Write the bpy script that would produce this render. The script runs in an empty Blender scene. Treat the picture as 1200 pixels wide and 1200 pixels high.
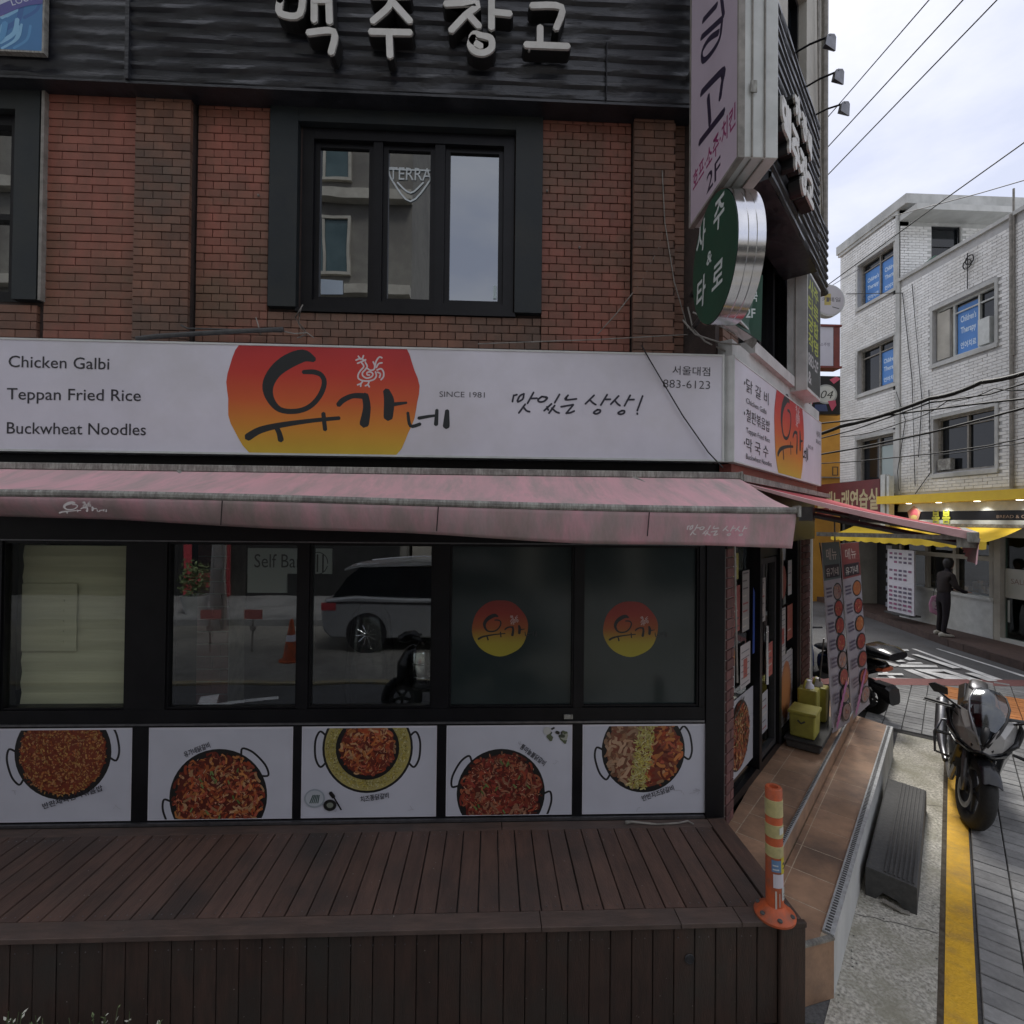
import bpy, bmesh, math, random
from mathutils import Vector, Matrix
random.seed(7)
sc = bpy.context.scene
COL = sc.collection
# ------------------------------------------------------------------ camera
H = 2.6
YAW, PITCH, ROLL, FOC = math.radians(2.4), math.radians(0.67), .0100, 600.0
Fv = Vector((math.sin(YAW)*math.cos(PITCH), math.cos(YAW)*math.cos(PITCH), math.sin(PITCH)))
R0 = Vector((math.cos(YAW), -math.sin(YAW), 0)); U0 = R0.cross(Fv)
Rv = R0*math.cos(ROLL)+U0*math.sin(ROLL); Uv = -R0*math.sin(ROLL)+U0*math.cos(ROLL)
CAM = Vector((0, 0, H))
cd = bpy.data.cameras.new('camera'); camo = bpy.data.objects.new('camera', cd); COL.objects.link(camo)
cd.sensor_width = 36; cd.sensor_fit = 'HORIZONTAL'; cd.lens = 18.0; cd.clip_end = 500; cd.clip_start = .05
m = Matrix((Rv, Uv, -Fv)).transposed().to_4x4(); m.translation = CAM; camo.matrix_world = m
sc.camera = camo
# ------------------------------------------------------------------ sky and sun
w = bpy.data.worlds.new('World'); sc.world = w; w.use_nodes = True
nt = w.node_tree; bg = nt.nodes['Background']; bg.inputs[1].default_value = .1
sky = nt.nodes.new('ShaderNodeTexSky'); sky.sky_type = 'NISHITA'; sky.sun_disc = False
SUN_EL, SUN_AZ = math.radians(56), math.radians(28)      # azimuth from +Y towards +X
sky.sun_elevation = SUN_EL; sky.sun_rotation = SUN_AZ; sky.air_density = 1.2; sky.dust_density = 2.5
tc = nt.nodes.new('ShaderNodeTexCoord'); mp = nt.nodes.new('ShaderNodeMapping'); mp.inputs['Scale'].default_value = (1, 1, 2.4)
nz = nt.nodes.new('ShaderNodeTexNoise'); nz.inputs['Scale'].default_value = 2.2; nz.inputs['Detail'].default_value = 7; nz.inputs['Roughness'].default_value = .55
cr = nt.nodes.new('ShaderNodeValToRGB'); cr.color_ramp.elements[0].position = .33; cr.color_ramp.elements[1].position = .66
cr.color_ramp.elements[0].color = (6.9, 7.4, 9.2, 1); cr.color_ramp.elements[1].color = (11.0, 11.0, 11.4, 1)
mx = nt.nodes.new('ShaderNodeMixRGB'); mx.inputs[0].default_value = .86
nt.links.new(tc.outputs['Generated'], mp.inputs[0]); nt.links.new(mp.outputs[0], nz.inputs[0]); nt.links.new(nz.outputs[0], cr.inputs[0])
nt.links.new(sky.outputs[0], mx.inputs[1]); nt.links.new(cr.outputs[0], mx.inputs[2]); nt.links.new(mx.outputs[0], bg.inputs[0])
sd = bpy.data.lights.new('sun', 'SUN'); sd.energy = 2.8; sd.angle = math.radians(16); sd.color = (1, .96, .9)
so = bpy.data.objects.new('sun', sd); COL.objects.link(so)
sdir = Vector((math.sin(SUN_AZ)*math.cos(SUN_EL), math.cos(SUN_AZ)*math.cos(SUN_EL), math.sin(SUN_EL)))
so.rotation_euler = sdir.to_track_quat('Z', 'Y').to_euler()
vs = sc.view_settings; vs.view_transform = 'Standard'; vs.look = 'None'; vs.exposure = 0.12; vs.gamma = 1; vs.use_curve_mapping = False

# ------------------------------------------------------------------ maths helpers
def V(*a): return Vector(a)
def ray(px, py): return Rv*(px-600)/FOC - Uv*(py-600)/FOC + Fv
def hz(px, py, z): r = ray(px, py); return CAM + r*((z-H)/r.z)
def hyp(px, py, y): r = ray(px, py); return CAM + r*(y/r.y)
UPV = Vector((0, 0, 1))
class Fr:                       # a wall frame: a runs to the right along the wall, d stands out of it, z is height
    def __init__(s, o, ex): s.o = Vector(o); s.ex = Vector(ex).normalized(); s.n = s.ex.cross(UPV)
    def p(s, a, d, z): return s.o + s.ex*a + s.n*d + UPV*z
    def at(s, px, py, d=0.0):
        r = ray(px, py); P = s.o + s.n*d; q = CAM + r*((P-CAM).dot(s.n)/r.dot(s.n))
        return ((q-s.o).dot(s.ex), q.z)
ANG = math.radians(43)
FR = Fr((0, 3.5, 0), (1, 0, 0))
CN = Vector((1.628, 3.5, 0))
SD = Fr(CN, (math.sin(ANG), math.cos(ANG), 0))
BL = Fr((1.24, 0, 0), (0, -1, 0))      # blade sign face
FB = Fr((10.6, 0, 0), (0, -1, 0))      # far white building front
def lin(c):
    return tuple((x/12.92 if x <= .04045 else ((x+.055)/1.055)**2.4) for x in [v/255 for v in c])

# ------------------------------------------------------------------ materials
MATS = {}
def nodemat(name):
    m = bpy.data.materials.new(name); m.use_nodes = True; t = m.node_tree
    b = t.nodes['Principled BSDF']; MATS[name] = m
    g = t.nodes.new('ShaderNodeNewGeometry')
    return m, t, b, g
def pm(name, c1, c2=None, scale=4, rough=.7, bump=0.0, bscale=60, metal=0.0, detail=5, stretch=(1, 1, 1), spec=.5, c3=None, s3=1.0, rnd=0.0, rough2=None, lo=.35, hi=.65):
    """base colour c1 mottled with c2 (noise), optional large dirt colour c3, rnd = per-piece brightness change"""
    m, t, b, g = nodemat(name); L = t.links.new
    b.inputs['Roughness'].default_value = rough; b.inputs['Metallic'].default_value = metal
    b.inputs['Specular IOR Level'].default_value = spec
    mapn = t.nodes.new('ShaderNodeMapping'); mapn.inputs['Scale'].default_value = stretch; L(g.outputs['Position'], mapn.inputs[0])
    cur = None
    if c2 is not None:
        n = t.nodes.new('ShaderNodeTexNoise'); n.inputs['Scale'].default_value = scale; n.inputs['Detail'].default_value = detail; n.inputs['Roughness'].default_value = .6
        L(mapn.outputs[0], n.inputs[0])
        r = t.nodes.new('ShaderNodeValToRGB'); r.color_ramp.elements[0].position = lo; r.color_ramp.elements[1].position = hi
        r.color_ramp.elements[0].color = (*c1, 1); r.color_ramp.elements[1].color = (*c2, 1); L(n.outputs[0], r.inputs[0]); cur = r.outputs[0]
        if rough2 is not None:
            mr = t.nodes.new('ShaderNodeMapRange'); mr.inputs[1].default_value = .35; mr.inputs[2].default_value = .65
            mr.inputs[3].default_value = rough; mr.inputs[4].default_value = rough2; L(n.outputs[0], mr.inputs[0]); L(mr.outputs[0], b.inputs['Roughness'])
    else:
        rgb = t.nodes.new('ShaderNodeRGB'); rgb.outputs[0].default_value = (*c1, 1); cur = rgb.outputs[0]
    if c3 is not None:
        n = t.nodes.new('ShaderNodeTexNoise'); n.inputs['Scale'].default_value = s3; n.inputs['Detail'].default_value = 6; n.inputs['Roughness'].default_value = .65
        L(mapn.outputs[0] if 'canvas' in name else g.outputs['Position'], n.inputs[0])
        r = t.nodes.new('ShaderNodeValToRGB'); r.color_ramp.elements[0].position = .45; r.color_ramp.elements[1].position = .68; L(n.outputs[0], r.inputs[0])
        x = t.nodes.new('ShaderNodeMixRGB'); L(r.outputs[0], x.inputs[0]); L(cur, x.inputs[1]); x.inputs[2].default_value = (*c3, 1); cur = x.outputs[0]
    if rnd:
        oi = t.nodes.new('ShaderNodeObjectInfo'); at = t.nodes.new('ShaderNodeAttribute'); at.attribute_name = 'rnd'
        ad = t.nodes.new('ShaderNodeMath'); ad.operation = 'ADD'; L(oi.outputs['Random'], ad.inputs[0]); L(at.outputs['Fac'], ad.inputs[1])
        fr = t.nodes.new('ShaderNodeMath'); fr.operation = 'FRACT'; L(ad.outputs[0], fr.inputs[0])
        mr = t.nodes.new('ShaderNodeMapRange'); mr.inputs[3].default_value = 1-rnd; mr.inputs[4].default_value = 1+rnd; L(fr.outputs[0], mr.inputs[0])
        hs = t.nodes.new('ShaderNodeHueSaturation'); L(cur, hs.inputs['Color']); L(mr.outputs[0], hs.inputs['Value']); cur = hs.outputs[0]
    L(cur, b.inputs['Base Color'])
    if bump:
        n = t.nodes.new('ShaderNodeTexNoise'); n.inputs['Scale'].default_value = bscale; n.inputs['Detail'].default_value = 4; L(mapn.outputs[0], n.inputs[0])
        bp = t.nodes.new('ShaderNodeBump'); bp.inputs['Strength'].default_value = bump; bp.inputs['Distance'].default_value = .01
        L(n.outputs[0], bp.inputs['Height']); L(bp.outputs[0], b.inputs['Normal'])
    return m
def printmat(name, rough=.45, dirt=.12):
    m, t, b, g = nodemat(name); L = t.links.new; b.inputs['Roughness'].default_value = rough
    at = t.nodes.new('ShaderNodeAttribute'); at.attribute_name = 'ink'
    n = t.nodes.new('ShaderNodeTexNoise'); n.inputs['Scale'].default_value = 2.3; n.inputs['Detail'].default_value = 6; L(g.outputs['Position'], n.inputs[0])
    mr = t.nodes.new('ShaderNodeMapRange'); mr.inputs[1].default_value = .35; mr.inputs[2].default_value = .65; mr.inputs[3].default_value = 1-dirt; mr.inputs[4].default_value = 1; L(n.outputs[0], mr.inputs[0])
    hs = t.nodes.new('ShaderNodeHueSaturation'); L(at.outputs['Color'], hs.inputs['Color']); L(mr.outputs[0], hs.inputs['Value']); L(hs.outputs[0], b.inputs['Base Color'])
    return m
def glassmat(name, tint, refl, rough=.0, wav=.0):
    m = bpy.data.materials.new(name); m.use_nodes = True; t = m.node_tree; t.nodes.clear(); L = t.links.new
    o = t.nodes.new('ShaderNodeOutputMaterial'); tr = t.nodes.new('ShaderNodeBsdfTransparent'); tr.inputs[0].default_value = (*tint, 1)
    gl = t.nodes.new('ShaderNodeBsdfGlossy'); gl.inputs['Roughness'].default_value = rough; gl.inputs[0].default_value = (.93, .97, 1, 1)
    fz = t.nodes.new('ShaderNodeFresnel'); fz.inputs[0].default_value = 1.5
    ad = t.nodes.new('ShaderNodeMath'); ad.operation = 'ADD'; ad.inputs[1].default_value = refl; ad.use_clamp = True; L(fz.outputs[0], ad.inputs[0])
    gb = t.nodes.new('ShaderNodeNewGeometry'); iv = t.nodes.new('ShaderNodeMath'); iv.operation = 'SUBTRACT'; iv.inputs[0].default_value = 1; L(gb.outputs['Backfacing'], iv.inputs[1])
    ml = t.nodes.new('ShaderNodeMath'); ml.operation = 'MULTIPLY'; L(ad.outputs[0], ml.inputs[0]); L(iv.outputs[0], ml.inputs[1])
    mxs = t.nodes.new('ShaderNodeMixShader'); L(ml.outputs[0], mxs.inputs[0]); L(tr.outputs[0], mxs.inputs[1]); L(gl.outputs[0], mxs.inputs[2]); L(mxs.outputs[0], o.inputs[0])
    if wav:
        n = t.nodes.new('ShaderNodeTexNoise'); n.inputs['Scale'].default_value = 1.6; g = t.nodes.new('ShaderNodeNewGeometry'); L(g.outputs['Position'], n.inputs[0])
        bp = t.nodes.new('ShaderNodeBump'); bp.inputs['Strength'].default_value = wav; bp.inputs['Distance'].default_value = .02; L(n.outputs[0], bp.inputs['Height']); L(bp.outputs[0], gl.inputs['Normal'])
    MATS[name] = m; return m
M_brick = pm('brick_glaze', (.31, .105, .072), (.22, .086, .058), 9, .6, .25, 90, stretch=(1, 1, .35), c3=(.14, .082, .050), s3=1.3, rnd=.12)
M_brickd = pm('brick_brown', (.21, .10, .064), (.15, .078, .052), 7, .7, .3, 80, stretch=(1, 1, .35), c3=(.11, .075, .055), s3=1.8, rnd=.2)
M_mortar = pm('mortar', (.055, .035, .03), (.035, .026, .022), 14, .9, .3, 120)
M_blackm = pm('black_frame_metal', (.0045, .0045, .006), (.008, .008, .010), 6, .38, .05, 40, spec=.28)
M_surr = pm('charcoal_panel', (.009, .014, .017), (.014, .020, .022), 3, .6, .08, 30, c3=(.020, .023, .021), s3=2)
M_roof = pm('black_corrugated', (.011, .012, .016), (.024, .026, .032), 5, .30, .35, 22, stretch=(1, 1, 3), spec=.6, rough2=.5)
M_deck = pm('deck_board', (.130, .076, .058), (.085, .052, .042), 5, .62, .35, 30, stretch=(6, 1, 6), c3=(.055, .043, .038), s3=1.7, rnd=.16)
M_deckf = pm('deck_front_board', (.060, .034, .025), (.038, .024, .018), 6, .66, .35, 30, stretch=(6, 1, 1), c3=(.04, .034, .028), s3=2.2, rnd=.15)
M_trim = pm('deck_trim', (.13, .085, .068), (.08, .055, .045), 6, .66, .35, 30, stretch=(1, 5, 1), c3=(.075, .058, .052), s3=2.4, rnd=.12)
M_tile = pm('porch_tile', (.44, .27, .17), (.31, .195, .125), 5, .45, .2, 60, c3=(.17, .115, .085), s3=2.2, rnd=.13)
M_grout = pm('grout', (.60, .50, .38), (.42, .35, .26), 20, .9, .2, 100)
M_nose = pm('aluminium_nosing', (.52, .54, .55), (.36, .37, .37), 30, .45, .2, 80, metal=.15)
M_rib = pm('dark_rubber', (.055, .055, .055), (.08, .08, .078), 30, .7, .2, 90)
M_conc = pm('rough_concrete', (.30, .285, .24), (.72, .69, .61), 55, .95, 1.0, 130, detail=10, c3=(.34, .325, .25), s3=2.6, lo=.36, hi=.64)
M_asph = pm('asphalt', (.085, .085, .088), (.14, .14, .14), 60, .9, .6, 160, c3=(.075, .072, .07), s3=.7)
M_yel = pm('yellow_paint', (.86, .50, .03), (.74, .41, .025), 14, .65, .8, 70, detail=8, c3=(.52, .30, .06), s3=5)
M_white = pm('road_white', (.90, .90, .88), (.70, .70, .69), 25, .7, .2, 90, c3=(.42, .42, .42), s3=2)
M_pav = pm('grey_paver', (.235, .235, .232), (.305, .305, .30), 30, .85, .4, 120, c3=(.16, .16, .16), s3=1.2, rnd=.16)
M_pavo = pm('orange_paver', (.52, .20, .055), (.42, .16, .05), 25, .85, .4, 120, rnd=.12)
M_pavr = pm('red_paver', (.26, .11, .10), (.20, .09, .085), 25, .85, .3, 120)
M_pavj = pm('paver_joint', (.025, .025, .024), (.04, .038, .035), 30, .95)
M_fab = pm('faded_red_canvas', (.72, .40, .43), (.58, .37, .38), 1.8, .85, .3, 14, stretch=(3, .8, 1), c3=(.42, .34, .32), s3=2.4)
M_fabv = pm('grimy_red_canvas', (.58, .30, .34), (.38, .29, .29), 3.0, .85, .4, 12, stretch=(2.5, 1, 1), c3=(.32, .26, .24), s3=2.5)
M_hem = pm('pale_pink_canvas', (.78, .50, .50), (.62, .38, .38), 6, .85, .2, 20)
M_fabr = pm('deep_red_canvas', (.50, .06, .075), (.38, .05, .06), 5, .8, .2, 20)
M_bar = pm('weathered_aluminium', (.40, .40, .36), (.20, .19, .17), 18, .6, .4, 60, stretch=(4, 1, 1), c3=(.15, .14, .13), s3=6, metal=.2)
M_signw = pm('sign_white', (.70, .69, .76), (.62, .61, .68), 1.6, .4, c3=(.58, .57, .60), s3=.9)
M_signe = pm('sign_edge', (.62, .64, .62), (.50, .52, .50), 6, .45, .05, 40)
M_print = printmat('printed_face'); M_printg = printmat('grimy_print', .6, .25)
M_chan = pm('letter_face', (.62, .61, .57), (.52, .51, .47), 8, .5)
M_chrome = pm('stainless', (.72, .72, .74), (.6, .6, .62), 7, .16, .05, 9, metal=1.0)
M_cream = pm('cream_render', (.50, .48, .42), (.42, .40, .35), 2, .8, .3, 60, c3=(.33, .31, .27), s3=.9)
M_wbrick = pm('white_brick', (.86, .86, .85), (.78, .78, .77), 5, .75, .2, 60, stretch=(1, 1, .3), c3=(.66, .65, .62), s3=.6, rnd=.07)
M_wmort = pm('white_mortar', (.52, .52, .52), (.44, .44, .44), 6, .9)
M_wcon = pm('pale_concrete', (.58, .585, .57), (.48, .485, .47), 3, .85, .3, 50, stretch=(1, 1, .4), c3=(.36, .365, .35), s3=1.1)
M_dark = pm('dark_interior', (.018, .018, .018), (.03, .03, .03), 2, .9)
M_darkg = pm('interior_grey', (.06, .06, .055), (.09, .09, .08), 2, .9)
M_cable = pm('cable_black', (.012, .012, .012), None, rough=.6)
M_tube = pm('grey_conduit', (.30, .28, .25), (.18, .17, .15), 14, .6)
M_yelp = pm('yellow_panel', (.90, .62, .02), (.82, .54, .02), 3, .45)
M_yelf = pm('yellow_canvas', (.88, .62, .05), (.78, .54, .04), 3, .8)
M_orange = pm('orange_plastic', (.58, .11, .03), (.42, .085, .03), 14, .55, .2, 60, c3=(.26, .09, .05), s3=11)
M_refl = pm('reflective_tape', (.50, .44, .20), (.38, .34, .16), 30, .35)
M_owall = pm('orange_wall', (.62, .32, .05), (.52, .26, .04), 2, .7)
M_redw = pm('red_wood', (.24, .045, .03), (.17, .035, .025), 6, .5)
M_glass = glassmat('window_glass', (.90, .93, .91), .12, 0, .05)
M_glassc = glassmat('clear_glass', (.94, .96, .93), .02, 0, .05)
M_glassu = glassmat('upper_window_glass', (.12, .14, .16), .21, 0, .05)
M_film = pm('dark_film', (.020, .030, .030), (.028, .038, .038), 2, .14, spec=.5)
M_teal = glassmat('green_glass', (.55, .7, .68), .02)
M_blind = pm('blind_fabric', (.60, .58, .43), (.50, .48, .36), 3, .85, .2, 40, stretch=(.4, 1, 6))
M_crate = pm('yellow_plastic', (.38, .35, .06), (.26, .24, .05), 6, .5)
M_tyre = pm('tyre_rubber', (.012, .012, .012), (.02, .02, .02), 40, .75, .3, 200)
M_silver = pm('silver_paint', (.24, .24, .25), (.20, .20, .21), 8, .3, metal=.55)
M_gloss = pm('black_gloss', (.012, .012, .014), None, rough=.18)
M_matte = pm('black_matte', (.022, .022, .024), (.032, .032, .034), 30, .55)
M_steel = pm('dark_steel', (.20, .20, .21), (.14, .14, .15), 20, .35, metal=.8)
M_screen = glassmat('smoked_screen', (.15, .17, .20), .07, .12)
M_hair = pm('hair_black', (.010, .009, .009), None, rough=.5)
M_skin = pm('skin', (.42, .24, .17), None, rough=.55)
M_cloth = pm('dark_cloth', (.007, .004, .008), (.012, .008, .012), 10, .9)
M_cloth2 = pm('charcoal_shirt', (.016, .012, .012), (.026, .018, .017), 9, .9)
M_green = pm('sign_green', (.012, .075, .045), (.014, .06, .038), 3, .4)
M_weed = pm('weed_leaf', (.10, .15, .05), (.20, .24, .12), 12, .7, rnd=.4)
M_petal = pm('pale_petal', (.62, .62, .52), None, rough=.7)
M_moss = pm('moss', (.05, .075, .03), (.10, .11, .05), 40, .95, .8, 120)
M_vanw = pm('car_white', (.62, .63, .65), None, rough=.2)
M_cargl = pm('car_window', (.01, .012, .015), None, rough=.05)
M_fac = pm('opposite_tiles', (.24, .23, .20), (.19, .18, .16), 3, .7, c3=(.13, .12, .11), s3=.4)
M_win = pm('opposite_window', (.05, .09, .10), (.09, .14, .15), 1, .08)
def emat(name, c, s):
    m, t, b, g = nodemat(name); b.inputs['Base Color'].default_value = (*c, 1); b.inputs['Emission Color'].default_value = (*c, 1); b.inputs['Emission Strength'].default_value = s; return m
M_lamp = emat('lit_downlight', (1, .95, .85), 6.0)

# ------------------------------------------------------------------ object helpers
class MB:                        # mesh builder
    def __init__(s): s.v = []; s.f = []; s.r = []; s.ink = None
    def poly(s, pts, r=0.0):
        i = len(s.v); s.v += [Vector(p) for p in pts]; s.f.append(tuple(range(i, i+len(pts)))); s.r.append(r)
    def add(s, vs_, fs, r=0.0):
        i = len(s.v); s.v += [Vector(p) for p in vs_]; s.f += [tuple(i+k for k in f) for f in fs]; s.r += [r]*len(fs)
    def box(s, fr, a0, a1, d0, d1, z0, z1, r=0.0, ch=0.0, back=True):
        P = fr.p
        if ch:      # chamfered outer face
            vs_ = [P(a0, d0, z0), P(a1, d0, z0), P(a1, d0, z1), P(a0, d0, z1), P(a0, d1-ch, z0), P(a1, d1-ch, z0), P(a1, d1-ch, z1), P(a0, d1-ch, z1),
                   P(a0+ch, d1, z0+ch), P(a1-ch, d1, z0+ch), P(a1-ch, d1, z1-ch), P(a0+ch, d1, z1-ch)]
            fs = [(8, 9, 10, 11), (4, 5, 9, 8), (5, 6, 10, 9), (6, 7, 11, 10), (7, 4, 8, 11), (0, 1, 5, 4), (1, 2, 6, 5), (2, 3, 7, 6), (3, 0, 4, 7)]
            if back: fs.append((3, 2, 1, 0))
        else:
            vs_ = [P(a0, d0, z0), P(a1, d0, z0), P(a1, d0, z1), P(a0, d0, z1), P(a0, d1, z0), P(a1, d1, z0), P(a1, d1, z1), P(a0, d1, z1)]
            fs = [(4, 5, 6, 7), (0, 1, 5, 4), (1, 2, 6, 5), (2, 3, 7, 6), (3, 0, 4, 7)]
            if back: fs.append((3, 2, 1, 0))
        s.add(vs_, fs, r)
    def frame(s, fr, a0, a1, z0, z1, wd, d0, d1):      # a rectangular ring
        s.box(fr, a0, a0+wd, d0, d1, z0, z1); s.box(fr, a1-wd, a1, d0, d1, z0, z1)
        s.box(fr, a0+wd, a1-wd, d0, d1-.002, z0, z0+wd); s.box(fr, a0+wd, a1-wd, d0, d1-.002, z1-wd, z1)
    def prism(s, pts, z0, z1):                         # plan polygon
        n = len(pts); vs_ = [(*p[:2], z0) for p in pts]+[(*p[:2], z1) for p in pts]
        s.add(vs_, [tuple(range(n-1, -1, -1)), tuple(range(n, 2*n))]+[(i, (i+1) % n, n+(i+1) % n, n+i) for i in range(n)])
    def ext(s, pts, dv, r=0.0):                        # polygon of 3D points extruded by vector dv
        n = len(pts); pts = [Vector(p) for p in pts]; dv = Vector(dv)
        s.add(pts+[p+dv for p in pts], [tuple(range(n-1, -1, -1)), tuple(range(n, 2*n))]+[(i, (i+1) % n, n+(i+1) % n, n+i) for i in range(n)], r)
    def tube(s, pts, rad, n=8, cap=True, flat=1.0):
        pts = [Vector(p) for p in pts]; rads = rad if isinstance(rad, (list, tuple)) else [rad]*len(pts); rings = []
        up = Vector((0, 0, 1)); base = len(s.v)
        for i, p in enumerate(pts):
            t = (pts[min(i+1, len(pts)-1)]-pts[max(i-1, 0)]).normalized()
            x = t.cross(up)
            if x.length < .05: x = t.cross(Vector((0, 1, 0)))
            x.normalize(); y = x.cross(t).normalized()
            for k in range(n):
                a = 2*math.pi*k/n; s.v.append(p+x*math.cos(a)*rads[i]+y*math.sin(a)*rads[i]*flat)
        for i in range(len(pts)-1):
            for k in range(n):
                s.f.append((base+i*n+k, base+i*n+(k+1) % n, base+(i+1)*n+(k+1) % n, base+(i+1)*n+k)); s.r.append(0)
        if cap:
            s.f.append(tuple(base+k for k in range(n-1, -1, -1))); s.f.append(tuple(base+(len(pts)-1)*n+k for k in range(n))); s.r += [0, 0]
    def lathe(s, c, ax, prof, n=24, ref=None):         # prof: list of (along axis, radius)
        c = Vector(c); ax = Vector(ax).normalized(); x = ax.cross(ref or Vector((0, 0, 1)))
        if x.length < .05: x = ax.cross(Vector((0, 1, 0)))
        x.normalize(); y = ax.cross(x); b = len(s.v)
        for (h, r_) in prof:
            for k in range(n):
                a = 2*math.pi*k/n; s.v.append(c+ax*h+x*math.cos(a)*r_+y*math.sin(a)*r_)
        for i in range(len(prof)-1):
            for k in range(n):
                s.f.append((b+i*n+k, b+i*n+(k+1) % n, b+(i+1)*n+(k+1) % n, b+(i+1)*n+k)); s.r.append(0)
        s.f.append(tuple(b+k for k in range(n-1, -1, -1))); s.f.append(tuple(b+(len(prof)-1)*n+k for k in range(n))); s.r += [0, 0]
    def ring(s, c, ax, R_, r_, n=28, k=8, flat=1.0):   # torus
        c = Vector(c); ax = Vector(ax).normalized(); x = ax.cross(Vector((0, 0, 1)))
        if x.length < .05: x = ax.cross(Vector((0, 1, 0)))
        x.normalize(); y = ax.cross(x); b = len(s.v)
        for i in range(n):
            a = 2*math.pi*i/n; rd = x*math.cos(a)+y*math.sin(a)
            for j in range(k):
                q = 2*math.pi*j/k; s.v.append(c+rd*(R_+r_*math.cos(q))+ax*(r_*flat*math.sin(q)))
        for i in range(n):
            for j in range(k):
                s.f.append((b+i*k+j, b+((i+1) % n)*k+j, b+((i+1) % n)*k+(j+1) % k, b+i*k+(j+1) % k)); s.r.append(0)
    def loft(s, secs, cap=True):                       # list of equal-length rings of points
        b = len(s.v); n = len(secs[0])
        for q in secs: s.v += [Vector(p) for p in q]
        for i in range(len(secs)-1):
            for k in range(n): s.f.append((b+i*n+k, b+i*n+(k+1) % n, b+(i+1)*n+(k+1) % n, b+(i+1)*n+k)); s.r.append(0)
        if cap: s.f.append(tuple(b+k for k in range(n-1, -1, -1))); s.f.append(tuple(b+(len(secs)-1)*n+k for k in range(n))); s.r += [0, 0]
    def build(s, name, mat, parent=None, smooth=False, origin=None, kind=None, label=None, sub=0, bevel=0):
        me = bpy.data.meshes.new(name)
        o = bpy.data.objects.new(name, me)
        if parent is None and origin is None and s.v:
            xs = [p.x for p in s.v]; ys = [p.y for p in s.v]; zs = [p.z for p in s.v]
            origin = Vector(((min(xs)+max(xs))/2, (min(ys)+max(ys))/2, min(zs)))
        if parent is not None and origin is None: origin = WLOC[parent.name]
        origin = Vector(origin)
        me.from_pydata([tuple(p-origin) for p in s.v], [], s.f); me.materials.append(mat)
        if any(s.r):
            at = me.attributes.new('rnd', 'FLOAT', 'FACE'); at.data.foreach_set('value', s.r)
        if smooth:
            me.shade_smooth() if smooth is True else (me.shade_smooth(), me.set_sharp_from_angle(angle=math.radians(smooth)))
        COL.objects.link(o); WLOC[o.name] = origin
        if parent is not None:
            o.parent = parent; o.location = origin-WLOC[parent.name]
        else: o.location = origin
        if kind: o['kind'] = kind
        if label: o['label'] = label
        if bevel:
            bv = o.modifiers.new('bevel', 'BEVEL'); bv.width = bevel; bv.segments = 2; bv.limit_method = 'ANGLE'
        if sub:
            md = o.modifiers.new('sub', 'SUBSURF'); md.levels = sub; md.render_levels = sub
        return o
WLOC = {}
def thing(name, label, cat, loc, group=None):
    o = bpy.data.objects.new(name, None); COL.objects.link(o); o.location = loc; o.empty_display_size = .1; WLOC[o.name] = Vector(loc)
    o['label'] = label; o['category'] = cat
    if group: o['group'] = group
    return o
def tag(o, label, cat, group=None):
    o['label'] = label; o['category'] = cat
    if group: o['group'] = group
    return o
def place(me, name, loc, parent):                      # an object that shares mesh data
    o = bpy.data.objects.new(name, me); COL.objects.link(o); o.parent = parent; o.location = Vector(loc)-WLOC[parent.name]; WLOC[o.name] = Vector(loc)
    return o

class Print:                     # flat print on a plane: coloured polygons, each a hair above the last
    def __init__(s, fr, d, step=2e-5): s.fr = fr; s.d = d; s.v = []; s.f = []; s.c = []; s.step = step; s.clip = None
    def poly(s, pts, col):
        if s.clip: pts = clip_rect(pts, s.clip)
        if len(pts) < 3: return
        s.d += s.step; i = len(s.v); s.v += [s.fr.p(a, s.d, z) for a, z in pts]; s.f.append(tuple(range(i, i+len(pts)))); s.c.append(col)
    def mesh(s, tris, col):      # flat shapes sharing one layer
        s.d += s.step
        for t in tris:
            if s.clip: t = clip_rect(t, s.clip)
            if len(t) < 3: continue
            i = len(s.v); s.v += [s.fr.p(a, s.d, z) for a, z in t]; s.f.append(tuple(range(i, i+len(t)))); s.c.append(col)
    def grad(s, pts, cols):      # cols: function of (a, z)
        s.d += s.step; i = len(s.v); s.v += [s.fr.p(a, s.d, z) for a, z in pts]; s.f.append(tuple(range(i, i+len(pts)))); s.c.append([cols(a, z) for a, z in pts])
    def rect(s, a0, a1, z0, z1, col): s.poly([(a0, z0), (a1, z0), (a1, z1), (a0, z1)], col)
    def disc(s, a, z, ra, rz, col, n=40, wob=0):
        s.poly([(a+ra*(1+wob*math.sin(5*t)+wob*.6*math.sin(9*t+1))*math.cos(t), z+rz*(1+wob*math.sin(7*t))*math.sin(t)) for t in [2*math.pi*k/n for k in range(n)]], col)
    def stroke(s, pts, wd, col): s.poly(ribbon(pts, wd), col)
    def text(s, body, a, z, h, col, **k): s.mesh(glyphs(body, a, z, h, **k), col)
    def build(s, name, parent, mat=None, label=None):
        b = MB(); b.v = s.v; b.f = s.f; b.r = [0]*len(s.f)
        o = b.build(name, mat or M_print, parent, label=label)
        at = o.data.color_attributes.new('ink', 'FLOAT_COLOR', 'CORNER'); buf = []
        for f, c in zip(s.f, s.c):
            if isinstance(c, list):
                for q in c: buf += [*q, 1]
            else: buf += [*c, 1]*len(f)
        at.data.foreach_set('color', buf); return o
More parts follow.
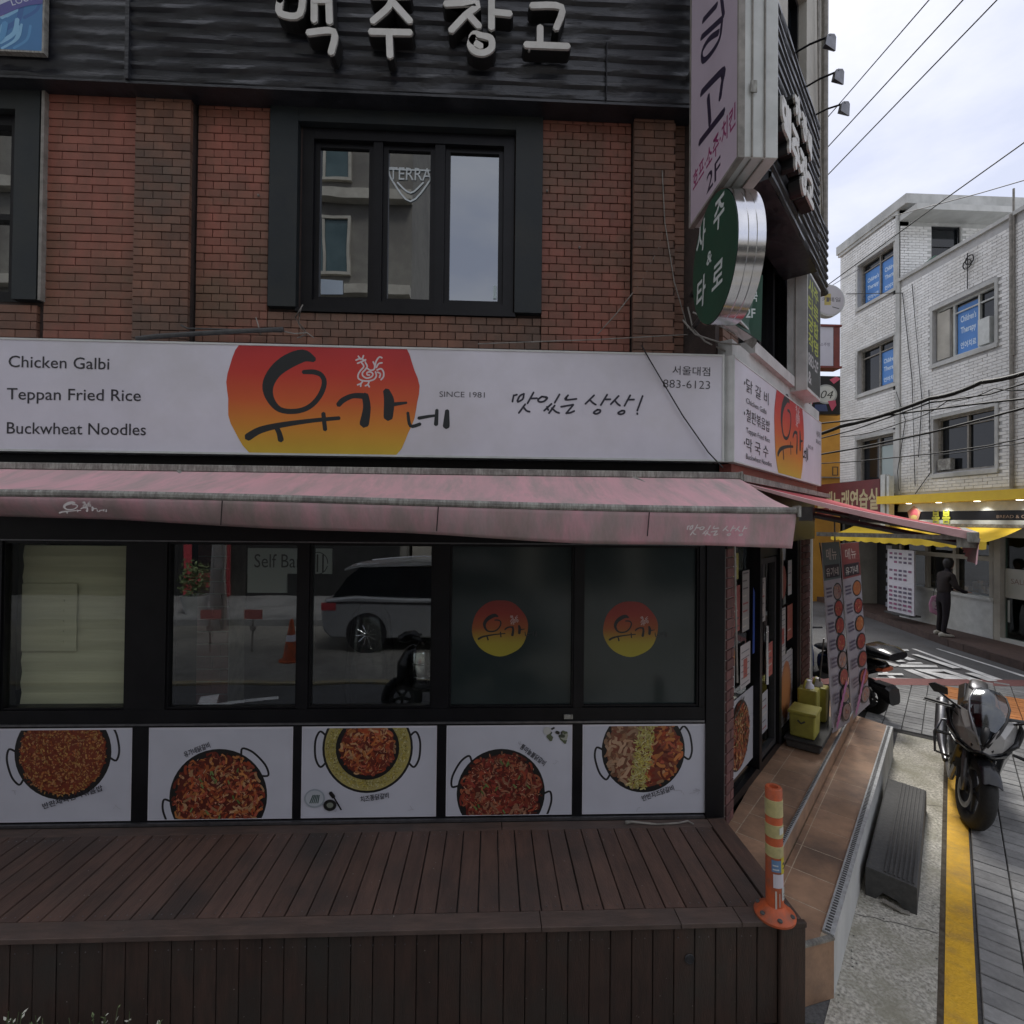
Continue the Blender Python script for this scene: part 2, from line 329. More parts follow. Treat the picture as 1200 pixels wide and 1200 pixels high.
def clip_rect(pts, r):
    for ax, lim, sg in ((0, r[0], 1), (0, r[1], -1), (1, r[2], 1), (1, r[3], -1)):
        out = []
        for i, p in enumerate(pts):
            q = pts[i-1]; ip = (p[ax]-lim)*sg >= 0; iq = (q[ax]-lim)*sg >= 0
            if ip != iq:
                t = (lim-q[ax])/(p[ax]-q[ax]); out.append((q[0]+(p[0]-q[0])*t, q[1]+(p[1]-q[1])*t))
            if ip: out.append(p)
        pts = out
        if not pts: break
    return pts
def smooth_line(pts, n=4):
    out = []
    for i in range(len(pts)-1):
        p0 = pts[max(i-1, 0)]; p1 = pts[i]; p2 = pts[i+1]; p3 = pts[min(i+2, len(pts)-1)]
        for k in range(n):
            t = k/n; out.append(tuple(.5*(2*b+(c-a)*t+(2*a-5*b+4*c-d)*t*t+(3*b-a-3*c+d)*t**3) for a, b, c, d in zip(p0, p1, p2, p3)))
    out.append(tuple(pts[-1])); return out
def ribbon(pts, wd, caps=True):  # pts [(a,z)] , wd number or list; returns outline
    if not isinstance(wd, (list, tuple)): wd = [wd]*len(pts)
    q = [(p[0], p[1], ww) for p, ww in zip(pts, wd)]
    if len(q) > 2: q = smooth_line(q)
    Lf, Rt = [], []
    for i, (x, y, ww) in enumerate(q):
        x0, y0, _ = q[max(i-1, 0)]; x1, y1, _ = q[min(i+1, len(q)-1)]
        dx, dy = x1-x0, y1-y0; l = math.hypot(dx, dy) or 1; nx, ny = -dy/l*ww/2, dx/l*ww/2
        Lf.append((x+nx, y+ny)); Rt.append((x-nx, y-ny))
    def cap(i, j, sg):
        x, y, ww = q[i]; dx, dy = x-q[j][0], y-q[j][1]; a = math.atan2(dy, dx); return [(x+ww/2*math.cos(a+t*sg), y+ww/2*math.sin(a+t*sg)) for t in (math.pi/3, 0, -math.pi/3)]
    return Lf+(cap(-1, -2, 1) if caps else [])+Rt[::-1]+(cap(0, 1, 1) if caps else [])
FONTC = {}
def glyphs(body, a, z, h, wid=None, sx=1.0, shear=0.0, bold=0.0, align='L', rot=0.0, sp=1.0):
    """flat letter polygons at baseline (a,z), h = size; wid forces the total width"""
    key = (body, shear, bold, sp)
    if key not in FONTC:
        c = bpy.data.curves.new('letters', 'FONT'); c.body = body; c.size = 1; c.shear = shear; c.offset = bold; c.space_character = sp; c.resolution_u = 3
        o = bpy.data.objects.new('letters', c); me = bpy.data.meshes.new_from_object(o)
        vs_ = [tuple(v.co[:2]) for v in me.vertices]; FONTC[key] = [[vs_[i] for i in p.vertices] for p in me.polygons]
        bpy.data.objects.remove(o); bpy.data.meshes.remove(me); bpy.data.curves.remove(c)
    P = FONTC[key]; xs = [q[0] for p in P for q in p]; x0, x1 = min(xs), max(xs)
    kx = h*sx if wid is None else wid/(x1-x0); off = x0 if align == 'L' else ((x0+x1)/2 if align == 'C' else x1)
    cr_, sr_ = math.cos(rot), math.sin(rot); out = []
    for p in P:
        q = []
        for x, y in p:
            X, Y = (x-off)*kx, y*h; q.append((a+X*cr_-Y*sr_, z+X*sr_+Y*cr_))
        out.append(q)
    return out
def letters3d(mb, fr, polys, d0, d1):                   # solid letters from flat polygons
    edges = {}
    for p in polys:
        ks = [(round(x, 5), round(y, 5)) for x, y in p]
        for i in range(len(ks)): 
            e = (ks[i], ks[(i+1) % len(ks)]); edges[e] = edges.get(e, 0)+1
        mb.poly([fr.p(x, d1, y) for x, y in p])
    for (p, q) in edges:
        if (q, p) not in edges: mb.poly([fr.p(*p[:1], d0, p[1]), fr.p(q[0], d0, q[1]), fr.p(q[0], d1, q[1]), fr.p(p[0], d1, p[1])])
BLACK = (.014, .016, .018); WHITE = (.72, .72, .74)
# ================================================================== GROUND
def hzp(l, z): return [hz(x, y, z) for x, y in l]
g = MB(); g.prism([(-120, -120), (160, -120), (160, 160), (-120, 160)], -.3, 0)
g.build('ground', M_asph, kind='structure', origin=(0, 0, -.3))
ap = MB(); ap.poly([SD.p(-3.0, .70, .004), SD.p(-3.0, 1.15, .004), SD.p(4.25, 1.15, .004), SD.p(4.25, .70, .004)])
# apron subdivided a little for unevenness
ap.build('concrete_apron', M_conc, kind='structure')
yl = MB(); yl.poly([SD.p(-3.2, 1.165, .006), SD.p(-3.2, 1.295, .006), SD.p(4.2, 1.315, .006), SD.p(4.2, 1.175, .006)]); yl.build('yellow_line', M_yel, kind='structure')
gt = MB(); gt.box(SD, -3.2, 4.2, 1.14, 1.168, 0, .005); gt.build('gutter_gap', pm('gutter_dirt', (.06, .045, .03), (.12, .10, .07), 20, .95, .8, 60), kind='structure')
gt = MB()
for c_ in (.42, 2.3, -1.1):
    l = [(c_+random.uniform(-.015, .015)+.02*k, .715+.052*k) for k in range(9)]
    for (a, b), (c, d) in zip(l, l[1:]): gt.poly([SD.p(a, b, .0055), SD.p(c, d, .0055), SD.p(c+.006, d, .0055), SD.p(a+.006, b, .0055)])
for k in range(70):
    a, b = random.uniform(-1.4, 2.6), random.choice([random.uniform(.73, .78), random.uniform(1.08, 1.14), random.uniform(.72, 1.14)]); r_ = random.uniform(.003, .009); t = random.random()*3
    gt.poly([SD.p(a+r_*math.cos(t+q*1.9), b+r_*math.sin(t+q*1.9), .008) for q in range(3)])
gt.build('pavement_crack', M_rib, kind='structure')
mo = MB()
for i in range(60):              # moss against the foot of the deck
    a = random.uniform(-3.4, 1.7); r_ = random.uniform(.01, .045); h_ = random.uniform(.008, .028); y = 2.585-random.uniform(0, .05)
    mo.lathe((a, y, 0), (0, 0, 1), [(0, r_), (h_*.7, r_*.7), (h_, r_*.2)], 6)
mo.build('moss', M_moss, kind='stuff')
# pavement of grey pavers
pv = MB(); pv.poly([(2.6, 2.6, .003), SD.p(-3.2, 1.31, .003), SD.p(-3.2, 5.5, .003), (8.75, 7.0, .003), (8.4, 7.75, .003), (4.6, 8.15, .003), SD.p(4.26, .30, .003), SD.p(4.26, 1.31, .003)])
pave = pv.build('pavement', M_pavj, kind='structure')
def quad_in(pt, Q):
    s_ = 0
    for i in range(len(Q)):
        a, b = Q[i], Q[(i+1) % len(Q)]; c = (b[0]-a[0])*(pt[1]-a[1])-(b[1]-a[1])*(pt[0]-a[0])
        if s_ == 0: s_ = 1 if c > 0 else -1
        elif c*s_ < 0: return False
    return True
OR = [tuple(hz(x, y, 0)[:2]) for x, y in ((1106, 805), (1200, 820), (1200, 853), (1106, 816))]
OR[1] = (OR[1][0]+(OR[1][0]-OR[0][0])*.8, OR[1][1]+(OR[1][1]-OR[0][1])*.8); OR[2] = (OR[2][0]+(OR[2][0]-OR[3][0])*.8, OR[2][1]+(OR[2][1]-OR[3][1])*.8)
BW, BLn, GAP = .198, .118, .008
pm_ = MB(); fl = Fr((0, 0, 0), (1, 0, 0))
def paver_verts(mb, s0, s1, d0, d1, r, org=None, zt=.018):
    P = lambda s, d, z: SD.p(s, d, z)-(org or Vector((0, 0, 0)))
    c = .004
    vs_ = [P(s0, d0, 0), P(s1, d0, 0), P(s1, d1, 0), P(s0, d1, 0), P(s0, d0, zt-c), P(s1, d0, zt-c), P(s1, d1, zt-c), P(s0, d1, zt-c), P(s0+c, d0+c, zt), P(s1-c, d0+c, zt), P(s1-c, d1-c, zt), P(s0+c, d1-c, zt)]
    mb.add(vs_, [(8, 9, 10, 11), (4, 5, 9, 8), (5, 6, 10, 9), (6, 7, 11, 10), (7, 4, 8, 11), (0, 1, 5, 4), (1, 2, 6, 5), (2, 3, 7, 6), (3, 0, 4, 7)], r)
one = MB(); paver_verts(one, 0, BLn-GAP, 0, BW-GAP, 0, SD.p(0, 0, 0))
pme = bpy.data.meshes.new('paver'); pme.from_pydata([tuple(v) for v in one.v], [], one.f); pme.materials.append(M_pav)
cells = []
PVB = [(2.2, 2.0), (5.8, -1.2), (8.95, 6.4), (8.4, 7.72), (6.1, 8.02), tuple(SD.p(4.9, 1.30, 0)[:2]), tuple(SD.p(4.2, 1.3, 0)[:2])]
for j in range(-5, 26):
    for i in range(-34, 75):
        s0 = i*BLn; d0 = 1.325+j*BW
        c = SD.p(s0+.06, d0+.1, 0)
        yb = 8.12-.02*(c.x-6)
        if c.y > yb-.05 or c.x > 9.1 or (s0 < -3.0) or (j < 0 and s0 < 4.26): continue
        cells.append((c.length, s0, d0, c))
def px_of(p):
    d = Vector(p)-CAM; zc = d.dot(Fv); return (600+FOC*d.dot(Rv)/zc, 600-FOC*d.dot(Uv)/zc) if zc > .1 else (9999, 9999)
def on_screen(p, mgn=40):
    x, y = px_of(p); return -mgn < x < 1200+mgn and -mgn < y < 1200+mgn
cells = [c for c in cells]
vis = sorted([c for c in cells if on_screen(c[3], 10)]); near = vis[:300]; nearset = set((c[1], c[2]) for c in near)
ome = pme.copy(); ome.name = 'orange_paver'; ome.materials.clear(); ome.materials.append(M_pavo)
for _, s0, d0, c in near: 
    z = random.uniform(-.0025, .0025); place(ome if quad_in((c.x, c.y), OR) else pme, 'paver', SD.p(s0, d0, .002+z), pave)
b1, b2 = MB(), MB()
for _, s0, d0, c in cells:
    if (s0, d0) in nearset: continue
    orange = quad_in((c.x, c.y), OR)
    paver_verts(b2 if orange else b1, s0, s0+BLn-GAP, d0, d0+BW-GAP, random.random(), None, .02+random.uniform(-.002, .002))
b1.build('paver_field', M_pav, pave, kind='stuff'); b2.build('orange_paver_field', M_pavo, pave, kind='stuff')
rb = MB(); rb.poly([(x, y, .022) for x, y in ((4.4, 8.32), (9.3, 8.06), (9.3, 7.74), (4.4, 7.95))]); rb.build('red_paver_band', M_pavr, kind='structure')
# road markings on the crossing
CQ = lambda x, y: (940+x/4.615, 580+y/4.615)
mk = [[(590, 830), (615, 833), (1140, 1018), (1085, 1018)], [(720, 830), (736, 831), (1040, 925), (1200, 975), (1200, 985), (1010, 922)],
      [(410, 942), (440, 945), (530, 1005), (495, 1005)], [(400, 988), (520, 990), (975, 1004), (400, 1006)], [(548, 943), (595, 943), (760, 1005), (700, 1005)],
      [(535, 915), (725, 920), (735, 932), (520, 930)], [(607, 942), (745, 942), (765, 955), (650, 957)], [(650, 955), (690, 955), (925, 992), (1010, 1005), (800, 1004)],
      [(390, 888), (420, 890), (535, 922), (500, 928)], [(458, 848), (490, 848), (615, 890), (580, 895)], [(455, 832), (570, 834), (580, 843), (455, 843)],
      [(735, 943), (775, 943), (980, 1006), (920, 1006)], [(410, 962), (540, 964), (550, 974), (410, 973)]]
mk += [[(575, 905), (640, 905), (655, 912), (560, 912)], [(590, 860), (625, 862), (860, 935), (815, 937)], [(430, 870), (470, 871), (560, 900), (520, 903)], [(880, 962), (925, 962), (1060, 1006), (1005, 1006)]]
mm = MB()
for k, q in enumerate(mk): mm.poly([hz(*CQ(*p), .006+k*.0015) for p in q])
mm.build('road_marking', M_white, kind='structure')
# back street markings (seen mirrored in the windows)
mm2 = MB()
def line2(x0, y0, x1, y1, w_, z): 
    dx, dy = x1-x0, y1-y0; l = math.hypot(dx, dy); nx, ny = -dy/l*w_/2, dx/l*w_/2
    mm2.poly([(x0+nx, y0+ny, z), (x1+nx, y1+ny, z), (x1-nx, y1-ny, z), (x0-nx, y0-ny, z)])
line2(-3.2, .0, -1.7, .02, .12, .004); line2(-5.4, 0, -4.6, .0, .12, .004); line2(-4.5, .2, -3.0, -.40, .13, .006); line2(-4.0, -.50, -3.65, .3, .22, .008)
mm2.build('road_marking', M_white, kind='structure')

# ================================================================== CORNER BUILDING
bld = thing('corner_building', 'brown brick corner building with black shopfront below and black corrugated fascia above', 'building', (0, 3.6, 0))
# --- shell (walls inside, floors)
sh = MB()
foot = [(-5.6, 3.66), (1.62, 3.66), tuple(SD.p(3.0, -.12, 0)[:2]), (3.6, 9.5), (-5.6, 9.5)]
sh.prism(foot, .0, .50); sh.prism([(x, y+.0) for x, y in foot], 2.75, 3.72); sh.prism(foot, 5.9, 6.1)
sh.build('floor_slab', M_darkg, bld)
sw = MB(); sw.prism([(-5.75, 3.55), (-5.6, 3.55), (-5.6, 9.6), (-5.75, 9.6)], 0, 13); sw.prism([(-5.6, 9.5), (4.4, 9.5), (4.4, 9.65), (-5.6, 9.65)], 0, 13)
sw.prism([tuple(SD.p(2.95, -.02, 0)[:2]), tuple(SD.p(3.05, -.02, 0)[:2]), (4.4, 9.6), (4.2, 9.6)], 0, 5.9)
sw.build('rear_wall', M_cream, bld)
inn = MB(); inn.prism([(-5.5, 6.6), (1.0, 6.6), (1.0, 6.7), (-5.5, 6.7)], .5, 2.75); inn.prism([(1.3, 7.0), (3.7, 7.0), (3.7, 7.1), (1.3, 7.1)], .5, 2.75)
inn.prism([(-5.5, 7.0), (4, 7.0), (4, 7.1), (-5.5, 7.1)], 3.72, 5.9); inn.build('inner_wall', M_dark, bld)
# upper storeys
up = MB(); up.box(FR, -5.7, 1.62, -.3, -.14, 5.625, 13)
up.box(SD, .05, 3.49, -.3, 0, 6.3, 6.75); up.box(SD, .05, .55, -.3, 0, 6.75, 8.3); up.box(SD, 1.35, 1.75, -.3, 0, 6.75, 8.3); up.box(SD, 2.6, 3.49, -.3, 0, 6.75, 8.3); up.box(SD, .05, 3.49, -.3, 0, 8.3, 13)
up.box(SD, 1.62, 3.49, -.3, -.001, 5.84, 6.3)
up.box(SD, 3.42, 3.50, .001, .04, 5.80, 13)
up.prism([(-5.7, 3.5), (1.6, 3.5), tuple(SD.p(3.49, 0, 0)[:2]), (4.6, 9.6), (-5.7, 9.6)], 12.9, 13.1)
up.build('upper_wall', M_cream, bld)
for a0, a1 in ((.55, 1.35), (1.75, 2.6)):
    q = MB(); q.frame(SD, a0, a1, 6.75, 8.3, .06, -.2, -.08); wn = q.build('window', M_blackm, bld)
    q = MB(); q.box(SD, a0+.06, a1-.06, -.15, -.145, 6.81, 8.24); q.build('pane', M_cargl, wn)
pp = MB(); pp.tube([SD.p(3.3, .06, 5.9), SD.p(3.3, .06, 12)], .035); pp.tube([SD.p(2.9, .04, 9.5), SD.p(3.1, .04, 6.9), SD.p(3.28, .04, 6.3)], .012, 5); pp.build('drain_pipe', M_tube, bld)
# --- second floor brick wall
wall = MB(); Z0, Z1 = 3.70, 5.62
wd = -.135
for a0, a1, z0, z1 in ((-5.7, -4.2, Z0, Z1), (-4.2, -3.08, Z0, 4.05), (-4.2, -3.08, 5.50, Z1), (-3.08, -1.345, Z0, Z1), (-1.345, .15, Z0, 4.04), (-1.345, .15, 5.42, Z1), (.15, 1.66, Z0, Z1)): wall.box(FR, a0, a1, -.26, wd, z0, z1)
wall.box(SD, -.10, .45, -.26, wd+.1, Z0-.0, Z1); wall.box(SD, .45, 1.95, -.26, wd+.1, Z0-.4, 3.95); wall.box(SD, .45, 1.95, -.26, wd+.1, 5.12, Z1+.3); wall.box(SD, 1.95, 3.05, -.26, wd+.1, Z0-.4, Z1+.3)
bw = wall.build('brick_wall', M_mortar, bld)
BWD, BH = .1085, .0560
def bmesh_brick(L_, h, mat):
    q = MB(); q.box(Fr((0, 0, 0), (1, 0, 0)), 0, L_, 0, .030, 0, h, ch=.0022, back=False)
    me = bpy.data.meshes.new('brick'); me.from_pydata([tuple(v) for v in q.v], [], q.f); me.materials.append(mat); return me
me_s = bmesh_brick(BWD-.0045, BH-.0045, M_brick); me_l = bmesh_brick(.205-.0045, BH-.0045, M_brick); me_d = bmesh_brick(BWD-.0045, BH-.0045, M_brickd)
rows = int((5.50-3.74)/BH)
bricks = []                       # (distance, mesh, a, z, d, L, dark)
def field(a0, a1, L_, dark, dd, z0=3.74, z1=5.62, off=0.5):
    for r in range(int(round((z1-z0)/BH))):
        z = z0+r*BH; a = a0-(L_*off if r % 2 else 0)
        while a < a1-.01:
            b0, b1 = max(a, a0), min(a+L_, a1)
            if b1-b0 > .03: bricks.append((abs(b0), b0, z, dd, b1-b0, dark))
            a += L_
field(-3.06, -2.45, .205, 0, wd); field(-2.05, -1.56, BWD, 0, wd); field(.345, .985, BWD, 0, wd)
field(-1.56, .345, BWD, 1, wd, 3.74, 4.02)
field(1.30, 1.62, .16, 1, wd); field(-5.6, -3.10, .205, 1, wd, 3.74, 4.02)
for p0, p1 in ((-2.44, -2.07), (.99, 1.29)): pil = MB(); pil.box(FR, p0, p1, wd-.01, -.085, Z0, Z1); pil.build('pilaster', M_mortar, bw)
field(-2.44, -2.07, .125, 1, -.085); field(.99, 1.29, .145, 1, -.085)
full = [b for b in bricks if (abs(b[4]-BWD) < 1e-4 or abs(b[4]-.205) < 1e-4)]
full.sort(key=lambda b: (FR.p(b[1], b[3], b[2])-CAM).length); ind = set(full[:300])
def bd(r): return random.uniform(-.002, .002)
joined, joinedd = MB(), MB()
for b in bricks:
    _, a, z, dd, L_, dark = b
    if b in ind: place((me_d if dark else (me_s if L_ < .12 else me_l)), 'brick', FR.p(a, dd+bd(0), z), bw)
    else: (joinedd if dark else joined).box(FR, a, a+L_-.0045, dd, dd+.03+bd(0), z, z+BH-.0045, random.random(), .0022, False)
for i in range(32):               # brick return on the side street
    z = 3.72+i*BH
    for s0 in ((-.02, .14), (.145, .30)): joinedd.box(SD, s0[0], s0[1], -.04, -.008+bd(0), z, z+BH-.005, random.random(), .002, False)
joined.build('brick_field', M_brick, bw, kind='stuff'); joinedd.build('brown_brick_field', M_brickd, bw, kind='stuff')
# --- centre window
def ring_box(fr, a0, a1, z0, z1, wl, wr, wt, wb, d0, d1):
    q = MB(); q.box(fr, a0, a0+wl, d0, d1, z0, z1); q.box(fr, a1-wr, a1, d0, d1, z0, z1); q.box(fr, a0+wl, a1-wr, d0, d1-.003, z1-wt, z1)
    if wb: q.box(fr, a0+wl, a1-wr, d0, d1-.003, z0, z0+wb)
    return q
win = ring_box(FR, -1.55, .343, 4.045, 5.615, .19, .19, .275, 0, -.20, -.075).build('window', M_surr, bld)
q = MB(); q.frame(FR, -1.345, .145, 4.045, 5.335, .075, -.235, -.13); q.box(FR, -.855, -.79, -.23, -.14, 4.12, 5.26); q.box(FR, -.42, -.35, -.23, -.14, 4.12, 5.26); q.box(FR, -1.37, .16, -.2, -.09, 4.02, 4.046); q.build('frame', M_blackm, win)
for a0, a1 in ((-1.27, -.855), (-.79, -.42), (-.35, .07)):
    q = MB(); q.frame(FR, a0+.001, a1-.001, 4.121, 5.259, .035, -.21, -.165); q.build('sash', M_blackm, win)
    q = MB(); q.box(FR, a0+.036, a1-.036, -.19, -.185, 4.156, 5.224); q.build('pane', M_glassu, win)
pt = Print(FR, -.178)
A = lambda x, y: FR.at(x, y, -.178)
gc = (.62, .68, .70)
a_, z_ = A(456, 210); pt.text('TERRA', a_, z_, .13, gc, wid=A(506, 210)[0]-a_)
for l in (((455, 198), (508, 200)), ((455, 198), (460, 212), (481, 236), (504, 211), (508, 200)), ((466, 214), (481, 226), (496, 214))):
    pt.stroke([A(*p) for p in l], .012, gc)
pt.poly([A(376, 327), A(402, 329), A(402, 345), A(376, 345)], (.35, .42, .5)); pt.poly([A(578, 335), A(582, 335), A(582, 350), A(578, 350)], (.5, .6, .62))
pt.build('sticker', win)
q = MB(); q.box(FR, -1.55, .343, -.6, -.59, 4.0, 5.4); q.build('dark_backing', M_dark, win)  # dark sheet added behind the panes so the room reads dark
# left window, cut by the photo edge
win2 = ring_box(FR, -4.35, -3.085, 4.045, 5.615, .19, .16, .275, 0, -.20, -.075).build('window', M_surr, bld)
q = MB(); q.frame(FR, -4.16, -3.245, 4.045, 5.335, .07, -.235, -.13); q.box(FR, -4.09, -3.315, -.22, -.15, 4.62, 4.66); q.build('frame', M_blackm, win2)
q = MB(); q.box(FR, -4.09, -3.315, -.19, -.185, 4.115, 5.265); q.build('pane', M_glassu, win2)
q = MB(); q.box(FR, -3.07, -3.05, -.14, -.07, 4.04, 5.61); q.build('edge_strip', M_tube, bld)
# side window
win3 = ring_box(SD, .42, 2.0, 3.93, 5.12, .10, .10, .08, .08, -.2, .02).build('window', M_surr, bld)
q = MB(); q.frame(SD, .52, 1.9, 4.01, 5.04, .06, -.16, -.03); q.box(SD, .98, 1.04, -.15, -.04, 4.07, 4.98); q.box(SD, 1.42, 1.48, -.15, -.04, 4.07, 4.98); q.build('frame', M_blackm, win3)
for a0, a1 in ((.58, .98), (1.04, 1.42), (1.48, 1.84)):
    q = MB(); q.box(SD, a0, a1, -.1, -.095, 4.07, 4.98); q.build('pane', M_glassu, win3)
q = MB(); q.box(SD, .35, 2.1, -.05, .10, 3.84, 3.93); q.box(SD, -.05, 3.0, -.05, .06, 3.70, 3.84); q.build('window_ledge', M_wcon, bld)
# --- corrugated fascia (horizontal ribs)
def corrug(fr, a0, a1, z0, z1, d0, pitch=.088, amp=.017, lean=.0, seg=60, wob=.004):
    mb = MB(); prof = []
    z = z0
    while z < z1:
        for t, h in ((0, 0), (.16, 1), (.42, 1.05), (.6, 0)): prof.append((z+pitch*t, amp*h))
        z += pitch
    prof.append((z1, 0)); n = seg
    for i in range(n+1):
        a = a0+(a1-a0)*i/n
        for j, (zz, h) in enumerate(prof): mb.v.append(fr.p(a, d0+h+lean*(zz-z0)+wob*math.sin(a*7+j*.8)*math.sin(a*3.1+j), zz+.003*math.sin(a*5+j*.5)))
    m_ = len(prof)
    for i in range(n):
        for j in range(m_-1): mb.f.append((i*m_+j, (i+1)*m_+j, (i+1)*m_+j+1, i*m_+j+1)); mb.r.append(0)
    return mb
fas = MB(); fas.box(FR, -2.42, 1.50, -.02, .04, 5.455, 7.2); fas.box(FR, -5.7, -2.43, -.02, .0, 5.485, 7.2)
fas.box(FR, -2.43, 1.45, -.10, .062, 5.435, 5.452); fas.box(FR, -5.7, -2.44, -.10, .025, 5.468, 5.483)
fas.box(FR, -2.422, -2.40, .041, .08, 5.453, 7.2); fas.box(FR, -2.46, -2.435, .001, .03, 5.484, 7.2)
fas.prism([(1.45, 3.44), (1.6, 3.36), tuple(SD.p(.0, .28, 0)[:2]), tuple(SD.p(.0, 0, 0)[:2]), (1.50, 3.6)], 4.87, 7.2)
fascia = fas.build('fascia', M_roof, bld)
corrug(FR, -2.40, 1.46, 5.452, 7.2, .041, pitch=.094, lean=.03).build('corrugated_panel', M_roof, fascia, smooth=40)
corrug(FR, -5.7, -2.46, 5.483, 7.2, .001, pitch=.094, lean=.03, amp=.010).build('corrugated_panel', M_roof, fascia, smooth=40)
q = MB(); q.box(FR, .755, .761, .06, .085, 5.46, 5.85); q.build('joint_strip', M_blackm, fascia)
fs = MB(); fs.box(SD, -.03, 1.62, .0, .28, 4.86, 6.15); fs.box(SD, 1.62, 3.0, .0, .13, 5.15, 5.84); sf = fs.build('side_fascia', M_roof, bld)
corrug(SD, -.03, 1.62, 4.86, 6.15, .281, pitch=.085).build('corrugated_panel', M_roof, sf, smooth=40)
corrug(SD, 1.62, 3.0, 5.15, 5.84, .131, pitch=.085).build('corrugated_panel', M_roof, sf, smooth=40)
# --- black shopfront
fr_ = MB()
XP = [(-5.2, -4.32), (-4.26, -3.44), (-3.20, -2.405), (-2.145, -1.286), (-1.213, -.386), (-.271, .581), (.640, 1.456)]
PP = [(-5.2, -4.36), (-4.3, -3.44), (-3.205, -2.349), (-2.245, -1.304), (-1.248, -.346), (-.283, .577), (.646, 1.507)]
fr_.box(FR, -5.6, 1.50, -.12, 0, 2.415, 2.75); fr_.box(FR, -5.6, 1.50, -.12, 0, 1.19, 1.305); fr_.box(FR, -5.6, 1.50, -.12, 0, .551, .575)
prev = -5.6
for a0, a1 in XP: fr_.box(FR, prev, a0, -.12, -.001, 1.306, 2.414); prev = a1
fr_.box(FR, prev, 1.50, -.12, -.001, 1.306, 2.414); prev = -5.6
for a0, a1 in PP: fr_.box(FR, prev, a0, -.12, -.001, .576, 1.189); prev = a1
fr_.box(FR, 1.501, 1.628, -.15, .012, .551, 2.75)
fr_.box(FR, -5.6, 1.628, -.12, .0, 2.751, 2.99)
sf1 = fr_.build('shopfront_frame', M_blackm, bld)
q = MB(); q.box(FR, -5.6, 1.49, .001, .012, 1.205, 1.218); q.box(FR, -5.6, 1.49, .001, .006, 2.42, 2.428); q.build('track', M_steel, sf1)
q = MB(); q.box(FR, -5.6, 1.49, .001, .02, .551, .568); q.build('sill', M_steel, sf1)
q = MB(); q.box(FR, .515, .575, .0015, .018, 1.235, 1.262); q.box(FR, .553, .571, .019, .022, 1.242, 1.256); q.build('latch', M_bar, sf1)
for i, (a0, a1) in enumerate(XP):
    q = MB(); q.frame(FR, a0+.001, a1-.001, 1.307, 2.413, .012, -.08, -.012); sw_ = q.build('shop_window', M_blackm, bld, label=('sliding window with a dark film and a red and yellow round logo' if i >= 5 else 'clear sliding window mirroring the street'))
    q = MB(); q.box(FR, a0+.013, a1-.013, -.040, -.036, 1.319, 2.401); q.build('pane', M_film if i >= 5 else (M_glassc if i == 2 else M_glass), sw_)
# red-yellow sun logo
YR = [(.46, .03, .035), (.55, .045, .03), (.60, .11, .03), (.62, .25, .03), (.60, .42, .04)]
def sungrad(z0, z1, lut=YR):
    def f(a, z):
        t = max(0, min(.9999, (z1-z)/(z1-z0)))*(len(lut)-1); i = int(t); k = t-i; return tuple(p*(1-k)+q_*k for p, q_ in zip(lut[i], lut[i+1]))
    return f
def logo_strokes(at, sc_):
    """brush strokes of the shop name; at maps photo pixels of the large sign to the plane"""
    O = [((367, 421), 7), ((355, 417), 15), ((337, 424), 17), ((322, 436), 15), ((314, 452), 13), ((317, 468), 9), ((328, 480), 6.5), ((346, 482), 6), ((362, 477), 6), ((374, 465), 6), ((380, 450), 6), ((377, 440), 5.5), ((368, 436), 6), ((356, 436), 5)]
    S = [O, [((291, 512), 9), ((305, 504), 8), ((330, 498), 6.5), ((365, 493), 5), ((397, 490), 4.5)], [((323, 499), 6), ((327, 507), 6), ((329, 515), 7)], [((379, 485), 5), ((380, 495), 5), ((381, 503), 5)],
         [((397, 474), 6), ((402, 469), 6.5), ((413, 464), 6), ((425, 464), 7)], [((428, 464), 8), ((430, 478), 9), ((427, 496), 11)], [((453, 459), 8), ((456, 470), 12), ((455, 488), 11)], [((460, 474), 5), ((468, 473), 4), ((476, 472), 3)],
         [((478, 484), 3.5), ((481, 499), 4), ((492, 497), 4)], [((491, 490), 4), ((502, 488), 3.5), ((510, 487), 3)], [((512, 481), 4), ((511, 497), 5)], [((524, 482), 5), ((523, 499), 8)]]
    return [([at(*p) for p, _ in s], [w_*sc_ for _, w_ in s]) for s in S]
def rooster(pr, at, sc_, col):
    R = [[(530, 175), (560, 165), (590, 180)], [(545, 150), (560, 170)], [(578, 146), (570, 170)], [(540, 195), (560, 187), (592, 172)], [(565, 190), (580, 215), (560, 240), (545, 265), (545, 290), (570, 305), (610, 308), (645, 298), (660, 275), (655, 250)],
         [(590, 190), (602, 215), (587, 238), (572, 255), (574, 275), (600, 290), (630, 280), (638, 262), (622, 250), (602, 254), (602, 268), (616, 270)], [(604, 228), (622, 240), (645, 234), (650, 210), (640, 186)], [(652, 215), (660, 180), (680, 155), (696, 160)], [(660, 222), (675, 198), (697, 192)],
         [(665, 238), (690, 230), (706, 250), (706, 280), (690, 300)], [(668, 252), (686, 262), (680, 285)], [(575, 305), (562, 324), (540, 333)], [(562, 324), (560, 342)], [(615, 308), (606, 330), (590, 339)], [(606, 330), (615, 345)]]
    R = [[(320+x/5.4545, 390+y/5.4545) for x, y in r] for r in R]
    for r in R: pr.stroke([at(*p) for p in r], 1.9*sc_, col)
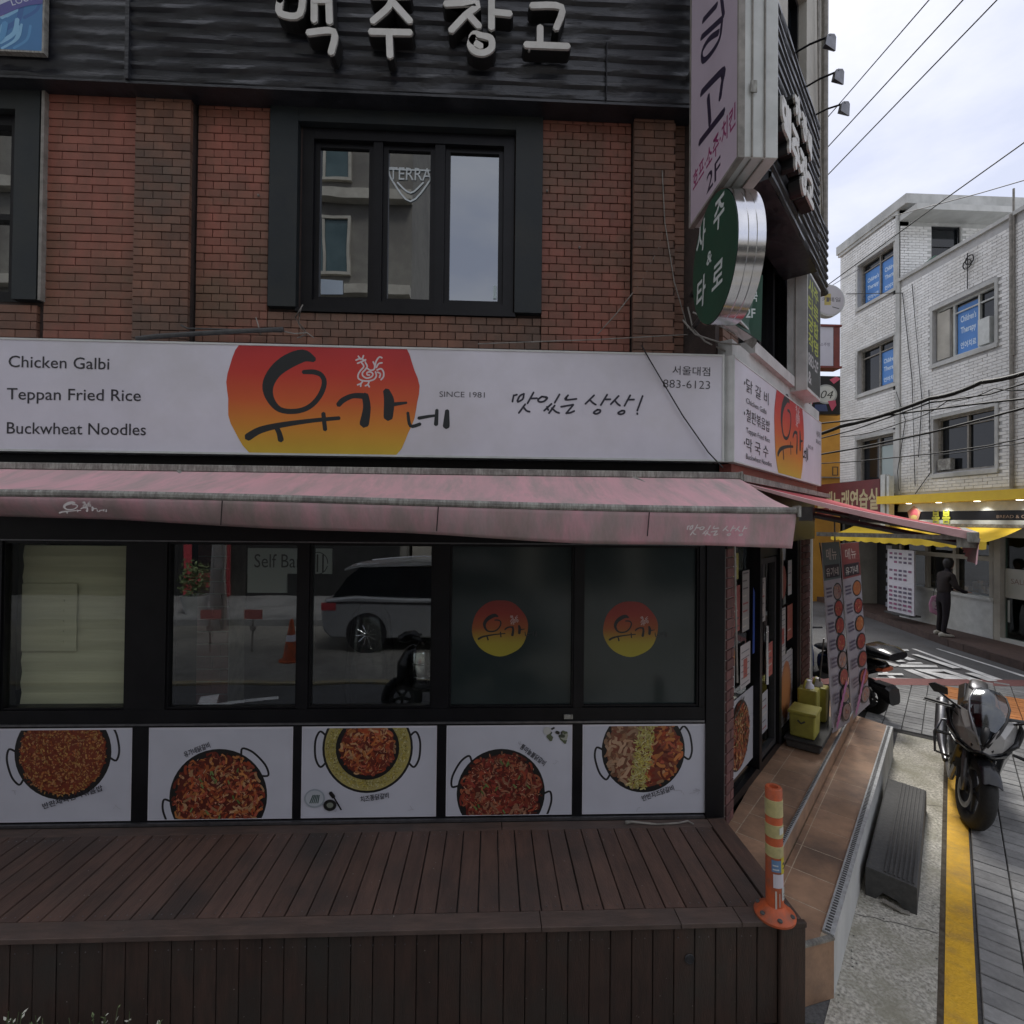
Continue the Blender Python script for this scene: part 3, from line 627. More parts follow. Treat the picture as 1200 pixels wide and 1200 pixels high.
def round_logo(pr, c, rad):
    z0, z1 = c[1]-rad, c[1]+rad; g_ = sungrad(z0, z1, [(.20, .025, .02), (.24, .03, .02), (.27, .075, .02), (.34, .27, .03), (.36, .31, .03)])
    N = 44; out = [(c[0]+rad*(1+.012*math.sin(6*t))*math.cos(t), c[1]+rad*(1+.012*math.sin(7*t))*math.sin(t)) for t in [2*math.pi*k/N for k in range(N)]]
    for k in range(20):
        q_ = clip_rect(out, (-99, 99, z0-.01+(2*rad+.02)*k/20, z0-.01+(2*rad+.02)*(k+1)/20))
        if len(q_) > 2: pr.grad(q_, g_); pr.d -= pr.step
    pr.d += pr.step
    k_ = rad/113
    at = lambda x, y: (c[0]+(x-377)*k_*1.0, c[1]-(y-468)*k_*1.0)
    for p, w_ in logo_strokes(at, k_*.95): pr.stroke(p, w_, BLACK)
    rooster(pr, at, k_, (.45, .35, .33))
for (x, y) in ((586, 736), (739, 737)):
    pr = Print(FR, -.0355); a_, z_ = FR.at(x, y, -.0355); round_logo(pr, (a_, z_), .193); pr.build('logo_sticker', [o for o in bld.children if o.name.startswith('shop_window')][5 if x < 650 else 6])
# --- food panels
def dish(pr, cx, cz, R_, kind, rnd):
    pr.disc(cx, cz, R_*1.0, R_*1.0, (.012, .012, .012), 44)
    pals = {'rice': [(.36, .10, .03), (.42, .16, .05), (.28, .05, .02), (.45, .22, .10), (.20, .035, .015), (.48, .26, .08)],
            'chicken': [(.34, .06, .02), (.45, .13, .04), (.20, .03, .015), (.50, .20, .06), (.12, .02, .01), (.40, .09, .05), (.48, .28, .14)],
            'dark': [(.22, .03, .02), (.32, .06, .03), (.12, .02, .012), (.38, .12, .06), (.26, .04, .03), (.34, .17, .10)],
            'pale': [(.40, .24, .14), (.30, .15, .08), (.46, .30, .19), (.20, .09, .05)], 'cheese': [(.50, .42, .10), (.55, .50, .20), (.45, .36, .07), (.38, .34, .10)]}
    def scatter(pal, n, inside, L_, W_, curve=.6):
        for _ in range(n):
            for _ in range(20):
                r_ = R_*.9*math.sqrt(rnd.random()); t = rnd.random()*6.283; x, z = cx+r_*math.cos(t), cz+r_*math.sin(t)
                if inside(x-cx, z-cz, r_/R_): break
            else: continue
            th = rnd.random()*6.283; l = L_*rnd.uniform(.4, 1.2); k = rnd.uniform(-curve, curve); c_ = rnd.choice(pal); f = rnd.uniform(.6, 1.15)
            pts = [(x, z), (x+l*.5*math.cos(th), z+l*.5*math.sin(th)), (x+l*.5*math.cos(th)+l*.5*math.cos(th+k), z+l*.5*math.sin(th)+l*.5*math.sin(th+k))]
            pts = [(cx+(p[0]-cx)*min(1, R_*.93/max(1e-6, math.hypot(p[0]-cx, p[1]-cz))), cz+(p[1]-cz)*min(1, R_*.93/max(1e-6, math.hypot(p[0]-cx, p[1]-cz)))) for p in pts]
            pr.stroke(pts, W_*rnd.uniform(.6, 1.3), tuple(v*f for v in c_))
    if kind == 'rice':
        pr.disc(cx, cz, R_*.88, R_*.88, (.20, .04, .02)); scatter(pals['rice'], 1500, lambda x, z, r: True, .012, .0085); scatter([(.62, .36, .14), (.55, .24, .10)], 260, lambda x, z, r: True, .006, .004)
    elif kind == 'ring':
        pr.disc(cx, cz, R_*.95, R_*.95, (.40, .34, .12)); scatter(pals['cheese']+[(.28, .22, .05), (.6, .55, .3)], 1100, lambda x, z, r: r > .7, .010, .006)
        pr.disc(cx, cz, R_*.70, R_*.70, (.012, .012, .012)); pr.disc(cx, cz, R_*.60, R_*.60, (.14, .025, .015))
        R0_ = R_; R_ = R_*.66; scatter(pals['chicken'], 260, lambda x, z, r: True, .05, .014); scatter([(.62, .30, .16), (.66, .40, .26)], 90, lambda x, z, r: True, .02, .003); R_ = R0_
    elif kind == 'half':
        pr.disc(cx, cz, R_*.88, R_*.88, (.18, .05, .03)); e = lambda x, z: x-.18*z
        scatter(pals['pale'], 130, lambda x, z, r: e(x, z) < -.03, .06, .018, 1.2); scatter(pals['chicken'], 150, lambda x, z, r: e(x, z) > .05, .05, .018)
        scatter(pals['cheese']+[(.62, .56, .28)], 620, lambda x, z, r: -.055 < e(x, z)+.0 < .055, .024, .007)
    else:
        pr.disc(cx, cz, R_*.86, R_*.86, (.10, .018, .012)); scatter(pals[kind], 420, lambda x, z, r: True, .060, .015, 1.3); scatter([(.10, .02, .012), (.16, .03, .02)], 120, lambda x, z, r: True, .03, .007); scatter([(.60, .26, .14), (.64, .40, .28), (.50, .12, .06)], 200, lambda x, z, r: True, .022, .0035)
        for _ in range(14): a = rnd.random()*6.28; r_ = R_*.7*rnd.random()**.5; x, z = cx+r_*math.cos(a), cz+r_*math.sin(a); pr.stroke([(x, z), (x+rnd.uniform(-.02, .02), z+.02)], .010, rnd.choice([(.10, .18, .05), (.16, .24, .08)]))
def handle(pr, cx, cz, R_, ang, r2=.05):
    pts = []
    for t in (-.32, -.36, -.2, 0, .2, .36, .32): 
        rr = R_*1.0 if abs(t) == .32 else R_+r2*(1 if abs(t) < .3 else .75)
        pts.append((cx+rr*math.cos(ang+t), cz+rr*math.sin(ang+t)))
    pr.stroke(pts, .014, (.012, .012, .014))
PK = [('rice', (74, 882), .308, '반판제육김치볶음밥', (52, 947, 122, 925, .12), ((3.43, .0), (.2, 0))), ('chicken', (256, 934), .318, '유가네닭갈비', (217, 887, 247, 875, .3), ((.77, 0), (3.54, 0))),
      ('ring', (431, 876.5), .302, '치즈퐁닭갈비', (423, 939, 456, 934, .06), ((-.04, 0), (3.16, 0))), ('dark', (587, 929.5), .300, '통마늘불닭갈비', (609, 876, 637, 897, -.62), ((2.64, 0), (-.34, 0))), ('half', (754, 879), .290, '반반치즈닭갈비', (753, 938, 790, 925, .18), ((3.44, 0), (.16, 0)))]
rndm = random.Random(3)
for k, (a0, a1) in enumerate(PP):
    q = MB(); q.box(FR, a0+.001, a1-.001, -.06, -.004, .577, 1.188); pn = q.build('food_panel', M_signw, bld, label=['plain white infill panel', 'plain white infill panel', 'white panel with a photo of red fried rice in a round black pan', 'white panel with a photo of spicy chicken in a round pan', 'white panel with a pan ringed by yellow cheese', 'white panel with a dark red chicken stew', 'white panel with a pan half chicken half cheese and rice'][k])
    if k < 2: continue
    kind, c, rr, txt, tp, hd = PK[k-2]; pr = Print(FR, -.0035, 6e-6); pr.clip = (a0+.008, a1-.008, .582, 1.176)
    pr.rect(a0+.002, a1-.002, .578, 1.187, (.56, .57, .64)); at = lambda x, y: FR.at(x, y, -.0035)
    ca, cz = at(*c)
    for h_ in hd: handle(pr, ca, cz, rr*.98, h_[0], .055)
    dish(pr, ca, cz, rr, kind, rndm)
    for _ in range(9):
        x, z = rndm.uniform(a0+.05, a1-.05), rndm.uniform(.62, 1.12)
        if math.hypot(x-ca, z-cz) < rr*1.18: continue
        g0 = rndm.uniform(.38, .47); pr.stroke([(x, z), (x+rndm.uniform(-.04, .04), z+rndm.uniform(-.02, .02)), (x+rndm.uniform(-.05, .05), z+rndm.uniform(-.03, .03))], .003, (g0, g0, g0*1.1))
        pr.stroke([(x+.01, z), (x+rndm.uniform(-.03, .03), z+rndm.uniform(-.03, .02))], .0025, (g0, g0, g0*1.1))
    x0, y0, x1, y1, ro = tp; A0 = at(x0, y0); A1 = at(x1, y1); pr.text(txt, A0[0], A0[1], .043, (.03, .03, .04), wid=math.hypot(A1[0]-A0[0], A1[1]-A0[1]), rot=math.atan2(A1[1]-A0[1], A1[0]-A0[0]), bold=.015)
    if kind == 'ring':
        c1 = at(369, 935); pr.disc(c1[0], c1[1], .068, .062, (.30, .34, .38)); pr.disc(c1[0], c1[1], .058, .052, (.45, .48, .52))
        for t in range(5): pr.stroke([(c1[0]-.03+t*.013, c1[1]-.03), (c1[0]-.01+t*.010, c1[1]+.02)], .008, (.04, .08, .07))
        c1 = at(387, 943); pr.disc(c1[0], c1[1], .043, .038, (.015, .015, .015)); pr.disc(c1[0], c1[1], .022, .018, (.2, .22, .18))
        pr.stroke([at(388, 929), at(391, 933)], .026, (.01, .01, .012)); pr.stroke([at(390, 931), at(400, 948)], .010, (.01, .01, .012))
    if kind == 'dark':
        c1 = at(652, 862)
        for t in range(16): x, z = c1[0]+rndm.uniform(-.05, .07), c1[1]+rndm.uniform(-.05, .05); pr.stroke([(x, z), (x+rndm.uniform(-.03, .03), z+rndm.uniform(-.03, .03))], rndm.uniform(.01, .025), rndm.choice([(.05, .06, .04), (.1, .12, .07), (.03, .03, .025), (.35, .36, .3)]))
        c1 = at(641, 856); pr.disc(c1[0], c1[1], .026, .026, (.5, .5, .48))
    pr.build('printed_picture', pn)
# --- side shopfront
M_sbrick = pm('pillar_brick', (.17, .07, .065), (.11, .055, .05), 12, .7, .2, 80, rnd=.25); M_smort = pm('pale_mortar', (.30, .26, .24), (.2, .18, .17), 10, .9)
for s0, s1, dd in ((.03, .19, 0), (2.42, 2.80, 0)):
    q = MB(); q.box(SD, s0, s1, -.25, dd, .46, 2.75); pl_ = q.build('brick_pillar', M_smort, bld)
    q = MB(); q.box(Fr((0, 0, 0), SD.ex), 0, 1, 0, .012, 0, .060, ch=.002, back=False)
    z, r = .47, 0; nb = 2 if s1-s0 > .3 else 1
    while z < 2.68:
        cuts = [s0, (s0+s1)/2+(.05 if r % 2 else -.05), s1] if nb == 2 else ([s0, s1] if r % 2 else [s0, s0+.09, s1])
        for i in range(len(cuts)-1):
            b = MB(); b.box(SD, cuts[i]+.004, cuts[i+1]-.004, dd-.002, dd+.011+random.uniform(0, .004), z, z+.062, random.random(), .002, False); b.build('brick', M_sbrick, pl_)
        z += .072; r += 1
q = MB(); q.box(SD, .0, 3.0, -.25, .02, 2.40, 3.0); q.box(SD, .19, 2.42, -.10, -.03, .462, .53); q.box(SD, .19, .23, -.10, -.02, .53, 2.4)
q.box(SD, .93, 1.0, -.12, -.01, .53, 2.4); q.box(SD, 1.58, 1.66, -.12, -.01, .53, 2.4); q.box(SD, 2.30, 2.42, -.12, -.01, .53, 2.4); q.box(SD, 1.0, 1.58, -.10, -.03, 2.28, 2.4)
ss = q.build('side_shopfront_frame', M_blackm, bld)
q = MB(); q.box(SD, .23, .93, -.07, -.065, .53, 2.40); q.build('pane', M_glass, ss)
q = MB(); q.box(SD, 1.66, 2.30, -.07, -.065, .53, 2.40); q.build('pane', M_glass, ss)
q = MB(); q.frame(SD, 1.01, 1.57, .54, 2.27, .05, -.09, -.04); dr = q.build('door', M_matte, bld, label='narrow glazed entrance door in a black frame')
q = MB(); q.box(SD, 1.06, 1.52, -.07, -.065, .59, 2.22); q.build('pane', M_glass, dr)
q = MB(); q.tube([SD.p(1.10, .0, 1.2), SD.p(1.10, .0, 1.7)], .014); q.build('handle', M_chrome, dr)
pr = Print(SD, -.060)
pr.rect(.24, .92, .62, 1.22, (.42, .42, .45)); pr.clip = (.24, .92, .62, 1.22)
dish(pr, .55, .92, .27, 'chicken', rndm); pr.stroke([(.26, 1.08), (.45, 1.12), (.62, 1.2)], .02, (.02, .02, .02)); pr.clip = None
for s0, s1, z0, z1, c in ((.30, .38, 1.3, 1.55, (.4, .4, .4)), (.52, .78, 1.28, 1.62, (.45, .42, .42)), (.60, .70, 1.35, 1.5, (.35, .08, .06)), (1.70, 1.95, 1.25, 1.75, (.42, .40, .38)), (1.75, 1.90, 1.4, 1.55, (.38, .07, .05)), (2.0, 2.2, .95, 1.3, (.45, .45, .44)), (1.72, 2.25, .60, 1.28, (.36, .35, .36))):
    pr.rect(s0, s1, z0, z1, c)
    for k in range(int((z1-z0)/.05)): pr.stroke([(s0+.03, z0+.03+k*.05), (s1-.03, z0+.03+k*.05)], .008, (.1, .1, .12))
pr.disc(1.98, .93, .2, .28, (.36, .13, .05)); pr.disc(1.98, .93, .15, .22, (.42, .17, .06)); pr.disc(1.85, 2.0, .12, .16, (.25, .06, .04))
pr.poly([(.84, 1.5), (.90, 1.5), (.90, 2.0), (.85, 2.05)], (.03, .07, .30))
for s0, s1, z0, z1, c in ((.28, .50, 1.75, 2.1, (.30, .08, .07)), (.56, .74, 1.72, 2.2, (.32, .31, .30)), (.30, .46, 2.15, 2.35, (.4, .38, .12)), (1.68, 1.84, 1.85, 2.3, (.35, .32, .28)), (2.02, 2.24, 1.4, 1.75, (.30, .09, .06)), (2.04, 2.2, 1.85, 2.2, (.4, .4, .4)), (1.1, 1.22, 1.72, 2.1, (.36, .34, .33)), (1.28, 1.46, 1.2, 1.5, (.42, .1, .08)), (1.12, 1.3, .75, 1.1, (.38, .38, .40))):
    pr.rect(s0, s1, z0, z1, c)
    for k in range(int((z1-z0)/.06)): pr.stroke([(s0+.02, z0+.04+k*.06), (s1-rndm.uniform(.02, .08), z0+.04+k*.06)], .012, rndm.choice([(.08, .07, .08), (.3, .05, .05), (.5, .45, .4)]))
pr.build('window_sticker', ss)

# ================================================================== DECK
dk = thing('wooden_deck', 'dark brown timber deck of narrow boards in front of the restaurant windows', 'deck', (-1.5, 3.0, 0))
DL, DR_, YF, YB = -5.5, 1.50, 2.69, 3.385
def board_profile_mesh(name, wid, length, mat, th=.022, vertical=False):
    c = .0035; w2 = wid
    prof = [(0, 0), (w2, 0), (w2, th-c), (w2-c, th), (c, th), (0, th-c)]
    vs_ = []
    for t in (0, length): vs_ += [((x, t, z) if not vertical else (x, -z, t)) for x, z in prof]
    n = 6; fs = [tuple(range(n-1, -1, -1)), tuple(range(n, 2*n))]+[(i, (i+1) % n, n+(i+1) % n, n+i) for i in range(n)]
    me = bpy.data.meshes.new(name); me.from_pydata(vs_, [], fs); me.materials.append(mat); return me
bt = board_profile_mesh('deck_board', .1035, YB-YF, M_deck); x = DR_-.11; k = 0
while x > DL:
    place(bt, 'deck_board', (x+random.uniform(-.0008, .0008), YF, .528+random.uniform(-.0018, .0012)), dk); x -= .11
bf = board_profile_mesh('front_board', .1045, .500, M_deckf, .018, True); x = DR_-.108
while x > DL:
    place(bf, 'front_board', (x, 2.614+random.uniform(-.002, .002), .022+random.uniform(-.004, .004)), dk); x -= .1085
q = MB(); q.prism([(DL, 2.64), (1.58, 2.64), (1.58, 3.47), (DL, 3.47)], .0, .515); q.build('deck_core', M_rib, dk)
def trim(x0, x1, y0, y1, z0, z1, nm='trim_board'):
    q = MB(); q.prism([(x0, y0), (x1, y0), (x1, y1), (x0, y1)], z0, z1); return q.build(nm, M_trim, dk, bevel=.003)
for x0, x1 in ((-5.5, -3.10), (-3.096, .275), (.279, .985), (.989, 1.30), (1.304, 1.50)): trim(x0, x1, 2.578+random.uniform(-.001, .002), 2.686, .526, .552)
for x0, x1 in ((-5.5, -2.9), (-2.896, .095), (.099, 1.505)): trim(x0, x1, 3.388, 3.478, .520, .549)
q = MB(); q.prism([(1.508, 2.60), (1.625, 2.60), (1.625, 3.478), (1.508, 3.478)], .522, .551); q.build('trim_board', M_deck, dk, bevel=.003)
q = MB(); q.prism([(1.502, 2.575), (1.632, 2.575), (1.632, 2.70), (1.502, 2.70)], .0, .520); q.prism([(1.50, 2.57), (1.636, 2.57), (1.636, 2.598), (1.50, 2.598)], .523, .5495); q.build('corner_post', M_deckf, dk, bevel=.004)
q = MB(); q.prism([(1.59, 2.70), (1.626, 2.70), (1.626, 3.47), (1.59, 3.47)], 0, .516); q.build('side_board', M_deckf, dk)
q = MB(); pA = hyp(808, 1124, 2.594); q.ring(pA, (0, 1, 0), .021, .005, 20, 6); q.lathe(pA+V(0, -.002, 0), (0, -1, 0), [(0, .018), (.002, .016)], 16); q.build('vent_ring', M_matte, dk)
# pale hooked rod lying at the foot of the windows
q = MB(); q.tube([hz(733, 964, .565), hz(740, 963, .562), hz(770, 966, .560), hz(795, 964.5, .560), hz(806, 962, .562), hz(813, 966, .556)], [.013, .009, .006, .006, .006, .004], 6); tag(q.build('hooked_rod', M_tube, smooth=True), 'thin pale hooked rod lying on the deck below the rightmost food panel', 'rod')

# screw heads and litter on the deck
q = MB(); x = DR_-.11
while x > DL:
    for dx in (.028, .076):
        for y in (YF+.03, YB-.04): q.lathe((x+dx, y, .5495), (0, 0, 1), [(0, .0042), (.0016, .0036)], 6)
        q.lathe((x+dx, 2.597, .47), (0, -1, 0), [(0, .004), (.0015, .0035)], 6)
    x -= .11
q.build('screw', M_steel, dk, kind='stuff')
q = MB()
for _ in range(70):
    a, y = random.uniform(-3.3, 1.4), random.uniform(2.6, 3.4); l = random.uniform(.003, .009); t = random.random()*3; q.poly([(a, y, .5535), (a+l*math.cos(t), y+l*math.sin(t), .5545), (a+l*math.cos(t+1), y+l*math.sin(t+1), .5555)])
for _ in range(60):
    a, z = random.uniform(-3.3, 1.4), random.uniform(.03, .45); l = random.uniform(.003, .008); q.poly([(a, 2.592, z), (a+l, 2.592, z+l*.4), (a+l*.3, 2.591, z+l)])
tag(q.build('litter', M_tube, kind='stuff'), 'small pale specks of litter scattered on the dark deck', 'litter')
# ================================================================== TILED PORCH STEPS
st = MB()
P2 = lambda s, d: tuple(SD.p(s, d, 0)[:2])
UP_ = [(1.63, 3.49), (1.63, 2.98), P2(3.56, .355), P2(3.56, -.2)]; LO_ = [(1.634, 2.97), (1.634, 2.695), P2(-.365, .705), P2(3.42, .705), P2(3.56, .36)]
st.prism(UP_, 0, .452); st.prism(LO_, 0, .322)
porch = st.build('porch_steps', M_grout, kind='structure')
# clipped tiles
def clip_poly(pts, Q):                      # convex clip (Q counter-clockwise)
    ar = sum(Q[i][0]*Q[(i+1) % len(Q)][1]-Q[(i+1) % len(Q)][0]*Q[i][1] for i in range(len(Q)))
    Q = Q if ar > 0 else Q[::-1]
    for i in range(len(Q)):
        a, b = Q[i], Q[(i+1) % len(Q)]; f = lambda p: (b[0]-a[0])*(p[1]-a[1])-(b[1]-a[1])*(p[0]-a[0]); out = []
        for j, p in enumerate(pts):
            q = pts[j-1]; fp, fq = f(p), f(q)
            if (fp >= 0) != (fq >= 0): t = fq/(fq-fp); out.append((q[0]+(p[0]-q[0])*t, q[1]+(p[1]-q[1])*t))
            if fp >= 0: out.append(p)
        pts = out
        if len(pts) < 3: return []
    return pts
def tile_rows(Q, z, rows_, s0, s1, ls, off=0):
    for ri, (d0, d1) in enumerate(rows_):
        s_ = s0-(off if ri % 2 else 0)
        while s_ < s1:
            pts = clip_poly([P2(s_+.0045, d0), P2(s_+ls-.0045, d0), P2(s_+ls-.0045, d1), P2(s_+.0045, d1)], Q)
            if len(pts) > 2: b = MB(); b.prism(pts, z-.002, z+.0012+random.uniform(0, .0008)); b.build('tile', M_tile, porch)
            s_ += ls
tile_rows(UP_, .452, ((-.1, .072), (.078, .335)), -.75, 3.6, .305, .12)
tile_rows(LO_, .322, ((.362, .40), (.406, .652)), -.8, 3.7, .305, 0)
q = MB(); q.box(SD, -.32, 3.5, .337, .362, .455, .466); q.build('nosing', M_nose, porch)
q = MB(); q.box(SD, -.362, 3.40, .655, .712, .324, .336); q.build('nosing', M_nose, porch)
q = MB()
s_ = -.30
while s_ < 3.48: q.box(SD, s_, s_+.013, .339, .354, .466, .4685); s_ += .026
s_ = -.35
while s_ < 3.38: q.box(SD, s_, s_+.012, .666, .690, .336, .3385); s_ += .026
q.build('nosing_grip', M_rib, porch, kind='stuff')
q = MB(); q.box(SD, -.366, 3.42, .706, .712, .005, .323); q.build('riser', M_wcon, porch); q = MB(); q.box(SD, -.38, 3.5, .356, .361, .33, .454); q.build('riser', M_tile, porch)
q = MB(); A_, B_ = V(1.634, 2.69, 0), SD.p(-.367, .705, 0); dv = (B_-A_); fe = Fr(A_, dv.normalized()); q.box(fe, .0, dv.length, 0.001, .010, .004, .318); q.build('end_tile', M_tile, porch)
q = MB(); q.box(fe, 0, dv.length, -.012, .016, .320, .333); q.build('end_edge', M_bar, porch)

# rubber kerb ramp
rp = MB(); T = [hz(1040, 912, .2), hz(1083, 915, .19), hz(1073, 1031, .19), hz(1014, 1015, .2)]
a = SD.ex; ctr = T[3]; Ln = (T[0]-T[3]).length; Wd = (T[2]-T[3]).length
rt = thing('kerb_ramp', 'black ribbed rubber kerb ramp on rough concrete beside the tiled steps', 'ramp', tuple((T[3].x, T[3].y, 0)))
fr2 = Fr((T[3].x, T[3].y, 0), (T[0]-T[3]).normalized() if abs((T[0]-T[3]).z) < 1 else a)
sec = [(0, .0), (0, .195), (.012, .202), (Wd*.97, .186), (Wd, .178), (Wd, .0), (Wd*.78, .0), (Wd*.62, .045), (Wd*.35, .06), (Wd*.2, .0)]
vs0 = [fr2.p(0, d, z) for d, z in sec]; vs1 = [fr2.p(Ln, d, z) for d, z in sec]
rp.loft([vs0, vs1]); rp.build('ramp_body', M_rib, rt, bevel=.003)
q = MB()
for k in range(7): d = .02+Wd*.30+k*Wd*.09; zz = .202-.016*d/Wd; q.box(fr2, .02, Ln-.02, d, d+.010, zz-.006, zz+.009)
q.build('tread_rib', M_rib, rt, kind='stuff')
q = MB(); q.tube([fr2.p(-.03, .1, .03), fr2.p(-.05, .2, .02), fr2.p(-.03, Wd-.04, .012)], .014, 6); q.build('base_strip', M_tube, rt)

# ================================================================== BOLLARD
bp_ = hz(908, 1072, .552); bo = thing('lane_bollard', 'orange plastic delineator post with yellow bands and stickers on the deck corner', 'bollard', (bp_.x, bp_.y, .552))
bz = lambda t: (bp_.x-.012*t, bp_.y+.004*t, .552+t)
axb = V(-.012, .004, 1).normalized(); bc = V(bp_.x, bp_.y, .552)
q = MB(); q.lathe(bc, axb, [(0, .098), (.012, .100), (.022, .092), (.045, .06), (.058, .047), (.06, .043), (.22, .0425), (.655, .041), (.662, .036), (.662, .022), (.64, .02)], 32); q.build('post', M_orange, bo, smooth=40)
for h0, h1 in ((.52, .605), (.415, .48), (.315, .372)):
    q = MB(); q.lathe(bc, axb, [(h0, .0425), (h0+.001, .0436), (h1-.001, .0432), (h1, .0418)], 32); q.build('reflective_band', M_refl, bo, smooth=40)
q = MB()
for t in range(6): a_ = t*1.047+.3; q.lathe(bc+V(math.cos(a_)*.082, math.sin(a_)*.082, .028), (0, 0, 1), [(0, .013), (.006, .012), (.009, .008)], 8)
q.build('bolt', M_rib, bo, kind='stuff')
class CylFr:                  # wraps a flat print round the post
    def __init__(s, c, R_): s.c = c; s.R = R_
    def p(s, a, d, z): t = a/s.R-math.pi/2; return s.c+V(math.cos(t)*(s.R+d), math.sin(t)*(s.R+d), z-.0)+V(-.012*(z), .004*z, 0)
pr = Print(CylFr(bc, .0440), .0002, 1e-4)
def wrap(a0, a1, z0, z1, c, sk=0):
    n = 5
    for i in range(n):
        u0, u1 = a0+(a1-a0)*i/n, a0+(a1-a0)*(i+1)/n; pr.poly([(u0, z0+sk*(u0-a0)), (u1, z0+sk*(u1-a0)), (u1, z1+sk*(u1-a0)), (u0, z1+sk*(u0-a0))], c); pr.d -= pr.step
    pr.d += pr.step
wrap(-.035, .012, .245, .305, (.12, .22, .38)); wrap(.012, .048, .235, .318, (.55, .45, .03)); wrap(-.028, .030, .165, .235, (.58, .56, .62)); wrap(.015, .05, .10, .165, (.5, .52, .5)); wrap(.004, .034, .435, .470, (.6, .62, .56), .2)
wrap(-.03, .0, .255, .262, (.5, .55, .6)); wrap(-.03, -.004, .275, .282, (.5, .55, .6)); wrap(.022, .040, .26, .266, (.05, .05, .05)); wrap(.022, .036, .28, .292, (.05, .05, .05)); wrap(-.02, -.012, .06, .15, (.55, .5, .45)); wrap(.0, .004, .07, .14, (.5, .45, .42)); wrap(.025, .045, .115, .119, (.1, .1, .1)); wrap(.025, .045, .130, .134, (.1, .1, .1))
pr.build('sticker', bo)

# ================================================================== MAIN SIGN
sg = thing('restaurant_signboard', 'long white restaurant signboard with a red and yellow sun logo above the front awning', 'sign', (-1.5, 3.45, 2.995))
q = MB(); q.box(FR, -5.5, 1.548, -.04, .15, 2.995, 3.702); q.build('box', M_signw, sg, bevel=.004)
q = MB(); q.frame(FR, -5.502, 1.550, 2.990, 3.706, .012, .10, .156); q.build('edge_frame', M_signe, sg)
pr = Print(FR, .1512); S_ = lambda x, y: FR.at(x, y, .151)
# logo disc gradient, clipped by the sign's height
c0 = S_(377.5, 468); e0 = S_(265, 470); e1 = S_(490, 470); RX = (e1[0]-e0[0])/2; cxm = (e1[0]+e0[0])/2
N = 72; out = []
for k in range(N):
    t = 2*math.pi*k/N; wb = 1+.010*math.sin(9*t+1)+.008*math.sin(17*t); out.append((cxm+RX*wb*math.cos(t), 3.40+RX*1.0*wb*math.sin(t)))
out = clip_rect(out, (-9, 9, 3.003, 3.692)); gf = sungrad(3.0, 3.695)
for k in range(28):
    z0, z1 = 3.0+.70*k/28, 3.0+.70*(k+1)/28; q_ = clip_rect(out, (-9, 9, z0, z1))
    if len(q_) > 2: pr.grad(q_, gf); pr.d -= pr.step
pr.d += pr.step*2
KP = .00555
for p, w_ in logo_strokes(S_, KP): pr.stroke(p, w_, (.016, .020, .022))
rooster(pr, S_, KP*.95, (.66, .60, .60))
INK = (.03, .028, .035)
def fit(txt, p0, p1, h, col=INK, **k): A0, A1 = S_(*p0), S_(*p1); pr.text(txt, A0[0], A0[1], h, col, wid=A1[0]-A0[0], rot=(A1[1]-A0[1])/(A1[0]-A0[0]), **k)
fit('Chicken Galbi', (10, 430), (128, 433), .105, bold=.004); fit('Teppan Fried Rice', (8, 468), (165, 470), .105, bold=.004); fit('Buckwheat Noodles', (8, 508), (171, 510), .105, bold=.004)
fit('SINCE 1981', (515, 465), (568, 466), .052, bold=-.008); fit('서울대점', (788, 438), (832, 440), .066); fit('883-6123', (777, 454), (832, 456), .078, bold=-.01)
HQ = lambda x, y: (590+x*.15, 440+y*.15)
HW = [[(70, 205), (80, 155)], [(80, 158), (105, 150)], [(108, 200), (128, 160), (160, 143)], [(160, 143), (150, 185), (112, 207)], [(235, 133), (188, 218)], [(210, 180), (262, 178)], [(170, 225), (120, 293)], [(155, 245), (180, 275), (205, 283)],
      [(300, 165), (270, 190), (285, 207), (320, 200), (342, 172), (300, 165)], [(438, 148), (400, 213)], [(375, 222), (318, 275)], [(340, 245), (350, 270)], [(400, 235), (355, 295)], [(378, 255), (410, 283), (435, 293)],
      [(505, 155), (482, 190), (570, 183)], [(450, 245), (545, 228)], [(545, 230), (495, 290)], [(490, 295), (520, 292), (553, 278)],
      [(708, 155), (640, 222)], [(675, 190), (700, 215), (722, 228)], [(810, 150), (760, 232)], [(785, 188), (835, 186)], [(735, 268), (705, 288), (722, 300), (750, 290), (757, 272), (735, 268)],
      [(900, 160), (838, 225)], [(870, 195), (890, 220), (910, 235)], [(990, 155), (945, 238)], [(970, 190), (1020, 188)], [(925, 275), (895, 293), (912, 303), (940, 295), (945, 277), (925, 275)], [(1087, 160), (1045, 275)], [(1045, 295), (1046, 302)]]
for s_ in HW: pr.stroke([S_(*HQ(*p)) for p in s_], [KP*2.2]*len(s_), (.02, .018, .035))
pr.build('lettering', sg)
# cable slung over the sign
cb = MB(); cb.tube([hyp(752, 405, 3.52), hyp(757, 414, 3.335), hyp(775, 445, 3.33), hyp(800, 487, 3.33), hyp(830, 530, 3.33), hyp(847, 548, 3.28)], .0045, 5); tag(cb.build('sagging_cable', M_cable), 'thin grey cable hanging diagonally across the right end of the white signboard', 'cable')
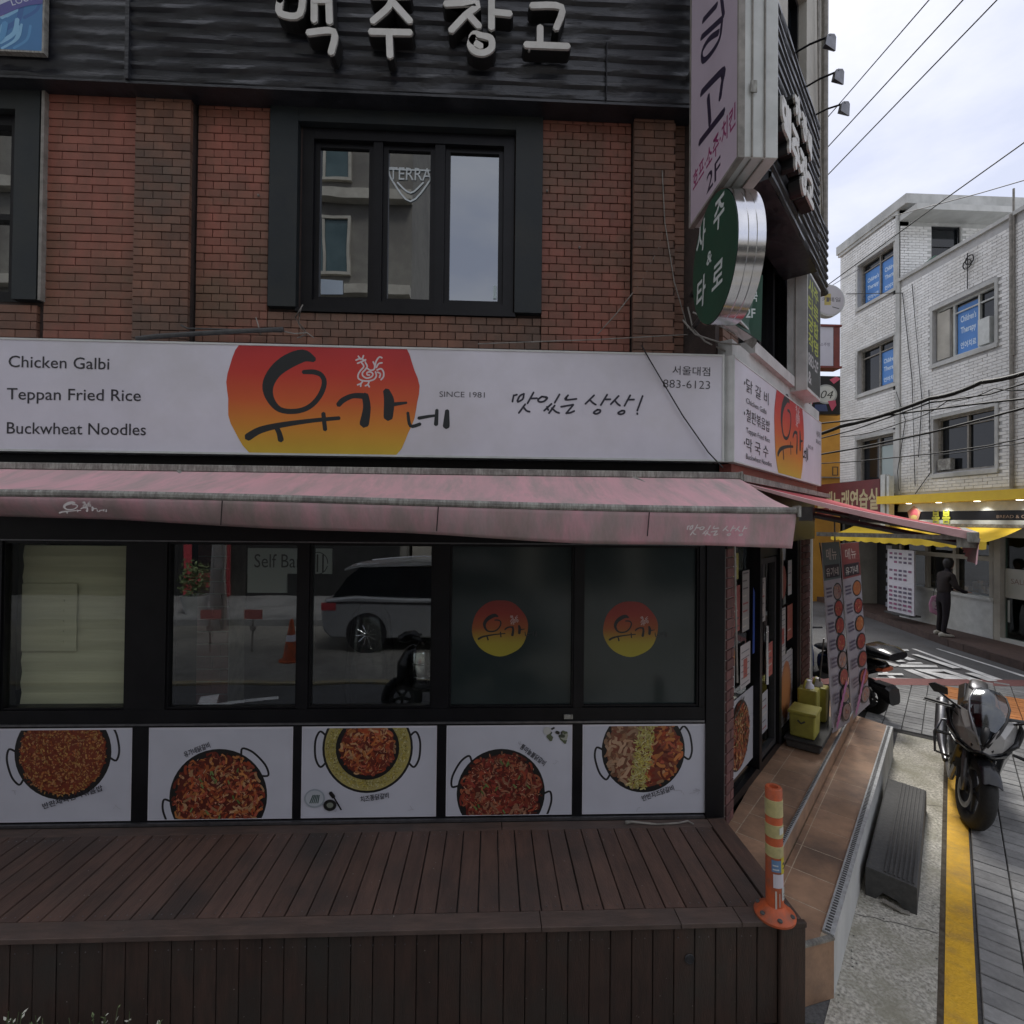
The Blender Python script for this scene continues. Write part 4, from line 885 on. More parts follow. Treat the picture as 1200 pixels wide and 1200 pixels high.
# side signboard
ss2 = thing('side_signboard', 'shorter white restaurant signboard round the corner over the side entrance', 'sign', tuple(SD.p(1.4, .03, 2.99)))
q = MB(); q.box(SD, -.13, 2.88, -.06, .098, 2.995, 3.692); q.build('box', M_signw, ss2, bevel=.004)
q = MB(); q.box(SD, -.14, -.131, -.06, .10, 2.99, 3.70); q.frame(SD, -.135, 2.885, 2.988, 3.698, .010, .05, .103); q.build('edge_frame', M_signe, ss2)
pr = Print(SD, .1); G_ = lambda x, y: SD.at(x, y, .1)
e0, e1 = SD.at(907.5, 500, .1), SD.at(942, 520, .1); rx = (e1[0]-e0[0])/2; cxm = (e0[0]+e1[0])/2
out = [(cxm+rx*(1+.012*math.sin(9*t))*math.cos(t), 3.40+RX*1.0*(1+.01*math.sin(8*t))*math.sin(t)) for t in [2*math.pi*k/60 for k in range(60)]]
out = clip_rect(out, (-9, 9, 3.003, 3.686))
for k in range(24):
    z0, z1 = 3.0+.70*k/24, 3.0+.70*(k+1)/24; q_ = clip_rect(out, (-9, 9, z0, z1))
    if len(q_) > 2: pr.grad(q_, gf); pr.d -= pr.step
pr.d += pr.step*2
kx = rx/RX
at2 = lambda x, y: (cxm+(x-377.5)*KP*kx, 3.40-(y-468)*KP)
for p, w_ in logo_strokes(at2, KP*.9): pr.stroke(p, w_, (.016, .020, .022))
rooster(pr, at2, KP*.9, (.66, .60, .60))
for t, z, h, sp_ in (('닭 갈 비', 3.52, .105, .58), ('Chicken Galbi', 3.43, .055, .52), ('철판볶음밥', 3.31, .10, .62), ('Teppan Fried Rice', 3.22, .055, .62), ('막 국 수', 3.10, .105, .58), ('Buckwheat Noodles', 3.035, .055, .68)):
    pr.text(t, .14, z, h, INK, wid=sp_); 
    if '가' <= t[0] <= '힣': pr.disc(.10, z+h*.4, .012, .012, INK, 10)
pr.text('서울대점', 2.62, 3.52, .07, INK, wid=.22); pr.text('883-6123', 2.6, 3.44, .06, INK, wid=.25); pr.text('SINCE 1981', 2.2, 3.34, .05, INK, wid=.25)
pr.text('네', 2.03, 3.20, .14, INK)
pr.build('lettering', ss2)
# beam under the side signboard
q = MB(); q.box(SD, -.05, 2.9, -.02, .06, 2.93, 2.985); q.build('sign_rail', M_redw, ss2)

# ================================================================== FRONT AWNING
aw = thing('front_awning', 'long faded red fabric awning with a grimy valance over the front windows', 'awning', (-1.5, 3.0, 2.6))
q = MB(); q.box(FR, -5.5, 1.585, .20, .31, 2.865, 2.905); q.box(FR, 1.585, 1.60, .19, .32, 2.855, 2.91); q.build('cassette', M_bar, aw, bevel=.004)
q = MB(); q.box(FR, -5.5, 1.55, .0, .20, 2.885, 2.90); q.build('mounting_plate', M_blackm, aw)
def zbar(x): return 2.712-.0095*(x+2.5)-.008*math.sin(x*1.3+.6)
mb = MB(); n, m_ = 90, 10
for i in range(n+1):
    x = -5.5+7.08*i/n
    for j in range(m_+1):
        t = j/m_; xx = x+(.03*t if i == n else 0); z = 2.862*(1-t)+(zbar(x)-.004)*t-(.018+.012*math.cos(x*2.3))*math.sin(math.pi*t)+.007*math.sin(x*5+t*3)*math.sin(math.pi*t)+.003*math.sin(x*17+t*5)*t*(1-t)*4
        mb.v.append(V(xx, 3.19*(1-t)+2.665*t, z))
for i in range(n):
    for j in range(m_): mb.f.append((i*(m_+1)+j, (i+1)*(m_+1)+j, (i+1)*(m_+1)+j+1, i*(m_+1)+j+1)); mb.r.append(0)
mb.build('canopy', M_fab, aw, smooth=True)
mb = MB(); sec = []
for i in range(41):
    x = -5.5+7.12*i/40; z = zbar(x); sec.append([(x, 2.638, z-.033), (x, 2.672, z-.033), (x, 2.672, z+.002), (x, 2.638, z+.002), (x, 2.632, z-.01), (x, 2.632, z-.024)])
mb.loft(sec); q = mb.build('front_bar', M_bar, aw)
q = MB(); q.box(FR, 1.618, 1.632, .82, .875, 2.62, 2.68); q.build('end_cap', M_bar, aw)
mb = MB(); n, m_ = 120, 8
for i in range(n+1):
    x = -5.5+7.115*i/n; u = max(0, min(1, (x+2.9)/4.3)); dz = .075+.105*u**.7; lean = .11*(1-u)
    for j in range(m_+1):
        t = j/m_; rip = .010*math.sin(x*9+.6*math.sin(x*3))+.005*math.sin(x*23)
        mb.v.append(V(x+(.0 if i < n else -.02*t), 2.640+lean*t*t+rip*t, zbar(x)-.035-dz*t*(1+.04*math.sin(x*4))))
for i in range(n):
    for j in range(m_): mb.f.append((i*(m_+1)+j, (i+1)*(m_+1)+j, (i+1)*(m_+1)+j+1, i*(m_+1)+j+1)); mb.r.append(0)
val = mb.build('valance', M_fabv, aw, smooth=True)
md = val.modifiers.new('thick', 'SOLIDIFY'); md.thickness = .002
for xs in (260, 513, 760):
    q = MB(); P_ = hyp(xs, 600, 2.632); q.poly([(P_.x, 2.628, zbar(P_.x)-.036), (P_.x+.006, 2.628, zbar(P_.x)-.036), (P_.x-.002, 2.633, zbar(P_.x)-.16), (P_.x-.008, 2.633, zbar(P_.x)-.16)]); q.build('seam', M_fabr if 0 else M_cloth2, aw)
wfr = Fr((0, 2.612, 0), (1, 0, 0)); pr = Print(wfr, 0.004); W_ = lambda x, y: wfr.at(x, y, .004); WC = (.62, .58, .57)
for s_ in HW[:-2]: pr.stroke([W_(*( (805+(p[0]-65)*.0735), (615+(p[1]-133)*.075))) for p in s_], [.0052]*len(s_), WC)
mp2 = lambda x, y: W_(70+(x-291)*.235, 589+(y-417)*.125)
for p, w_ in logo_strokes(mp2, .0009): pr.stroke(p, [max(.0045, v) for v in w_], WC)
rooster(pr, lambda x, y: W_(97+(x-418)*.3, 588+(y-418)*.22), .0014, WC)
pr.build('lettering', aw)
q = MB()
for x in (-4.4, .9, -1.9): q.tube([(x, 3.2, 2.86), (x+.22, 2.95, 2.70), (x+.02, 2.67, 2.66)], .016, 6)
q.build('folding_arm', M_bar, aw, kind='stuff')
cr_ = MB(); cr_.tube([hyp(861, 632, 3.3), hyp(862.5, 720, 3.3), hyp(864, 800, 3.3)], .007, 6); tag(cr_.build('crank_rod', M_tube), 'thin pale awning crank rod hanging beside the corner brick pillar', 'rod')
# ================================================================== SIDE AWNING
aw2 = thing('side_awning', 'red fabric awning with pale faded edge and folding arms over the side entrance', 'awning', tuple(SD.p(1.6, .6, 2.5)))
zin, zout, dout = 2.86, 2.545, 1.27
mb = MB(); n, m_ = 16, 8
for i in range(n+1):
    s_ = -.02+3.2*i/n
    for j in range(m_+1):
        t = j/m_; mb.v.append(SD.p(s_, .10+(dout-.10)*t, zin+(zout-zin)*t-.02*math.sin(math.pi*t)))
for i in range(n):
    for j in range(m_): mb.f.append((i*(m_+1)+j, (i+1)*(m_+1)+j, (i+1)*(m_+1)+j+1, i*(m_+1)+j+1)); mb.r.append(0)
o = mb.build('canopy', M_fabr, aw2, smooth=True)
mb = MB()
for j in range(9):
    t = j/8; d = .10+(dout-.08)*t; z = zin+(zout-zin)*t-.02*math.sin(math.pi*t)
    mb.v += [SD.p(-.03, d, z+.004), SD.p(.03, d, z+.006), SD.p(.03, d, z-.010-.022*t), SD.p(-.03, d, z-.012-.026*t)]
for j in range(8):
    for k in range(4): mb.f.append((j*4+k, j*4+(k+1) % 4, (j+1)*4+(k+1) % 4, (j+1)*4+k)); mb.r.append(0)
mb.build('hem', M_hem, aw2, smooth=40)
q = MB(); q.box(SD, -.04, 3.2, .06, .14, 2.865, 2.91); q.build('cassette', M_bar, aw2)
q = MB(); q.box(SD, -.05, 3.2, dout-.01, dout+.04, zout-.05, zout+.005); q.build('front_bar', M_bar, aw2, bevel=.004)
mb = MB()
for i in range(31):
    s_ = -.04+3.2*i/30
    for j in range(5): t = j/4; mb.v.append(SD.p(s_+.02*t, dout+.045+.02*math.sin(s_*11+t)*t-.03*t, zout-.03-.14*t))
for i in range(30):
    for j in range(4): mb.f.append((i*5+j, (i+1)*5+j, (i+1)*5+j+1, i*5+j+1)); mb.r.append(0)
mb.build('valance', M_fab, aw2, smooth=True)
for s0 in (.12, 2.3):
    q = MB(); q.tube([SD.p(s0, .12, 2.72), SD.p(s0+.03, .50, 2.64)], .024, 6); q.tube([SD.p(s0+.03, .46, 2.65), SD.p(s0+.04, dout-.02, 2.48)], .020, 6); q.box(SD, s0-.02, s0+.06, .44, .52, 2.60, 2.69); q.build('folding_arm', M_steel, aw2)
q = MB(); q.box(SD, .05, .09, .55, dout-.05, 2.505, 2.53); q.build('light_strip', M_bar, aw2)
q = MB(); q.box(SD, .0, .09, dout-.05, dout+.03, zout-.08, zout-.01); q.build('bracket', M_bar, aw2)
cr_ = MB(); cr_.tube([SD.p(2.75, .25, 2.6), SD.p(2.75, .28, .95)], .008, 6); tag(cr_.build('crank_rod', M_tube), 'thin awning crank rod hanging near the far brick pillar of the side front', 'rod')
# ================================================================== BEER HALL LETTERS (front)
M_chs = pm('letter_side', (.012, .012, .012), None, rough=.5)
def channel_letters(parent, fr, glist, wd, d0, d1, nm='letter'):
    """each syllable is a part: rounded strokes standing off the wall on black boxes"""
    for strokes in glist:
        b = MB(); f = MB(); k = 0
        for s_ in strokes:
            rb_ = ribbon(s_, wd if len(s_) == 2 else [wd]*len(s_)); big = ribbon(s_, wd*1.22 if len(s_) == 2 else [wd*1.22]*len(s_))
            b.ext([fr.p(x, d0, z) for x, z in big], fr.n*(d1-d0+k*.0006)); f.ext([fr.p(x, d1+k*.0006+.001, z) for x, z in rb_], fr.n*.014); k += 1
        o = f.build(nm, M_chan, parent); b.build('letter_side', M_chs, o)
bs = thing('beer_hall_letters', 'four big off-white Korean channel letters on the black corrugated front fascia', 'sign', (-.7, 3.1, 5.4))
Lq = lambda l: [FR.at(x, y, .18) for x, y in l]
G1 = [[(328, 0), (328, 15), (351, 16), (352, -18), (328, -18), (328, 0)], [(368, -25), (368, 23)], [(384, -28), (386, 25)], [(362, 38), (391, 37), (388, 61)], [(368, 0), (384, 0)]]
G2 = [[(437, -6), (478, -6)], [(461, -6), (455, 8), (437, 24)], [(462, 4), (480, 24)], [(435, 37), (480, 38)], [(456, 40), (457, 65)]]
G3 = [[(534, -12), (556, -12)], [(523, 4), (560, 4), (545, 18), (529, 35)], [(548, 16), (561, 30)], [(576, -20), (576, 32)], [(577, 14), (597, 16)], [(563, 54), (553, 47), (556, 40), (564, 42), (575, 45), (576, 56), (567, 62), (556, 60), (551, 52), (555, 44)]]
G4 = [[(624, 6), (658, 8), (652, 32)], [(633, 32), (633, 50)], [(617, 52), (665, 54)]]
channel_letters(bs, FR, [[Lq(s_) for s_ in G] for G in (G1, G2, G3, G4)], .043, .08, .165)
bs2 = thing('beer_hall_side_letters', 'stacked white Korean channel letters on the black corrugated side fascia', 'sign', tuple(SD.p(.8, .35, 5)))
def sgl(cx, cz, k, G): 
    return [[(cx+x*k*1.0, cz+z*k) for x, z in s_] for s_ in G]
gA = [[(-.5, .5), (-.5, -.05), (0, -.05), (0, .5), (-.5, .5)], [(.25, .6), (.25, -.2)], [(.55, .65), (.55, -.2)], [(-.3, -.4), (.5, -.4), (.5, -.8)]]
gB = [[(-.5, .5), (.5, .5), (0, .2), (-.5, -.1)], [(.1, .2), (.5, -.1)], [(-.6, -.35), (.6, -.35)], [(0, -.35), (0, -.8)]]
gC = [[(-.5, .5), (.1, .5), (-.1, .1), (-.5, -.2)], [(-.15, .15), (.15, -.15)], [(.4, .65), (.4, -.3)], [(.4, .15), (.7, .15)], [(0, -.4), (.35, -.6), (0, -.85), (-.3, -.6), (0, -.4)]]
gD = [[(-.4, .45), (.4, .45), (.3, -.1)], [(0, .0), (0, -.45)], [(-.6, -.5), (.6, -.5)]]
gE = [[(-.5, .3), (.1, .4), (-.3, -.3)], [(.3, .7), (.35, -.5)], [(.35, .1), (.7, .1)]]
cen = []
for (x, y), gg, kk in (((921, 142), gA, .17), ((932, 172), gB, .17), ((941, 200), gC, .18), ((949, 222), gD, .17)):
    c_ = SD.at(x, y, .38); cen.append(sgl(c_[0], c_[1], kk, gg))
for (x, y), gg, kk in (((934, 128), gE, .12), ((942, 148), gC, .10), ((948, 168), gA, .10)):
    c_ = SD.at(x, y, .38); cen.append(sgl(c_[0], c_[1], kk, gg))
channel_letters(bs2, SD, cen, .052, .30, .37)

# ================================================================== BEER POSTER top left
po = thing('beer_poster', 'blue framed beer poster with white foam hung on the black fascia at the left', 'poster', (-3.2, 3.2, 5.4))
q = MB(); A0 = FR.at(51, 62, .07); q.box(FR, A0[0]-.62, A0[0], .035, .07, A0[1], A0[1]+.95); q.build('panel', M_bar, po)
pr = Print(FR, .0705); x1, z1 = A0; x0 = x1-.61; pr.rect(x0, x1-.012, z1+.012, z1+.94, (.06, .20, .42)); pr.clip = (x0, x1-.012, z1+.012, z1+.94)
for k in range(60):
    a, z = rndm.uniform(x0, x1), rndm.uniform(z1, z1+.9); c_ = rndm.choice([(.10, .30, .55), (.25, .50, .72), (.05, .14, .36), (.55, .72, .82)]); pr.stroke([(a, z), (a+.08, z+.06), (a+.1, z+.15)], rndm.uniform(.01, .04), c_)
pr.stroke([(x1-.30, z1+.28), (x1-.16, z1+.37), (x1-.0, z1+.40)], .13, (.55, .62, .72)); pr.stroke([(x1-.30, z1+.25), (x1-.14, z1+.33), (x1, z1+.36)], .07, (.10, .10, .32))
pr.text('LOUD', x1-.20, z1+.30, .06, (.6, .65, .7), rot=.35); pr.build('printed_picture', po)

# ================================================================== BLADE SIGN
bsn = thing('vertical_blade_sign', 'tall pale vertical box sign with black and purple Korean lettering projecting from the corner', 'sign', (1.34, 2.85, 4.447))
q = MB(); q.box(BL, -3.17, -2.53, -.205, -.004, 4.447, 8.2); q.build('box', M_signe, bsn, bevel=.004)
q = MB(); q.frame(BL, -3.174, -2.527, 4.443, 8.2, .015, -.03, .004)
for x in (1.305, 1.37): q.prism([(x, 2.521), (x+.006, 2.521), (x+.006, 2.5295), (x, 2.5295)], 4.447, 8.2); q.prism([(x, 2.54), (x+.006, 2.54), (x+.006, 3.16), (x, 3.16)], 4.439, 4.4465)
q.build('seam_strip', M_tube, bsn)
q = MB(); q.prism([(1.295, 2.514), (1.327, 2.514), (1.327, 2.5205), (1.295, 2.5205)], 4.77, 4.83); q.build('hinge', M_bar, bsn)
pr = Print(BL, .0002); pr.rect(-3.156, -2.544, 4.461, 8.15, (.56, .48, .56)); B_ = lambda x, y: BL.at(x, y, 0)
def bst(l, w_, c): pr.stroke([B_(*p) for p in l], w_, c)
DK = (.03, .02, .05); PU = (.30, .03, .14)
for l in ([(822, 109), (834, 96), (848, 83), (846, 98), (844, 114)], [(830, 114), (832, 144)], [(820, 167), (834, 149), (848, 131)]): bst(l, .041, DK)
for l in ([(824, 24), (832, 15), (840, 6)], [(845, -6), (848, 18)], [(822, 44), (834, 33), (846, 22)], [(846, 26), (843, 46), (833, 63), (824, 71), (823, 60), (831, 46), (842, 38)]): bst(l, .032, DK)
a0, z0 = B_(812, 224); a1, z1 = B_(862, 149); pr.text('호프·소주·치킨', a0, z0-.0, .132, PU, wid=(a1-a0), bold=.02, rot=math.atan2(0, 1)); a0, z0 = B_(828, 228); pr.text('2F', a0, z0, .155, DK, wid=.18, bold=.01)
pr.text('맥주', -3.06, 6.4, .38, DK, bold=.02); pr.build('lettering', bsn)
q = MB(); q.tube([(1.34, 3.165, 5.65), (1.34, 3.47, 5.65)], .02, 6); q.tube([(1.34, 3.165, 6.3), (1.34, 3.47, 6.3)], .02, 6); q.build('bracket', M_steel, bsn)
# oval fortune sign
ov = thing('oval_fortune_sign', 'dark green oval sign with white Korean letters and a polished steel rim', 'sign', (1.34, 2.83, 3.71))
OY, OZ, RY, RZ = 2.829, 4.076, .293, .360; OX0, OX1 = 1.250, 1.390
mb = MB(); N = 56
def orow(x, f): return [(x, OY+RY*f*math.cos(2*math.pi*k/N), OZ+RZ*f*math.sin(2*math.pi*k/N)) for k in range(N)]
mb.loft([orow(OX0, .97), orow(OX0-.004, 1.0), orow(OX0+.045, 1.0), orow(OX0+.047, .992), orow(OX0+.05, 1.0), orow(OX0+.09, 1.0), orow(OX0+.092, .992), orow(OX0+.095, 1.0), orow(OX1, 1.0), orow(OX1, .97)]); mb.build('rim', M_chrome, ov, smooth=35)
OFr = Fr((OX0-.004, 0, 0), (0, -1, 0)); q = MB(); q.ext([OFr.p(-(OY+RY*.985*math.cos(t)), .001, OZ+RZ*.985*math.sin(t)) for t in [2*math.pi*k/N for k in range(N)]], OFr.n*.003); q.build('face', M_green, ov)
pr = Print(OFr, .0045); O_ = lambda x, y: OFr.at(x, y, .0045); OW = (.60, .66, .64)
for ch, (x, y), h in (('주', (836, 272), .19), ('사', (816, 299), .19), ('로', (834, 343), .173), ('타', (816, 362), .19), ('&', (828, 312), .10)):
    a0, z0 = O_(x, y); pr.text(ch, a0, z0, h, OW, wid=(.135 if ch != '&' else .07), bold=.02, shear=.15)
pr.build('lettering', ov)
q = MB(); q.tube([(1.35, 3.09, 4.20), (1.42, 3.60, 4.20)], .018, 6); q.tube([(1.35, 3.08, 3.95), (1.42, 3.60, 3.95)], .018, 6); q.build('bracket', M_steel, ov)
tb = thing('torn_sign_bracket', 'pale bent metal tray bracket with torn sheet under the oval green sign', 'bracket', (1.6, 3.3, 3.75))
mb = MB(); Y_ = 3.32
T0 = [hyp(838, 372, 3.15), hyp(862, 368, 3.05), hyp(884, 392, 3.25), hyp(872, 398, 3.4), hyp(852, 384, 3.4)]
mb.ext(T0, (0, 0, -.012)); mb.build('tray', M_signe, tb)
mb = MB(); T1 = [hyp(872, 398, 3.38), hyp(886, 391, 3.26), hyp(887, 402, 3.28), hyp(882, 408, 3.33), hyp(876, 403, 3.36)]
mb.ext(T1, (0, .006, 0)); mb.build('torn_sheet', M_bar, tb)
mb = MB()
for l in (((800, 375, 3.5), (815, 392, 3.45), (845, 402, 3.45), (868, 404, 3.4)), ((806, 360, 3.56), (812, 385, 3.5), (826, 400, 3.48), (850, 412, 3.45)), ((812, 366, 3.5), (840, 380, 3.4), (862, 392, 3.38))): mb.tube([hyp(*p) for p in l], .006, 5)
mb.build('loose_wire', M_tube, tb)

mb = MB(); T2 = [hyp(866, 332, 3.12), hyp(894, 322, 3.12), hyp(892, 400, 3.22), hyp(880, 392, 3.2), hyp(862, 380, 3.12)]
mb.ext(T2, (0, .012, 0)); mb.build('reflection_plate', M_green, tb)  # green plate and its lettering stand in for a reflection in the steel rim
OP = Fr((0, 3.10, 0), (1, 0, 0)); pr = Print(OP, .001); a_, z_ = OP.at(874, 372); pr.text('2F', a_, z_, .08, (.6, .66, .64), wid=.06, bold=.02); a_, z_ = OP.at(872, 352); pr.text('외국', a_, z_, .07, (.6, .66, .64), wid=.085, bold=.02); pr.build('lettering', tb)
# spotlights
for k, (b, e, lab) in enumerate((((930, 63), (973, 42), 'uppermost of the three small grey floodlights on thin arms above the side fascia'), ((943, 103), (983, 83), 'middle one of the three small grey floodlights on thin arms above the side fascia'), ((955, 135), (990, 121), 'lowest of the three small grey floodlights on thin arms above the side fascia'))):
    s0, z0 = SD.at(*b, .28); s1, z1 = SD.at(*e, .53); P0, P1 = SD.p(s0, .26, z0), SD.p(s1, .53, z1)
    t = thing('floodlight', lab, 'lamp', tuple(P0), 'floodlights over the side fascia')
    q = MB(); q.tube([P0, (P0+P1)/2+V(0, 0, .012), P1], .0075, 6); q.build('arm', M_blackm, t)
    ff = Fr((P1.x, P1.y, P1.z), (.94, .34, 0)); q = MB()
    sec = [[P1+V(-.045, -.015, -.075)+V(0, 0, 0), P1+V(.055, .02, -.09), P1+V(.07, .06, -.06), P1+V(-.03, .05, -.05)], [P1+V(-.03, -.01, .0), P1+V(.06, .02, .015), P1+V(.07, .05, .02), P1+V(-.02, .04, .01)], [P1+V(-.01, .0, .02), P1+V(.04, .01, .03), P1+V(.05, .04, .03), P1+V(.0, .03, .02)]]
    q.loft(sec); q.build('head', M_steel, t, bevel=.003)
# white boxed blade on the side wall
wb_ = thing('menu_box_sign', 'pale grey box sign with a dark green and yellow lettered face on the side wall', 'sign', tuple(SD.p(1.9, .1, 3.8)))
q = MB(); q.box(SD, 1.62, 2.24, .03, .2, 3.80, 4.93); q.build('box', M_signe, wb_, bevel=.004)
q = MB(); q.box(SD, 1.612, 1.619, .10, .106, 3.81, 4.92); q.build('seam_strip', M_tube, wb_)
pr = Print(SD, .2005); pr.rect(1.635, 2.225, 3.83, 4.90, (.05, .055, .05))
for i, (t, c) in enumerate((('사주', (.42, .48, .05)), ('타로', (.42, .48, .05)), ('궁합', (.42, .48, .05)), ('작명', (.42, .48, .05)), ('883-2F', (.5, .5, .5)), ('&', (.5, .5, .5)))): pr.text(t, 1.66, 4.73-i*.17, .16, c, wid=.46 if t != '&' else .15, bold=.02)
pr.build('lettering', wb_)
# conduit bundle over the signboard and wires below the window
q = MB()
def hp_(l, d): return [FR.p(*[FR.at(x, y, d)[0], d, FR.at(x, y, d)[1]]) for x, y in l]
q.tube(hp_([(160, 397), (185, 394), (230, 391), (285, 388), (332, 386)], .0), .016, 6); q.tube(hp_([(212, 381), (220, 385), (260, 386), (330, 389)], -.02), .006, 5); tag(q.build('conduit_bundle', M_rib, smooth=True), 'dark corrugated conduit lying along the top of the signboard under the window', 'conduit')
q = MB()
for l in ([(355, 357), (346, 372), (352, 384), (360, 392), (348, 396)], [(353, 360), (350, 378), (358, 388), (352, 396)], [(300, 372), (304, 386), (306, 392)], [(330, 388), (345, 391), (360, 390), (368, 396)]): q.tube(hp_(l, -.02), .004, 5)
tag(q.build('tangled_wire', M_tube, smooth=True), 'tangled pale wires hanging from the lower left corner of the upper window', 'wire')
q = MB(); q.tube(hp_([(700, 392), (722, 368), (752, 330), (772, 290), (776, 268)], -.06), .004, 5); q.tube(hp_([(776, 200), (779, 260), (790, 330), (806, 385)], -.05), .004, 5); q.tube(hp_([(560, 403), (640, 400), (700, 398), (806, 392)], .0), .004, 5); tag(q.build('loose_wire', M_tube, smooth=True), 'thin wires running down the dark brick pilaster near the corner', 'wire')
# bolts and anchors on the wall
q = MB()
for x, y, d in ((196, 306, -.08), (194, 266, -.08), (303, 229, -.1), (738, 420, 0), (620, 60, .3), (641, 224, -.1), (679, 290, -.1), (746, 308, -.08)): 
    a, z = FR.at(x, y, d); q.lathe(FR.p(a, d-.004, z), FR.n, [(0, .008), (.012, .007), (.014, .003)], 8)
q.build('wall_anchor', M_bar, bld, kind='stuff')

# ================================================================== THINGS INSIDE
bd_ = thing('roller_blind', 'beige pleated blind pulled down behind the leftmost window pane', 'blind', (-2.85, 3.8, 1.3))
mb = MB()
for k in range(16):
    z = 1.30+k*.072; mb.v += [V(-3.19, 3.64+(.012 if k % 2 else 0), z), V(-2.50, 3.64+(.012 if k % 2 else 0), z)]
for k in range(15): mb.f.append((2*k, 2*k+1, 2*k+3, 2*k+2)); mb.r.append(0)
mb.build('slat_sheet', M_blind, bd_)
q = MB(); q.box(FR, -2.48, -2.455, -.16, -.13, 1.3, 2.4); q.build('side_rail', M_bar, bd_)
q = MB(); q.box(FR, -3.18, -2.82, -.135, -.128, 1.66, 2.12)
for k in range(5): q.box(FR, -3.06, -2.90, -.127, -.122, 1.72+k*.07, 1.735+k*.07)
q.build('shutter_panel', M_blind, bd_)
ip = MB(); ip.box(FR, -2.22, -1.98, -.75, -.5, .55, 2.75); ipo = ip.build('inner_pillar', M_smort, bld)
k = 0; z = 1.15
while z < 2.7:
    for a0, a1 in (((-2.215, -2.10), (-2.095, -1.985)) if k % 2 else ((-2.215, -2.04), (-2.035, -1.985))): 
        b = MB(); b.box(FR, a0, a1, -.502, -.488, z, z+.085, random.random(), .002, False); b.build('brick', M_sbrick, ipo)
    z += .095; k += 1
sb = thing('self_bar_sign', 'grey hanging self bar sign with cutlery symbol inside the middle window', 'sign', (-1.5, 4.2, 2.0))
SBF = Fr((0, 3.8, 0), (1, 0, 0)); q = MB(); a0, z0 = SBF.at(290, 672); a1, z1 = SBF.at(389, 643); q.box(SBF, a0, a1, -.02, 0, z0, z1); q.box(SBF, a0, a0+.28, -.02, -.002, z0-.14, z0); q.build('board', pm('grey_board', (.55, .57, .57), None, rough=.5), sb)
pr = Print(SBF, .001); x0 = SBF.at(298, 668); pr.text('Self Bar', x0[0], x0[1]+.02, .14, (.03, .03, .03), wid=.34); 
a_, z_ = SBF.at(372, 660)
for dx in (-.03, .0, .04): pr.stroke([(a_+dx, z_-.06), (a_+dx, z_+.06)], .012, (.04, .04, .04))
pr.stroke([(a_+.075*math.cos(t*.5), z_+.08*math.sin(t*.5)) for t in range(13)], .006, (.04, .04, .04))
pr.build('lettering', sb)
wt = thing('water_dispenser', 'tall steel water canister on a dark stand inside the window', 'canister', (-.55, 4.0, .55))
q = MB(); q.lathe((-.50, 3.95, 1.32), (0, 0, 1), [(0, .10), (.01, .105), (.26, .105), (.29, .085), (.31, .04), (.33, .03)], 20); q.ring((-.50, 3.95, 1.40), (0, 0, 1), .106, .004, 20, 6); q.ring((-.50, 3.95, 1.50), (0, 0, 1), .106, .004, 20, 6); q.build('canister', M_chrome, wt, smooth=40)
q = MB(); q.box(Fr((-.5, 3.95, 0), (1, 0, 0)), -.16, .14, -.15, .15, .55, 1.32); q.build('stand', M_matte, wt)
ch = thing('draped_chair', 'black chair with a dark coat hung over its back inside the window', 'chair', (-.75, 4.0, .55))
q = MB(); q.loft([[(-.90+.02*math.cos(t)*0+.16*math.cos(t)*k_, 3.95+.12*math.sin(t)*k_, z) for t in [2*math.pi*i/12 for i in range(12)]] for z, k_ in ((.95, 1.0), (1.3, 1.25), (1.6, 1.1), (1.85, .9), (1.93, .5))]); q.build('coat', M_gloss, ch, smooth=True)
q = MB(); 
for x, y in ((-1.05, 3.85), (-.75, 3.85), (-1.05, 4.1), (-.75, 4.1)): q.tube([(x, y, .552), (x, y, .96)], .015, 6)
q.build('leg', M_steel, ch, kind='stuff')
tr = thing('orange_traffic_cone', 'orange traffic cone standing across the street by the parked car', 'cone', (-3.4, -2.2, 0))
q = MB(); q.lathe((-3.55, -2.3, 0), (0, 0, 1), [(0, .2), (.03, .2), (.031, .14), (.72, .03), (.74, .02)], 20); q.build('cone_body', M_orange, tr, smooth=40); q = MB(); q.lathe((-3.55, -2.3, .35), (0, 0, 1), [(0, .092), (.12, .073)], 20); q.build('white_band', M_signw, tr)
bt_ = thing('barrier_trestle', 'two small pink tagged barriers standing across the street', 'barrier', (-4.6, -2.8, 0))
for x in (-5.3, -4.5):
    q = MB(); q.box(Fr((x, -2.9, 0), (1, 0, 0)), -.18, .18, 0, .03, .62, .80); q.build('tag_board', pm('pink_tag%d' % int(-x*10), (.45, .16, .14), None, rough=.6) if x < -5 else MATS['pink_tag53'], bt_)
    q = MB(); q.tube([(x, -2.9, 0), (x, -2.9, .62)], .02, 6); q.ring((x, -2.9, .45), (0, 1, 0), .05, .02, 14, 6); q.build('post', M_tube, bt_)

